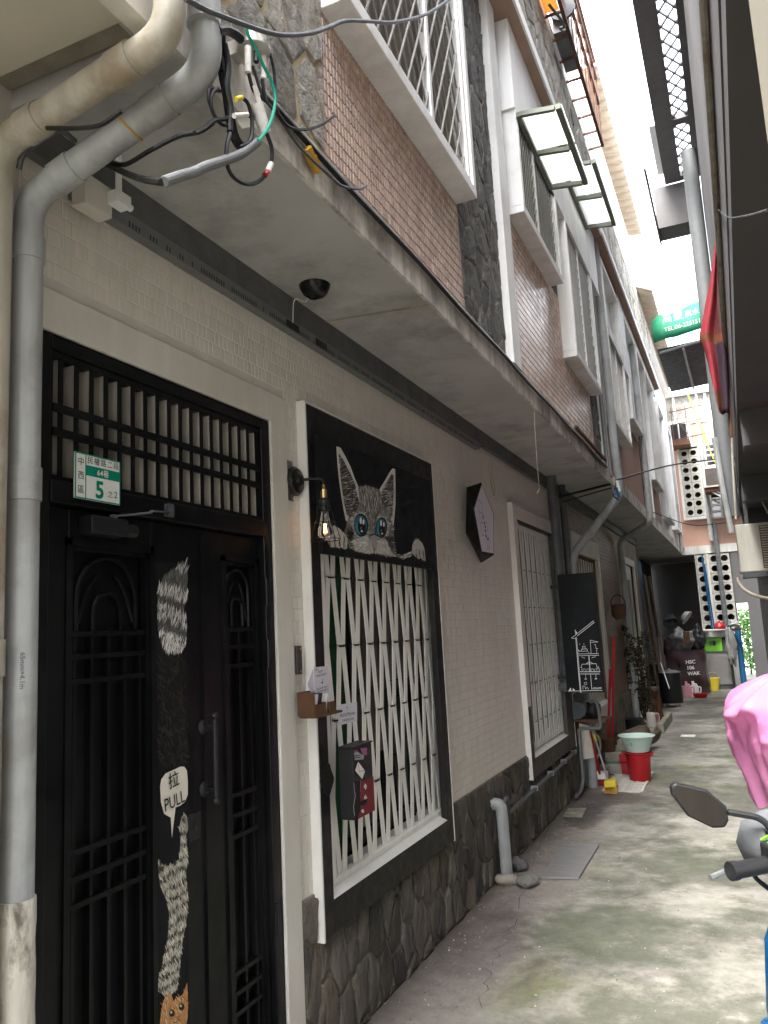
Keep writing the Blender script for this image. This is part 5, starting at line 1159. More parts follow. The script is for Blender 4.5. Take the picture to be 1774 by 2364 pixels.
mb.bar((.6, 18.5, P.z+.75), (.9, 18.5, P.z+.2), .012, .012); mb.build('cage_bars', m_rust, cgw)
# white framed sheet, yellow rope, plants beyond the gap
P = [PY(p, 18.2) for p in ((1631,950),(1636,982),(1660,976),(1655,943))]; mb = MB(); mb.prism(P, (0,.02,0)); tag(mb.build('white_panel', m_whitewall), 'small white panel with green edge hung near the end wall top', 'panel')
mb = MB(); A_, B_ = PY((1583,895), 17), PY((1676,1120), 17); mb.tube(spline([A_, PY((1612,970),17), PY((1640,1040),17), B_], 6), .010, 6); tag(mb.build('yellow_rope', m_yellow), 'yellow rope hanging diagonally across the end wall', 'rope')
def leaves(mb, c, R, n, size, seed, cols):
    r = random.Random(seed)
    for _ in range(n):
        d = Vector((r.gauss(0,1), r.gauss(0,1), r.gauss(0,1))).normalized()*(r.random()**.45); p = Vector(c)+Vector((d.x*R[0], d.y*R[1], d.z*R[2]))
        a = Vector((r.gauss(0,1), r.gauss(0,1), r.gauss(0,.6))).normalized(); b = a.orthogonal().normalized(); s = size*r.uniform(.5,1.3); v = r.choice(cols)
        mb.add([p-a*s, p+b*s*.45, p+a*s, p-b*s*.45], [(0,1,2,3)], v)
for k, (x, z, R, lab) in enumerate(((1.62, 1.25, (.45,.4,.5), 'taller bright green shrub seen through the gap beside the end wall'), (1.78, .5, (.5,.4,.45), 'lower bright green shrub at the foot of the gap beside the end wall'))):
    t = thing('shrub', lab, 'shrub', (x, 23.2, 0)); mb = MB(); leaves(mb, (x, 23.2, z), R, 900, .06, 50+k, [(1,1,1),(1.6,1.4,1),(.6,.7,.6),(2.2,2.0,1.2)]); mb.build('foliage', m_leaf, t)
    mb = MB(); mb.tube([(x,23.2,0),(x+.03,23.2,z)], .025, 6); mb.build('stem', m_bark, t)
mb = MB(); mb.box(1.2, 3.0, 25, 25.2, 0, 2.2); tag(mb.build('garden_wall', m_whitewall), 'sunlit pale wall behind the shrubs beyond the gap', 'wall')
# ------------------------------------------------------------------ right-hand building: overhanging upper wall above the parked scooters
RB = thing('grey_building', 'grey rendered building overhanging the right side of the alley', 'building', (2.6, 6, 0))
WX = 1.685
mb = MB(); mb.box(3.0, 3.25, 1.76, 19, 0, 2.95); mb.build('ground_wall', m_rightsof, RB)
mb = MB(); mb.box(WX+.005, 3.25, 1.76, 12.0, 2.95, 3.1); mb.build('soffit_slab', m_rightsof, RB)
mb = MB(); mb.box(WX, 3.25, 1.76, 10.6, 3.101, 7.0); mb.build('upper_wall', m_rightwall, RB)
for yy in (5.9, 8.8, 11.6): mb = MB(); mb.box(WX+.02, 3.0, yy, yy+.25, 2.70, 2.949); mb.build('downstand_beam', m_rightsof, RB)
mb = MB(); mb.box(WX+.3, 3.25, 10.65, 18.9, 3.101, 6.4); mb.build('rear_wall', m_rightwall, RB)
mb = MB(); mb.box(1.78, 3.0, 10.2, 10.5, 0, 2.69); mb.build('cross_wall', m_rightsof, RB)
mb = MB(); mb.tube([(WX-.014, 1.77, 3.50), (WX-.014, 7.3, 3.50)], .014, 8); o = mb.build('wall_conduit', m_pvcold); tag(o, 'yellowed conduit running level along the grey upper wall', 'conduit')
q = PY((1640,580), 7.2)
pipe('drain_pipe', 'thick blue grey drain pipe on the far end of the grey wall', [(1.585, 9.3, 2.6), (1.585, 9.3, 6.9)], .085, m_conduit)
mb = MB(); mb.box(2.7, 3.6, -9, 1.30, 0, 7.2); tag(mb.build('sky_light_block', m_rightwall), 'plain grey block added out of view to cut the sideways sky light', 'building')  # unseen block added right and behind the camera to cut sideways sky light
# near cream pier at the top right
mb = MB(); a = PY((1729,0), 1.75); mb.box(a.x, 2.75, 1.31, 1.75, 2.25, 3.7); tag(mb.build('cream_bay', m_nearcream), 'cream rendered bay jutting out at the near end of the grey building', 'bay')
# steel balcony with an open lattice floor
bl = thing('lattice_balcony', 'dark steel balcony with see-through lattice floor under the bright sky', 'balcony', (1.45, 8, 6.9))
x0, x1, y0, y1, z = 1.30, 1.64, 4.6, 10.1, 7.0
mb = MB(); mb.box(x0-.03, x0+.16, y0, y1, z, z+.10); mb.box(x1-.02, WX, y0, y1, z, z+.05)
for yy in (y0, 6.75, 8.75, y1-.12): mb.box(x0+.16, x1-.02, yy, yy+.12, z+.003, z+.08)
mb.build('frame', m_rightwall, bl)
for s in (1, -1):
    mb = MB(); yy = y0-.3
    while yy < y1:
        a_, b_ = (x0+.16, yy, z+.04), (x1-.02, yy+.26, z+.04)
        if s < 0: a_, b_ = (x0+.16, yy+.26, z+.045), (x1-.02, yy, z+.045)
        if a_[1] > y0 and b_[1] < y1 and a_[1] < y1 and b_[1] > y0: mb.bar(a_, b_, .014, .02)
        yy += .21
    mb.build('lattice_floor', m_pvcdark, bl)
mb = MB(); mb.box(x0-.10, x0-.022, 8.9, 10.0, z+.1, z+.6); mb.build('parapet_sheet', m_whitewall, bl)
mb = MB(); mb.box(1.12, 1.66, 10.12, 10.5, 6.45, 7.0); mb.build('end_block', m_rightwall, bl)
corrugated('edge_sheet', '', 1.12, 1.14, 8.6, 10.5, 6.46, 6.40, m_rightwall, par=bl)
# green awning with white lettering across the far sky
aw = thing('shop_awning', 'green cloth awning with white lettering across the alley', 'awning', (1.15, 12, 5.7))
T = [PY(p, 12.3) for p in ((1503,748),(1520,728),(1560,722),(1590,706),(1618,694))]; Bt = [PY(p, 12.0) for p in ((1512,792),(1535,782),(1560,778),(1590,768),(1620,758))]
mb = MB(); n = 5; mid = [t*.45+b*.55+V(0,-.08,0) for t, b in zip(T, Bt)]
mb.add(T+mid+Bt, [(i, i+1, n+i+1, n+i) for i in range(4)]+[(n+i, n+i+1, 2*n+i+1, 2*n+i) for i in range(4)]); o = mb.build('cloth', m_greenaw, aw, smooth=True, ang=60); o.modifiers.new('s', 'SOLIDIFY').thickness = .01
tx = MB(); c0 = PY((1530,752), 11.87); c1 = PY((1592,735), 11.87); ux = (c1-c0).normalized(); uy = Vector((0,-.12,1)).normalized()
text_mb(tx, '高豐', c0+V(0,-.03,.03), ux, uy, .15); text_mb(tx, '風水行', c0+ux*.32+V(0,-.03,.03), ux, uy, .10); text_mb(tx, 'TEL:06-2251517', c0+V(0,-.03,-.11)+ux*.02, ux, uy, .085, width=.55)
tx.build('lettering', m_whiteplastic, aw)
corrugated('dark_sheet', '', .84, 1.66, 12.2, 14.6, 5.55, 5.60, m_pvcdark, par=aw)
mb = MB(); mb.tube([(.86,12.2,5.5),(1.7,12.2,5.6)], .02, 6); mb.tube([(1.2,12.2,5.5),(1.22,14.5,5.5)], .02, 6); mb.build('frame', m_pvc, aw)
# red banner on a pole
fg = thing('red_banner', 'worn red and gold banner hanging rolled against the grey wall', 'flag', (1.62, 6.1, 3.0))
L = [(1652,560),(1644,610),(1634,680),(1622,740),(1614,775),(1620,790),(1632,815),(1642,860),(1650,905),(1660,955)]; Rr = [(1656,560),(1657,610),(1660,680),(1663,740),(1668,775),(1672,790),(1676,815),(1680,860),(1684,905),(1686,955)]
mb = MB(); n = len(L); m_ = 7; y = 6.1; vs = []
for i in range(n):
    A_, B_ = PY(L[i], y), PY(Rr[i], y)
    for j in range(m_): t = j/(m_-1); vs.append(A_.lerp(B_, t)+V(0, .05*math.sin(t*9+i*.5), 0))
for i in range(n-1):
    for j in range(m_-1):
        cl_ = (1,1.2,1.2) if j < 4 else (.35,.9,.6)
        if i in (4,) or i == n-2: cl_ = (.55, 2.2, .5)
        if i > 4 and j > 2: cl_ = (.12,.7,.9)
        mb.add([vs[i*m_+j], vs[i*m_+j+1], vs[(i+1)*m_+j+1], vs[(i+1)*m_+j]], [(0,1,2,3)], cl_)
bm_v = mb
o = mb.build('cloth', m_redcloth, fg, smooth=True, ang=180)
import bmesh
bm = bmesh.new(); bm.from_mesh(o.data); bmesh.ops.remove_doubles(bm, verts=bm.verts, dist=.0005); bm.to_mesh(o.data); bm.free()
for q in o.data.polygons: q.use_smooth = True
o.modifiers.new('u', 'SUBSURF').render_levels = 2; o.modifiers.new('s', 'SOLIDIFY').thickness = .006
mb = MB(); mb.tube([PY((1653,520), 6.12), PY((1690,1010), 6.12)], .012, 8); mb.build('pole', m_wood, fg)
# white outdoor unit under the soffit
ac = thing('air_conditioner', 'cream outdoor unit with side louvres hung under the grey soffit', 'air conditioner', (2.0, 9.4, 1.99))
x0, z0, z1, y = 1.60, 1.99, 2.50, 9.2
mb = MB(); mb.box(x0, x0+.85, y, y+.32, z0, z1); mb.build('casing', m_acwhite, ac, bevel=.01)
mb = MB(); zz = z0+.04
while zz < z1-.03: mb.box(x0+.24, x0+.80, y-.006, y-.001, zz, zz+.012); zz += .026
mb.build('louvre_slats', m_acwhite, ac)
mb = MB(); mb.box(x0+.23, x0+.81, y-.0008, y-.0002, z0+.03, z1-.03); mb.build('grille_back', m_woodold, ac)
mb = MB(); mb.box(x0+.02, x0+.85, y+.0, y+.34, z0-.055, z0-.001); mb.build('bracket', m_greycable, ac)
for xx in (x0+.1, x0+.7): mb = MB(); mb.box(xx, xx+.04, y+.1, y+.14, z1, 2.95); mb.build('hanger', m_greycable, ac)
mb = MB(); P = [PY(p, 9.1) for p in ((1702,1333),(1706,1345),(1720,1362),(1745,1375),(1790,1385))]; mb.tube(spline(P, 5), .018, 8); o = mb.build('drain_hose', m_pvcold, smooth=True); tag(o, 'cream drain hose curving below the cream outdoor unit', 'hose')
for k, (pts, r, m_, lab) in enumerate((
    ([(1690,960),(1700,1020),(1725,1060),(1774,1088),(1800,1095)], .014, m_rubber, 'thick black cable drooping from the banner to the grey building'),
    ([(1690,985),(1692,1060),(1697,1150),(1700,1200)], .012, m_pvcold, 'pale cable hanging beside the banner pole'),
    ([(1700,990),(1735,1100),(1774,1185)], .010, m_pvcold, 'thin pale wire slanting across the dark soffit'),
    ([(1650,1010),(1668,1120),(1690,1230)], .03, m_pvc, 'bundled grey riser at the far corner of the grey building'),
    ([(1655,480),(1680,500),(1720,498),(1774,484)], .0022, m_rubber, 'thin black wire looping on the grey upper wall'),
    ([(1687,906),(1720,905),(1774,893)], .006, m_rubber, 'thin wire under the dark soffit'))):
    P = [PX(p, WX-.012) if k == 4 else PY(p, 9.0) for p in pts]; mb = MB(); mb.tube(spline(P, 6), r, 7); o = mb.build('hanging_cable', m_, smooth=True); tag(o, lab, 'cable')
# ------------------------------------------------------------------ chalkboard standing out from the wall
BY = 7.25
cbd = thing('chalkboard', 'black chalkboard with a white line drawing of a house section', 'chalkboard', (.17, BY, .91))
P = [PY(p, BY) for p in ((1289,1327),(1372,1321),(1393,1596),(1308,1602))]
bx0, bx1, bz0, bz1 = (P[0].x+P[3].x)/2, (P[1].x+P[2].x)/2, (P[2].z+P[3].z)/2, (P[0].z+P[1].z)/2
mb = MB(); mb.box(bx0, bx1, BY, BY+.03, bz0, bz1); mb.build('board', m_board, cbd, bevel=.002)
def ZC(x, y): q = PY((1270+x*.14467, 1300+y*.14467), BY); return Vector((q.x, BY-.0015, q.z))
ch = MB()
def cl_(pts, wd=.006):
    wd *= .62
    Q = [ZC(*p) for p in pts]
    for a, b in zip(Q, Q[1:]):
        d = b-a
        if d.length < 1e-6: continue
        n = d.cross(Vector((0,1,0))).normalized()*wd/2; ch.flat([a-n, b-n, b+n, a+n], (0,-1,0))
for L, w_ in (([(345,1200),(700,920)], .007), ([(435,1165),(712,945)], .007), ([(345,1200),(405,1205),(425,1180)], .006), ([(415,1190),(440,1500),(465,1800),(490,2070)], .009), ([(428,1190),(455,1500),(478,1800),(500,2070)], .006),
    ([(455,1450),(780,1445)], .006), ([(465,1478),(785,1472)], .006), ([(485,1770),(795,1770)], .007), ([(485,1735),(805,1735)], .009), ([(285,2045),(500,2040),(840,2032)], .006), ([(660,1445),(645,1230),(775,1260),(650,1268)], .005), ([(705,1300),(730,1300),(740,1365),(770,1365),(748,1370),(750,1440)], .005),
    ([(460,1410),(600,1405),(595,1370),(505,1375),(505,1400)], .006), ([(525,1370),(520,1330),(565,1325),(565,1365)], .005), ([(545,1330),(545,1365)], .004), ([(600,1405),(630,1440)], .004), ([(460,1410),(455,1380),(475,1400)], .005), ([(475,1285),(480,1300)], .006), ([(543,1285),(545,1300)], .006),
    ([(625,1480),(630,1570),(645,1730)], .010), ([(640,1570),(585,1605)], .007), ([(640,1575),(690,1605)], .006), ([(505,1650),(515,1615),(740,1605),(762,1690)], .006), ([(485,1665),(510,1660),(515,1725)], .005), ([(775,1650),(795,1725)], .006), ([(510,1490),(515,1505),(550,1510),(555,1525)], .005), ([(725,1480),(722,1500),(680,1505),(672,1520)], .005),
    ([(572,1775),(575,1840)], .004), ([(555,1852),(592,1850)], .008), ([(735,1775),(738,1840)], .004), ([(718,1848),(755,1846)], .009), ([(650,1775),(672,2020)], .006), ([(530,2020),(528,1960),(560,1965),(570,2010),(600,1980),(618,2020)], .005), ([(685,2005),(715,1985),(740,1995),(820,1985),(820,2005),(690,2010)], .005), ([(550,1910),(580,1900),(592,1930),(570,1948),(552,1930),(550,1910)], .004)): cl_(L, w_)
for x in (530, 590, 660, 715): cl_([(x,1725),(x+5,1690),(x+35,1688),(x+38,1725)], .004)
ch.flat([ZC(410,1138),ZC(440,1120),(ZC(432,1100)),ZC(415,1085),ZC(412,1065),ZC(395,1072),ZC(405,1092),ZC(408,1115)], (0,-1,0))
ch.flat([ZC(300,2040),ZC(345,2038),ZC(338,1995),ZC(325,1990),ZC(318,2010)], (0,-1,0)); ch.flat([ZC(365,2038),ZC(410,2036),ZC(385,2010),ZC(368,1998)], (0,-1,0))
ch.build('chalk_drawing', m_chalk, cbd)
for z in (bz0+.12, bz1-.12): mb = MB(); mb.box(0, bx0-.001, BY+.005, BY+.02, z, z+.03); mb.build('arm', m_blackp, cbd)
# ------------------------------------------------------------------ pump and pipes under the board
pm = thing('water_pump', 'grey electric water pump on a bracket under the chalkboard', 'pump', (.13, 7.8, .68))
q = PY((1334,1640), 7.62)
mb = MB(); mb.tube([q, q+V(0,.22,0)], .075, 20); mb.build('motor', m_pvcdark, pm, smooth=True)
mb = MB(); mb.tube([q-V(0,.012,0), q], .078, 20); 
for k in range(8): a = k*math.pi/4; mb.bar(q+V(0,-.014,0), q+V(.06*math.cos(a),-.014,.06*math.sin(a)), .006, .006)
mb.build('fan_cowl', m_greycable, pm)
mb = MB(); mb.box(q.x-.04, q.x+.06, 7.66, 7.80, q.z+.078, q.z+.14); mb.build('terminal_box', m_blackp, pm, bevel=.004)
mb = MB(); mb.lathe((q.x+.11, 7.80, q.z-.02), [(.06,-.06),(.075,-.02),(.075,.05),(.05,.08)], 16); mb.build('pump_head', m_blackp, pm, smooth=True)
mb = MB(); mb.box(.0, .32, 7.64, 7.92, q.z-.11, q.z-.085); mb.box(.0, .03, 7.64, 7.92, q.z-.3, q.z-.11); mb.build('bracket', m_rust, pm)
pp = [PY(p, 7.6) for p in ((1362,1620),(1377,1618),(1383,1640),(1388,1682),(1337,1681),(1340,1720),(1347,1800))]; g_ = PZ((1338,1832), .03)
pipe('supply_pipe', 'grey water pipe looping from the pump down to the ground', pp+[V(g_.x+.02, g_.y, .05), V(g_.x, g_.y-.15, .035)], .016, m_conduit, bend=.03, n=10)
zc = .405
a = PX((1190,1880), .045); b = PX((1330,1722), .045)
pipe('wall_pipe', 'slim grey water pipe clipped along the stone plinth below the second window', [(.05, 5.22, .36), (.05, 5.42, .36), (.05, 7.55, .40)], .014, m_pvcdark, bend=.03, n=10)
mb = MB(); 
for yy in (5.95, 6.5, 7.0, 7.45): mb.box(.016, .066, yy, yy+.012, .36+.04*(yy-5.42)/2.1-.017, .36+.04*(yy-5.42)/2.1+.017)
tag(mb.build('pipe_clips', m_pvc), 'row of pipe clips on the stone plinth', 'pipe clip')
a = PX((1165,1990), .06); 
wp = pipe('waste_pipe', 'grey waste pipe stub with an elbow standing out of the stone plinth', [(.0, a.y-.02, .46), (.065, a.y+.0, .455), (.068, a.y+.01, .02)], .037, m_pvc, bend=.05)
mb = MB(); mb.tube(spline([(.068,a.y+.02,.44), (.075,a.y+.10,.475), (.06,a.y+.16,.38), (.05,a.y+.23,.36)], 6), .013, 8); o = mb.build('joint_pipe', m_pvcdark, smooth=True); tag(o, 'small dark bent pipe joining the waste stub and the slim wall pipe', 'pipe')
# loose stones round the stub, metal plate, grating
def rock(px, sz, seed, lab, m=m_rockA, sq=.6):
    c = PZ(px, 0); r = sz; mb = MB(); mb.blob((c.x, c.y, r[2]*.75), r, 14, 9, .35, seed, flatz=-r[2]*.75); o = mb.build('rock', m, smooth=True, ang=60); tag(o, lab, 'stone', 'stones round the waste pipe'); return o
rock((1158,2008), (.045,.055,.045), 1, 'round tan stone against the waste pipe stub')
rock((1198,2010), (.065,.06,.045), 2, 'dark grey lump of stone beside the waste pipe stub', m_stoneup)
rock((1170,2040), (.075,.06,.032), 3, 'flat grey angular stone in front of the waste pipe')
rock((1220,2045), (.065,.075,.035), 4, 'brown pointed stone next to the flat grey one', m_stonelt)
P = [PZ(p, .012) for p in ((1301,1949),(1384,1951),(1337,2028),(1248,2026))]; mb = MB(); mb.prism([V(p.x,p.y,.004) for p in P], (0,0,.014)); tag(mb.build('cover_plate', m_steelplate), 'flat grey steel cover plate lying on the concrete', 'cover plate')
P = [PZ(p, .006) for p in ((1312,1868),(1355,1866),(1345,1886),(1300,1884))]; mb = MB(); mb.prism([V(p.x,p.y,.0) for p in P], (0,0,.01)); tag(mb.build('manhole_slab', m_concrete_b), 'small mossy concrete lid close to the plinth', 'drain lid')
gc = PZ((1430,1822), 0); gt = thing('drain_grate', 'slotted pale drain grate in the ground beside the red bucket', 'grate', gc)
mb = MB(); gx0, gx1, gy0, gy1 = .22, .56, 7.78, 8.78; nx, ny = 4, 14; cx_, cy_ = (gx1-gx0)/nx, (gy1-gy0)/ny
for i in range(nx+1): mb.box(gx0+i*cx_-.012, gx0+i*cx_+.012, gy0, gy1, .002, .012)
for j in range(ny+1): mb.box(gx0+.012, gx1-.012, gy0+j*cy_-.018, gy0+j*cy_+.018, .002, .011)
mb.build('grid', m_plaster, gt); mb = MB(); mb.box(gx0, gx1, gy0, gy1, .001, .0025); mb.build('pit_shade', m_darkin, gt)  # thin dark sheet under the grid, the shade of the pit painted in
# ------------------------------------------------------------------ brooms, bucket, basin, blocks
def broom(lab, base, top, mh, mhead, r=.011, head=(.12,.035,.05), mid=None, name='broom', brist=None):
    base, top = Vector(base), Vector(top); t = thing(name, lab, 'broom', base)
    d = (top-base).normalized(); s = base+d*.12; mb = MB(); mb.tube([s, top], r, 8); mb.build('handle', mh, t, smooth=True)
    if mid: mb = MB(); c = s.lerp(top, .62); mb.tube([c-d*.03, c+d*.03], r+.004, 8); mb.build('grip_ring', mid, t)
    mb = MB(); mb.obox(base+V(0,0,.085), (head[0],.01,0), (0,head[1],0), (0,0,.03)); mb.build('head', mhead, t, bevel=.01)
    mb = MB(); n = 9
    for k in range(n): x = -head[0]*.9+1.8*head[0]*k/(n-1); mb.obox(base+V(x,0,.03), (.011,0,0), (0,head[1]*.8,0), (.0,.012,.03))
    mb.build('bristles', brist or mhead, t); return t
b0 = PZ((1391,1812), 0); broom('red handled scrubbing broom with a red and white head by the plinth', b0+V(0,0,.005), PY((1364,1692), 7.78), m_red, m_label, head=(.055,.07,.0), brist=m_red)
b0 = PZ((1413,1832), 0); broom('steel handled broom with a yellow brush head leaning under the pump', b0+V(0,0,.005), PY((1357,1646), 7.85), m_steel, m_yellow, r=.009, head=(.05,.06,0), mid=m_yellow, brist=m_amber)
p0 = PZ((1425,1765), 0)
for k, (t_, b_, lab) in enumerate(((PY((1410,1545), 9.15), PY((1404,1730), 9.15), 'shorter red dustpan handle standing among the concrete blocks'), (PY((1418,1470), 9.3), PY((1415,1735), 9.3), 'tall thin red broom stick standing behind the dustpan handle'))):
    mb = MB(); mb.bar(b_, t_, .035 if k == 0 else .03, .03); tag(mb.build('red_stick', m_red, bevel=.006), lab, 'broom stick')
q = PY((1420,1735), 9.05); gd = thing('dustpan', 'bright green plastic dustpan lying on the concrete blocks', 'dustpan', q)
mb = MB(); mb.box(q.x-.09, q.x+.13, 8.95, 9.15, q.z-.03, q.z-.015); mb.box(q.x-.09, q.x-.08, 8.95, 9.15, q.z-.015, q.z+.03); mb.box(q.x+.12, q.x+.13, 8.95, 9.15, q.z-.015, q.z+.02); mb.box(q.x-.09, q.x+.13, 9.14, 9.15, q.z-.015, q.z+.04); mb.build('pan', m_greenp, gd)
mb = MB(); mb.tube([(q.x,9.0,q.z),(q.x-.05,9.1,q.z+.06)], .015, 8); mb.build('stub_handle', m_greenp, gd)
for (x0, x1, y0, y1, z0, z1, lab) in ((.06,.42,8.62,9.25,.002,.10,'wide mossy concrete block at the bottom of the stack by the grate'), (.10,.40,8.75,9.25,.102,.20,'second mossy concrete block in the stack by the grate'), (.22,.40,8.85,9.25,.202,.31,'short mossy concrete block on top of the stack by the grate')):
    mb = MB(); mb.box(x0, x1, y0, y1, z0, z1); tag(mb.build('concrete_block', m_concrete_b, bevel=.012), lab, 'concrete block')
mb = MB(); mb.lathe((.13, 8.82, .202), [(.07,0),(.085,.12),(.09,.125),(.09,.13),(.08,.13),(.066,.01)], 18); tag(mb.build('plant_pot', m_rust, smooth=True), 'brown red plastic pot on the concrete blocks', 'pot')
bc = PZ((1477,1807), 0); R0 = .098
bk = thing('bucket', 'bright red plastic bucket carrying the mint basin', 'bucket', (bc.x, bc.y+.1, 0)); bc = V(bc.x, bc.y+.1, 0)
mb = MB(); mb.lathe(bc, [(.098,.0),(.100,.004),(.118,.255),(.128,.262),(.128,.275),(.118,.275),(.114,.262),(.096,.01)], 28); mb.build('pail', m_red, bk, smooth=True)
mb = MB(); mb.lathe(bc, [(.1185,.235),(.124,.238),(.124,.252),(.119,.255)], 28, cap=False); mb.build('rim_band', m_red, bk, smooth=True)
for s in (-1, 1): mb = MB(); mb.box(bc.x+s*.13-.015, bc.x+s*.13+.015, bc.y-.02, bc.y+.02, .235, .27); mb.build('ear', m_red, bk)
bs = bc+V(0,0,.2775); mb = MB(); mb.lathe(bs, [(.105,0),(.110,.003),(.150,.125),(.168,.146),(.178,.148),(.178,.155),(.166,.156),(.148,.138),(.104,.012),(0,.012)], 36); o = mb.build('basin', m_mint, smooth=True); tag(o, 'mint green plastic wash basin set on the red bucket', 'basin')
mb = MB(); text_mb(mb, '-- 2', bs+V(-.09,-.139,.070), (1,.0,0), (0,-.3,1), .045); mb.build('pen_mark', m_greycable, o)
q = PY((1446,1762), 8.62); mb = MB(); mb.box(q.x-.05, q.x+.05, 8.6, 8.8, .0, .12); mb.box(q.x-.07, q.x+.06, 8.62, 8.84, .121, .2); o = mb.build('red_box', m_red, bevel=.015); tag(o, 'low red plastic box between the bucket and the blocks', 'box')
# old half pipe and sacks leaning in the corner
A_, B_ = PZ((1362,1812), 0), PY((1340,1690), 7.75); mb = MB(); mb.tube([V(A_.x-.02, A_.y, 0), V(.12, 7.95, .62)], .06, 14, caps=False); o = mb.build('loose_pipe', m_pvc, smooth=True); o.modifiers.new('s','SOLIDIFY').thickness = .006; tag(o, 'short wide grey pipe offcut leaning in the corner under the pump', 'pipe')
mb = MB(); P = [(.06,7.72,.62),(.14,7.75,.60),(.16,7.8,.3),(.05,7.78,.28)]; mb.prism(P, (.0,.03,0)); tag(mb.build('hanging_rag', m_plaster), 'pale rag hanging below the pump bracket', 'rag')
mb = MB(); mb.tube(spline([PY(p, 8.1) for p in ((1372,1690),(1384,1705),(1386,1730),(1376,1752),(1362,1748),(1352,1720))], 6), .012, 8); tag(mb.build('garden_hose', m_pvcold, smooth=True), 'coiled pale hose hanging behind the brooms', 'hose')
# rolled carpet
cr = PZ((1448,1722), 0); mb = MB(); vs = []; n = 26; L = .55
for i in range(n): 
    t = i/(n-1); a = t*2.1*math.pi; r = .06+.13*t; vs.append((r*math.cos(a), r*math.sin(a)*.8))
cx_, cy_ = .20, 9.95
P = [V(cx_+a, cy_, .17+b) for a, b in vs]; mb.add(P+[p+V(.10,L,0) for p in P], [(i, i+1, n+i+1, n+i) for i in range(n-1)]); o = mb.build('carpet_roll', m_carpet, smooth=True, ang=70); o.modifiers.new('s','SOLIDIFY').thickness = .022; tag(o, 'brown patterned carpet rolled loosely by the wall', 'carpet')
# ------------------------------------------------------------------ step, watering can, stool, plant, bin
sb = PZ((1530,1698), 0); 
mb = MB(); mb.box(.02, .34, 11.3, 12.1, 0, .12); o = mb.build('door_step', m_concrete_b, bevel=.015); tag(o, 'pale mossy concrete step with yellow moss before the cream door', 'step')
mb = MB(); mb.box(.34, .42, 11.75, 13.2, 0, .13); o = mb.build('kerb_stone', m_concrete_b, bevel=.012); tag(o, 'long concrete kerb stone behind the step', 'kerb')
mb = MB(); mb.box(-.0, .335, 12.15, 13.4, 0, .09); o = mb.build('rear_slab', m_concrete_b, bevel=.01); tag(o, 'flat concrete slab carrying the wooden stool', 'slab')
q = PY((1506,1680), 11.5); wc = thing('watering_can', 'pale plastic watering can standing on the concrete step', 'watering can', (q.x, 11.5, .12))
mb = MB(); mb.lathe((q.x, 11.5, .1215), [(.062,0),(.065,.01),(.055,.18),(.048,.185),(.045,.18),(.055,.01)], 18); mb.build('tank', m_plaster, wc, smooth=True)
mb = MB(); mb.tube([(q.x-.05,11.5,.16),(q.x-.11,11.48,.24),(q.x-.125,11.48,.27)], [.012,.009,.012], 8); mb.build('spout', m_plaster, wc)
mb = MB(); mb.tube(spline([(q.x+.05,11.5,.29),(q.x+.10,11.5,.29),(q.x+.10,11.5,.2),(q.x+.06,11.5,.16)], 5), .008, 6); mb.build('handle', m_pinkplastic, wc)
mb = MB(); mb.lathe((.10, 11.15, .0), [(.12,0),(.15,.26),(.155,.27),(.13,.27)], 18); tag(mb.build('black_pot', m_blackp, smooth=True), 'large black pot in the shade behind the watering can', 'pot')
st = thing('wooden_stool', 'old brown wooden stool standing on the slab by the wall', 'stool', (.17, 12.4, .09))
zt = PY((1525,1590), 12.4).z
mb = MB(); mb.obox((.12, 12.45, zt), (.20,0,.0), (0,.16,0), (0,0,.018)); mb.build('seat', m_woodold, st)
for sx_, sy_ in ((-1,-1),(1,-1),(-1,1),(1,1)): mb = MB(); mb.bar((.12+sx_*.22, 12.45+sy_*.16, .092), (.12+sx_*.15, 12.45+sy_*.12, zt-.018), .04, .04); mb.build('leg', m_wood, st)
mb = MB(); mb.bar((-.06,12.31,.35),(.30,12.31,.35),.03,.03); mb.build('stretcher', m_wood, st)
bn = PZ((1552,1634), 0); bi = thing('metal_bin', 'black round bin with a shiny steel lid on short feet', 'bin', (bn.x, bn.y+.2, 0)); c = V(bn.x, bn.y+.2, 0)
mb = MB(); mb.lathe(c+V(0,0,.07), [(.185,0),(.19,.01),(.185,.52),(.18,.525)], 24); mb.build('body', m_blackp, bi, smooth=True)
mb = MB(); mb.lathe(c+V(0,0,.596), [(.19,0),(.19,.012),(.10,.04),(.02,.05),(.02,.07),(.0,.07)], 24); mb.build('lid', m_steel, bi, smooth=True)
for k in range(4): a_ = k*math.pi/2+.6; mb = MB(); mb.tube([c+V(.15*math.cos(a_),.15*math.sin(a_),0), c+V(.15*math.cos(a_),.15*math.sin(a_),.072)], .012, 6); mb.build('foot', m_steel, bi)
pt = thing('potted_plant', 'tall dark dry shrub growing against the cream door', 'plant', (.16, 12.0, 0))
mb = MB(); r = random.Random(9)
stems = []
for k in range(7):
    x, y, z = .17, 11.9, .1; P = [V(x,y,z)]; dx, dy = r.uniform(-.03,.04), r.uniform(-.05,.05)
    for i in range(8): x += dx+r.uniform(-.02,.02); y += dy+r.uniform(-.02,.02); z += r.uniform(.12,.2); x = max(.05, x); P.append(V(x,y,z))
    stems.append(P); mb.tube(P, [.012-.001*i for i in range(9)], 5)
mb.build('stem', m_bark, pt); mb = MB()
for P in stems:
    for q in P[2:]:
        if r.random() < .75: leaves(mb, q+V(r.uniform(-.04,.06),r.uniform(-.06,.06),0), (.07,.09,.08), 42, .028, int(r.random()*1e6), [(1,1,1),(1.6,1.2,1),(.5,.5,.5),(1.2,1.6,.9)])
mb.build('foliage', m_drypl, pt)
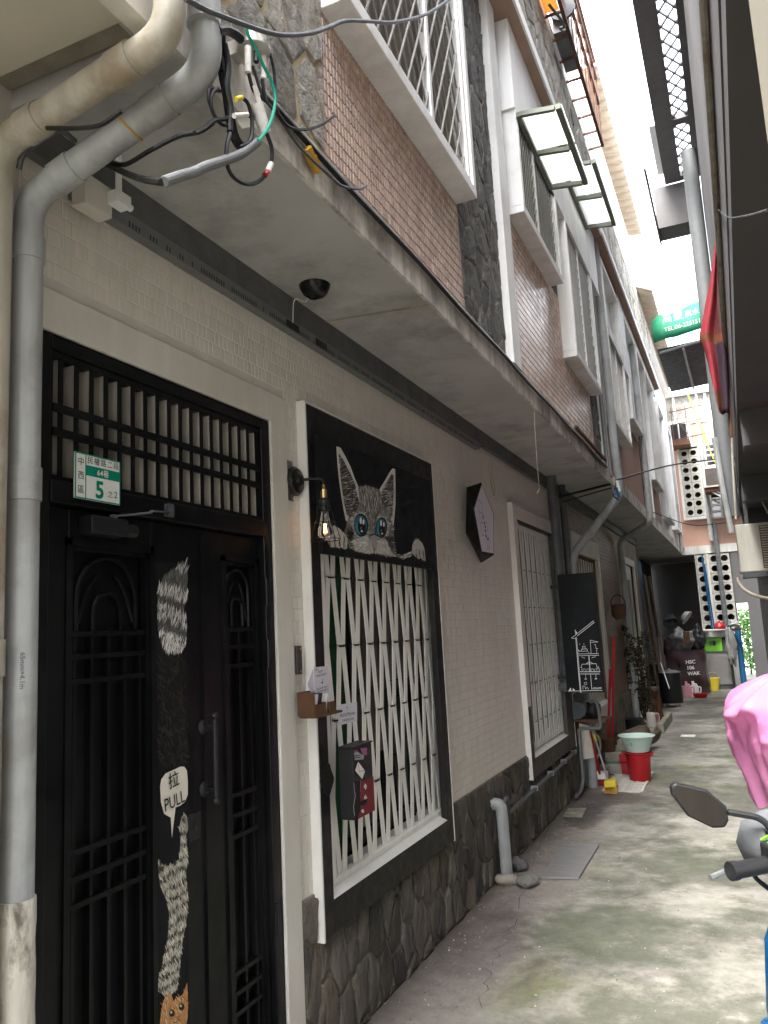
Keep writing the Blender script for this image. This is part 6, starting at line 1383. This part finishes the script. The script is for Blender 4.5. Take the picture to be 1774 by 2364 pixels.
mb = MB(); mb.lathe((.17,11.9,0), [(.11,0),(.14,.2),(.145,.21),(.12,.21)], 16); mb.build('pot', m_rust, pt, smooth=True)
q = PX((1418,1408), .06); wb = thing('wicker_basket', 'dark brown wicker basket hung on the drain pipe of the second house', 'basket', q)
mb = MB(); mb.lathe(V(.12, q.y, q.z-.13), [(.05,0),(.09,.05),(.10,.14),(.095,.20),(.085,.20),(.09,.12),(.045,.01)], 14); mb.build('bowl', m_rust, wb, smooth=True)
mb = MB(); mb.tube([(.12+.09*math.cos(t*math.pi/8), q.y, q.z+.07+.12*math.sin(t*math.pi/8)) for t in range(9)], .008, 6); mb.build('handle', m_rust, wb)
mb = MB(); P = PZ((1591,1699), .003); mb.box(P.x-.10, P.x+.08, P.y-.1, P.y+.1, .001, .006); tag(mb.build('litter_card', m_plate), 'flat pale yellow card lying on the concrete near the step', 'litter')
# ------------------------------------------------------------------ heap at the end of the alley
def at(p, y): return PY(p, y)
TY = 17.6
q0, q1 = at((1548,1600), TY), at((1622,1500), TY)
tp_ = thing('covered_machine', 'machine wrapped in a dark maroon tarpaulin with white characters', 'tarpaulin', ((q0.x+q1.x)/2, TY, 0))
mb = MB(); nx, nz_ = 14, 12; x0, x1, zt = q0.x, q1.x+.03, q1.z
def wav(u, v): return .05*noise.noise(Vector((u*4, v*4, 2.2)))+.02*noise.noise(Vector((u*11, v*9, 5)))
F = [[V(x0+(x1-x0)*i/nx+.04*math.sin(j*.7)*(1-j/nz_), TY+.02*j/nz_*2+wav(i/nx, j/nz_), .03+(zt-.03)*j/nz_) for i in range(nx+1)] for j in range(nz_+1)]
vs = [p for rw in F for p in rw] + [V(p.x, TY+.7, p.z*.96) for p in F[-1]]
w_ = nx+1; fs = [(j*w_+i, j*w_+i+1, (j+1)*w_+i+1, (j+1)*w_+i) for j in range(nz_+1) for i in range(nx)]; mb.add(vs, fs)
mb.add([p for p in (F[j][0] for j in range(nz_+1))]+[V(F[j][0].x, TY+.7, F[j][0].z) for j in range(nz_+1)], [(j, j+1, nz_+2+j, nz_+1+j) for j in range(nz_)])
mb.add([p for p in (F[j][nx] for j in range(nz_+1))]+[V(F[j][nx].x, TY+.7, F[j][nx].z) for j in range(nz_+1)], [(j, j+1, nz_+2+j, nz_+1+j) for j in range(nz_)])
o = mb.build('cover', m_tarp, tp_, smooth=True, ang=60)
tx = MB(); p = at((1584,1533), TY-.09)
for k, s_ in enumerate(('HSC', '106', 'WAK')): text_mb(tx, s_, p+V(.008*k,0,-.115*k), (1,0,.04), (0,0,1), .10, bold=.03)
tx.build('lettering', m_whiteplastic, tp_)
def bag(px, y, rr, lab, m=m_clearbag, seed=1, name='plastic_bag'):
    c = at(px, y); mb = MB(); mb.blob(c, rr, 40, 28, .45, seed)
    mb.v = [c+(q-c)*(1+.16*noise.noise((q-c)*14+V(seed,0,0))+.10*abs(noise.noise((q-c)*27+V(0,seed,0)))) for q in mb.v]; o = mb.build(name, m, smooth=True, ang=80); tag(o, lab, 'bag', 'bags on the heap'); return o
bag((1575,1478), 17.8, (.22,.18,.20), 'crumpled clear plastic bag on top of the covered machine', seed=2)
bag((1556,1500), 17.9, (.2,.15,.25), 'dark red sack beside the covered machine', m_tarp, 3)
bag((1610,1480), 18.2, (.15,.15,.28), 'dark bundle behind the round tray', m_blackp, 4)
q = at((1578,1420), 18.6); mb = MB(); mb.lathe(q, [(.09,.0),(.10,.01),(.16,.10),(.17,.105),(.155,.10),(.095,.015)], 24, (.75,-.15,-.6)); tag(mb.build('hanging_bowl', m_pvc, smooth=True), 'pale plastic bowl hung up in the dark porch', 'bowl')
q = at((1545,1425), 18.8); mb = MB(); mb.lathe(q, [(.11,.0),(.12,.01),(.15,.16),(.16,.165),(.145,.16),(.11,.015)], 24, (.2,-.6,-.75)); tag(mb.build('hanging_bowl', m_pvcdark, smooth=True), 'dark plastic pail hung up in the dark porch', 'pail')
for k, z in enumerate((1.15, 1.55)): mb = MB(); mb.box(-.35, .55, 18.9, 19.2, z, z+.03); tag(mb.build('porch_shelf', m_woodold), ('lower','upper')[k]+' plank shelf in the dark porch', 'shelf')
q = at((1580,1470), 17.7); mb = MB(); mb.box(q.x, q.x+.12, 17.55, 17.66, q.z-.13, q.z+.10); tag(mb.build('carton', m_wood), 'small brown and white carton on the covered machine', 'carton')
# steel cabinet with dimpled door
CY = 18.75
a_, b_ = at((1627,1590), CY), at((1684,1507), CY)
cbn = thing('steel_cabinet', 'steel cabinet with a dimpled metal door at the end of the alley', 'cabinet', ((a_.x+b_.x)/2, CY, 0))
mb = MB(); mb.box(a_.x, b_.x, CY, CY+.2, .10, b_.z); mb.build('door_panel', m_steelplate, cbn)
mb = MB(); 
for i in range(22):
    for j in range(30):
        x = a_.x+.08+(b_.x-a_.x-.14)*i/21; z = .18+(b_.z-.26)*j/29; mb.add([(x-.008,CY-.0005,z),(x,CY-.0005,z-.008),(x+.008,CY-.0005,z),(x,CY-.0005,z+.008),(x,CY-.006,z)], [(0,1,4),(1,2,4),(2,3,4),(3,0,4)])
kind(mb.build('dimples', m_steelplate, cbn), 'stuff')
mb = MB(); mb.box(a_.x-.03, a_.x-.005, CY-.02, CY+.2, 0, b_.z+.02); mb.box(b_.x+.005, b_.x+.03, CY-.02, CY+.2, 0, b_.z+.02); mb.box(a_.x-.005, b_.x+.005, CY-.01, CY+.2, b_.z+.002, b_.z+.03); mb.box(a_.x, b_.x, CY+.02, CY+.2, 0, .098); mb.build('frame', m_greycable, cbn)
c0, c1 = at((1625,1499), CY), at((1666,1472), CY); z0 = b_.z+.032
cr_ = thing('crate', 'lime green plastic crate on top of the steel cabinet', 'crate', ((c0.x+c1.x)/2, CY+.1, z0)); mb = MB(); h = c1.z-z0
mb.box(c0.x, c1.x, CY, CY+.02, z0, z0+h*.45); mb.box(c0.x, c1.x, CY, CY+.02, z0+h*.8, z0+h); mb.box(c0.x, c0.x+.13, CY, CY+.02, z0+h*.45, z0+h*.8); mb.box(c1.x-.13, c1.x, CY, CY+.02, z0+h*.45, z0+h*.8); mb.build('front', m_limecrate, cr_)
mb = MB(); mb.box(c0.x, c0.x+.02, CY+.02, CY+.3, z0, z0+h); mb.box(c1.x-.02, c1.x, CY+.02, CY+.3, z0, z0+h); mb.box(c0.x, c1.x, CY+.28, CY+.3, z0, z0+h); mb.box(c0.x, c1.x, CY, CY+.3, z0, z0+.01); mb.build('sides', m_limecrate, cr_)
for k in range(3): mb = MB(); zz = z0+h*(.12+.12*k); mb.box(c0.x+.02, c1.x-.02, CY-.004, CY-.0005, zz, zz+.012); mb.build('rib', m_limecrate, cr_)
q = at((1642,1468), CY+.05); 
mb = MB(); mb.lathe((q.x+.0, CY+.2, z0+h+.003), [(.30,0),(.33,.02),(.335,.13),(.345,.14),(.345,.15),(.32,.15),(.30,.02)], 30); o = mb.build('round_tray', m_steel, smooth=True); tag(o, 'large round metal pan on the lime crate', 'pan')
mb = MB(); mb.lathe((q.x, CY+.2, z0+h+.156), [(.36,0),(.36,.02),(.0,.03)], 24); tag(mb.build('cardboard_lid', m_plaster), 'cream cardboard sheet covering the round pan', 'lid')
q = at((1661,1441), CY); mb = MB(); mb.lathe((q.x, CY+.1, z0+h+.19), [(.11,0),(.12,.05),(.08,.12),(.02,.14),(.02,.16),(0,.16)], 18); tag(mb.build('red_pot_lid', m_red, smooth=True), 'shiny red pot on the cardboard lid', 'pot')
bag((1688,1490), 18.4, (.09,.09,.42), 'hanging clear plastic bags beside the steel cabinet', seed=8)
bag((1695,1445), 18.4, (.12,.1,.10), 'pale plastic bag hanging at the gap', m_clearbag, 9)
A_, B_ = at((1704,1455), 18.6), at((1717,1562), 18.6); mb = MB(); mb.tube([V(B_.x,18.6,0), V(A_.x,18.7,A_.z)], .06, 12); tag(mb.build('blue_roll', m_blue, smooth=True), 'tall dark blue roll standing beside the gap', 'roll')
q = PZ((1649,1590), 0); yb_ = thing('bucket', 'yellow plastic bucket with a wire handle before the steel cabinet', 'bucket', (q.x, 18.5, 0)); c = V(at((1649,1590), 18.5).x, 18.5, 0)
mb = MB(); mb.lathe(c, [(.10,0),(.135,.24),(.142,.245),(.142,.255),(.130,.255),(.096,.01)], 22); mb.build('pail', m_yellow, yb_, smooth=True)
mb = MB(); mb.tube([c+V(.135*math.cos(t*math.pi/10), -.02, .25+.13*math.sin(t*math.pi/10)) for t in range(11)], .005, 6); mb.build('handle', m_steel, yb_)
def jug(px, y, lab, m, s=1.0):
    c = at(px, y); c = V(c.x, y, 0); t = thing('detergent_jug', lab, 'jug', c, 'detergent jugs'); mb = MB(); w_, h = .075*s, .26*s
    mb.add([c+V(a*w_, b*.05, z*h) for z, kx in ((0,1),(.7,1),(1,.55)) for a, b in ((-kx,-1),(kx,-1),(kx,1),(-kx,1))], [(3,2,1,0),(0,1,5,4),(1,2,6,5),(2,3,7,6),(3,0,4,7),(4,5,9,8),(5,6,10,9),(6,7,11,10),(7,4,8,11),(8,9,10,11)]); mb.build('body', m, t, bevel=.012)
    mb = MB(); mb.lathe(c+V(-.02,0,h+.001), [(.025,0),(.025,.04),(.02,.045)], 10); mb.build('cap', m, t)
    mb = MB(); mb.tube(spline([c+V(w_*.9,0,h*.75), c+V(w_*1.5,0,h*.7), c+V(w_*1.4,0,h*.35), c+V(w_*.95,0,h*.3)], 4), .012, 6); mb.build('handle', m, t)
jug((1590,1604), 17.0, 'pink detergent jug on the ground before the covered machine', m_pinkplastic)
jug((1606,1604), 17.05, 'white detergent jug on the ground next to the pink one', m_whiteplastic)
c = at((1618,1606), 16.85); mb = MB(); mb.lathe(V(c.x,16.85,0), [(.11,0),(.13,.07),(.14,.075),(.14,.085),(.125,.085),(.105,.01)], 22); tag(mb.build('red_basin', m_red, smooth=True), 'small red plastic basin on the ground by the detergent jugs', 'basin')
c = at((1572,1603), 17.1); mb = MB(); mb.box(c.x-.10, c.x+.06, 17.1, 17.35, 0, .2); mb.box(c.x-.06, c.x+.02, 17.094, 17.0998, .05, .13); tag(mb.build('grey_box', m_pvc, bevel=.02), 'low grey plastic box behind the pink jug', 'box')
mb = MB(); A_, B_ = at((1540,1570), 17.2), at((1528,1535), 17.2); mb.tube([PY((1546,1590),13.9), PY((1526,1530),14.3)], .008, 6); tag(mb.build('thin_stick', m_steel), 'thin pale stick leaning behind the black bin', 'stick')
# ------------------------------------------------------------------ wear on the alley floor: cracks, cement patches, grit
r = random.Random(77)
def crack(pts, wd):
    P = []; 
    for a, b in zip(pts, pts[1:]):
        for k in range(8):
            t = k/8; P.append(V(a[0]+(b[0]-a[0])*t+r.gauss(0,.012), a[1]+(b[1]-a[1])*t+r.gauss(0,.012), 0))
    mb = MB(); w_ = [wd*.38*r.uniform(.3,1.4) for _ in P]; vs = []
    for i, p in enumerate(P):
        q = P[min(i+1, len(P)-1)]-P[max(i-1, 0)]; n = V(-q.y, q.x, 0).normalized()*w_[i]/2; vs += [p+n+V(0,0,.003), p-n+V(0,0,.003)]
    mb.add(vs, [(2*i, 2*i+1, 2*i+3, 2*i+2) for i in range(len(P)-1)]); mb.build('crack', m_crack, g)
m_crack = mat('crack_dirt', (.045,.04,.033), .95, var=.3, scale=20)
G = lambda x, y: tuple(PZ((900+x*.5265, 1500+y*.5265), 0))[:2]
for pts, wd in (([G(560,1180),G(480,1320),G(420,1440),G(400,1600)], .007), ([G(700,760),G(640,900),G(560,1180)], .008), ([G(730,830),G(640,850),G(560,870)], .012), ([G(860,700),G(1060,690),G(1250,720)], .006), ([G(1000,1100),G(1200,1060),G(1400,1080)], .005), ([(.5,10.2),(.9,10.3),(1.5,10.15)], .012), ([(.45,13.2),(.9,13.1),(1.6,13.3)], .014)): crack(pts, wd)
mb = MB()
for _ in range(900):
    x, y = r.choice((abs(r.gauss(0,.10))+.03, r.uniform(.1, 2.2))), r.uniform(1.9, 12); s_ = r.uniform(.0015, .005); v = r.choice((.3,.5,1.0,1.5))
    mb.add([(x-s_,y-s_,.0),(x+s_,y-s_*.6,0),(x+s_*.7,y+s_,0),(x-s_*.8,y+s_*.7,0),(x,y,s_*1.1)], [(0,1,4),(1,2,4),(2,3,4),(3,0,4)], (v,v*.95,v*.85))
m_grit = mat('grit', (.30,.28,.24), .9, attr=True, var=0); kind(mb.build('grit', m_grit, g), 'stuff')
# ------------------------------------------------------------------ parked scooters
def scooter(lab, x, y, body, seat_m, mirrors=(-1,), rot=0.0, cowl=None, group='scooters parked along the right side'):
    t = thing('scooter', lab, 'scooter', (x, y, 0), group); W = lambda a, b, c: V(x+a, y+b, c)
    for wy in (-.62, .62):
        mb = MB(); mb.lathe(W(-.05, wy, .21), [(.12,0),(.19,.0),(.21,.02),(.21,.08),(.19,.10),(.12,.10)], 26, (1,0,0)); wh_ = mb.build('wheel', m_blackp, t, smooth=True)
        mb = MB(); mb.lathe(W(-.02, wy, .21), [(.03,-.05),(.12,-.01),(.12,.05),(.03,.09)], 18, (1,0,0)); mb.build('rim', m_steel, wh_)
    def hull(sec, nm, m, par=t, n=14, ang=60):
        mb = MB(); rings = []
        for (yy, zc, hw, hh) in sec: rings.append([W(hw*math.copysign(abs(math.cos(a))**.7, math.cos(a)), yy, zc+hh*math.copysign(abs(math.sin(a))**.7, math.sin(a))) for a in [2*math.pi*k/n for k in range(n)]])
        vs = [p for r_ in rings for p in r_]; fs = [(i*n+k, i*n+(k+1)%n, (i+1)*n+(k+1)%n, (i+1)*n+k) for i in range(len(sec)-1) for k in range(n)]
        fs += [tuple(range(n-1,-1,-1)), tuple((len(sec)-1)*n+k for k in range(n))]; mb.add(vs, fs); return mb.build(nm, m, par, smooth=True, ang=ang)
    hull([(-.88,.66,.05,.04),(-.75,.62,.13,.10),(-.45,.56,.16,.15),(-.15,.50,.15,.18),(-.05,.45,.12,.15)], 'rear_body', body)
    hull([(-.80,.755,.10,.03),(-.5,.775,.15,.045),(-.15,.745,.14,.04),(0,.72,.10,.03)], 'seat', seat_m)
    hull([(-.1,.28,.14,.05),(.30,.28,.15,.05),(.38,.34,.12,.06)], 'floor_board', m_blackp)
    hull([(.30,.55,.19,.27),(.38,.62,.20,.28),(.46,.66,.15,.24),(.50,.68,.06,.14)], 'leg_shield', body)
    hull([(.40,.45,.05,.05),(.62,.44,.075,.045),(.86,.36,.06,.03)], 'front_fender', body)
    mb = MB(); mb.tube([W(0,.62,.21), W(0,.40,.62), W(0,.34,.92)], .028, 8); mb.build('fork', m_blackp, t)
    hull([(.16,.985,.06,.03),(.22,.99,.16,.05),(.34,1.01,.24,.085),(.43,1.0,.19,.07),(.47,.97,.05,.03)], 'handlebar_cowl', cowl or body)
    mb = MB(); mb.lathe(W(0,.235,1.012), [(.085,0),(.08,.012),(.06,.02),(0,.022)], 20, (0,-.55,.83)); mb.build('dial', m_steel, t, smooth=True)
    mb = MB(); mb.tube([W(-.28,.218,.985), W(-.12,.27,.99), W(.12,.27,.99), W(.28,.218,.985)], .012, 8); mb.build('handlebar', m_blackp, t)
    for s in (-1, 1):
        mb = MB(); mb.tube([W(s*.17,.255,.987), W(s*.29,.215,.982)], .0185, 12); mb.tube([W(s*.287,.216,.982), W(s*.302,.211,.982)], .021, 12); mb.build('grip', m_blackp, t, smooth=True)
        mb = MB(); mb.obox(W(s*.175,.255,1.0), (.035*1,.01,0), (0,.03,0), (0,0,.03)); mb.build('switch_box', m_blackp, t, bevel=.008)
        mb = MB(); mb.tube(spline([W(s*.17,.30,.985), W(s*.26,.29,.975), W(s*.35,.245,.965), W(s*.37,.235,.962)], 4), [.009]*8+[.008,.007,.007,.008,.009], 8) if False else mb.tube(spline([W(s*.17,.30,.985), W(s*.24,.29,.975), W(s*.34,.235,.962)], 4), .007, 8); mb.build('brake_lever', m_steel, t, smooth=True)
    mb = MB(); mb.tube(spline([W(-.17,.27,.975), W(-.20,.36,.93), W(-.12,.42,.85), W(-.05,.42,.75)], 5), .006, 6); mb.tube(spline([W(-.16,.28,.98), W(-.17,.38,.95), W(-.08,.43,.85)], 5), .005, 6); mb.build('brake_cable', m_rubber, t)
    for s in mirrors:
        mr = MB(); mr.tube(arc([W(s*.16,.275,1.0), W(s*.185,.285,1.075), W(s*.265,.295,1.09)], .03), .0075, 8); mo = mr.build('mirror_stem', m_blackp, t, smooth=True)
        mb = MB(); mb.tube([W(s*.155,.272,.995), W(s*.178,.283,1.052)], .014, 10); mb.build('stem_boot', m_blackp, mo)
        u = V(s*.93, .12, .33).normalized(); nrm = V(s*.02, -.95, .0); nrm = (nrm - u*nrm.dot(u)).normalized(); v = u.cross(nrm)
        if v.z < 0: v = -v
        c = W(s*.327,.30,1.105); out = [(-.070,-.012),(-.058,.018),(-.010,.040),(.066,.034),(.074,.022),(.066,.004),(.020,-.032),(-.040,-.040),(-.066,-.030)]
        P = [c+u*a+v*b for a, b in out]; mb = MB(); mb.prism(P, -nrm*.028); mb.build('mirror_shell', m_blackp, mo, bevel=.006)
        mb = MB(); mb.flat([c+(p-c)*.88+nrm*.0012 for p in P], nrm); mb.build('mirror_glass', m_mirror, mo)
    mb = MB(); mb.box(x-.12, x+.12, y-.925, y-.915, .42, .56); pl = mb.build('number_plate', m_plate, t)
    mb = MB(); mb.box(x-.13, x+.13, y-.9148, y-.905, .41, .57); mb.build('plate_frame', m_blackp, t)
    hull([(-.93,.63,.06,.03),(-.88,.64,.09,.045),(-.84,.64,.09,.04)], 'tail_light', m_red)
    mb = MB(); mb.bar(W(0,-.8,.5), W(0,-.9,.45), .05, .03); mb.build('plate_arm', m_blackp, t)
    t.rotation_euler.z = rot
    return t, pl
s1, p1 = scooter('blue scooter whose left mirror and black grip stick into the alley', 1.84, 1.93, m_bluesc, m_blackp, rot=.35, cowl=m_pvcdark)
tw = MB(); c = V(1.84-.24, 1.93+.19, 1.04); tw.tube(spline([c+V(-.04,-.02,-.02), c+V(0,-.03,.012), c+V(.05,-.01,.008), c+V(.08,.0,.0)], 4), .0035, 6); tw.tube(spline([c+V(-.045,0,-.01), c+V(.0,-.02,.016), c+V(.06,-.03,.004)], 4), .0035, 6); tag(tw.build('twist_tie', m_limecrate), 'yellow green tie wound round the blue scooter handlebar', 'tie')
# covered scooter: pink rain sheet over the handlebars, plate showing at the back
s3, p3 = scooter('scooter hidden under a pink rain cover with its rear plate showing', 1.80, 5.72, m_pvcdark, m_blackp, mirrors=())
tx = MB(); text_mb(tx, 'E', (1.80-.108, 5.72-.9256, .447), (1,0,0), (0,0,1), .115, bold=.02); tx.build('plate_lettering', m_ink, p3)
cov = MB(); N_, K = 128, 56
def covp(a, t):
    """a around, t 0 hem .. 1 top : thin sheet gathered over the bars, hanging in folds"""
    ca, sa = math.cos(a), math.sin(a)
    top = max(0, (t-.62)/.38); sh = math.sqrt(max(0, 1-top**2.2))
    low = max(0, .5-t)
    rx, ry = .37*(sh*.97+.03)*(1-.55*low), .47*(sh*.97+.03)*(1-.5*low)
    n1 = noise.noise(Vector((ca*2.2, sa*2.2, t*1.3+3))); n2 = noise.noise(Vector((ca*5+8, sa*5, t*3))); n3 = abs(noise.noise(Vector((ca*9+3*t, sa*9, t*6+9))))
    fold = 1+.09*(1-t)*math.sin(6*a+1.0+2*n1)+.045*math.sin(13*a+5*t+3*n2)*(1-.5*t)+.12*n1+.07*n2-.07*n3
    pk = math.exp(-((a-3.75)/.35)**2-((t-.80)/.10)**2)*.34          # corner pushed out by the left grip
    z = .46+.70*t+.05*n1+.03*n2+.05*(1-t)*math.sin(3*a+.6)-.10*pk
    d = fold+pk
    return V(1.79+rx*d*ca, 5.55+ry*d*sa, z)
for j in range(K+1):
    for i in range(N_): cov.v.append(covp(2*math.pi*i/N_, j/K))
for j in range(K):
    for i in range(N_): a = j*N_+i; b = j*N_+(i+1)%N_; cov.f.append([a,b,b+N_,a+N_]); cov.c.append(None)
cov.f.append([K*N_+i for i in range(N_)]); cov.c.append(None)
o = cov.build('rain_cover', m_pinkcover, smooth=True, ang=75); tag(o, 'pink plastic rain cover draped over a parked scooter', 'rain cover')
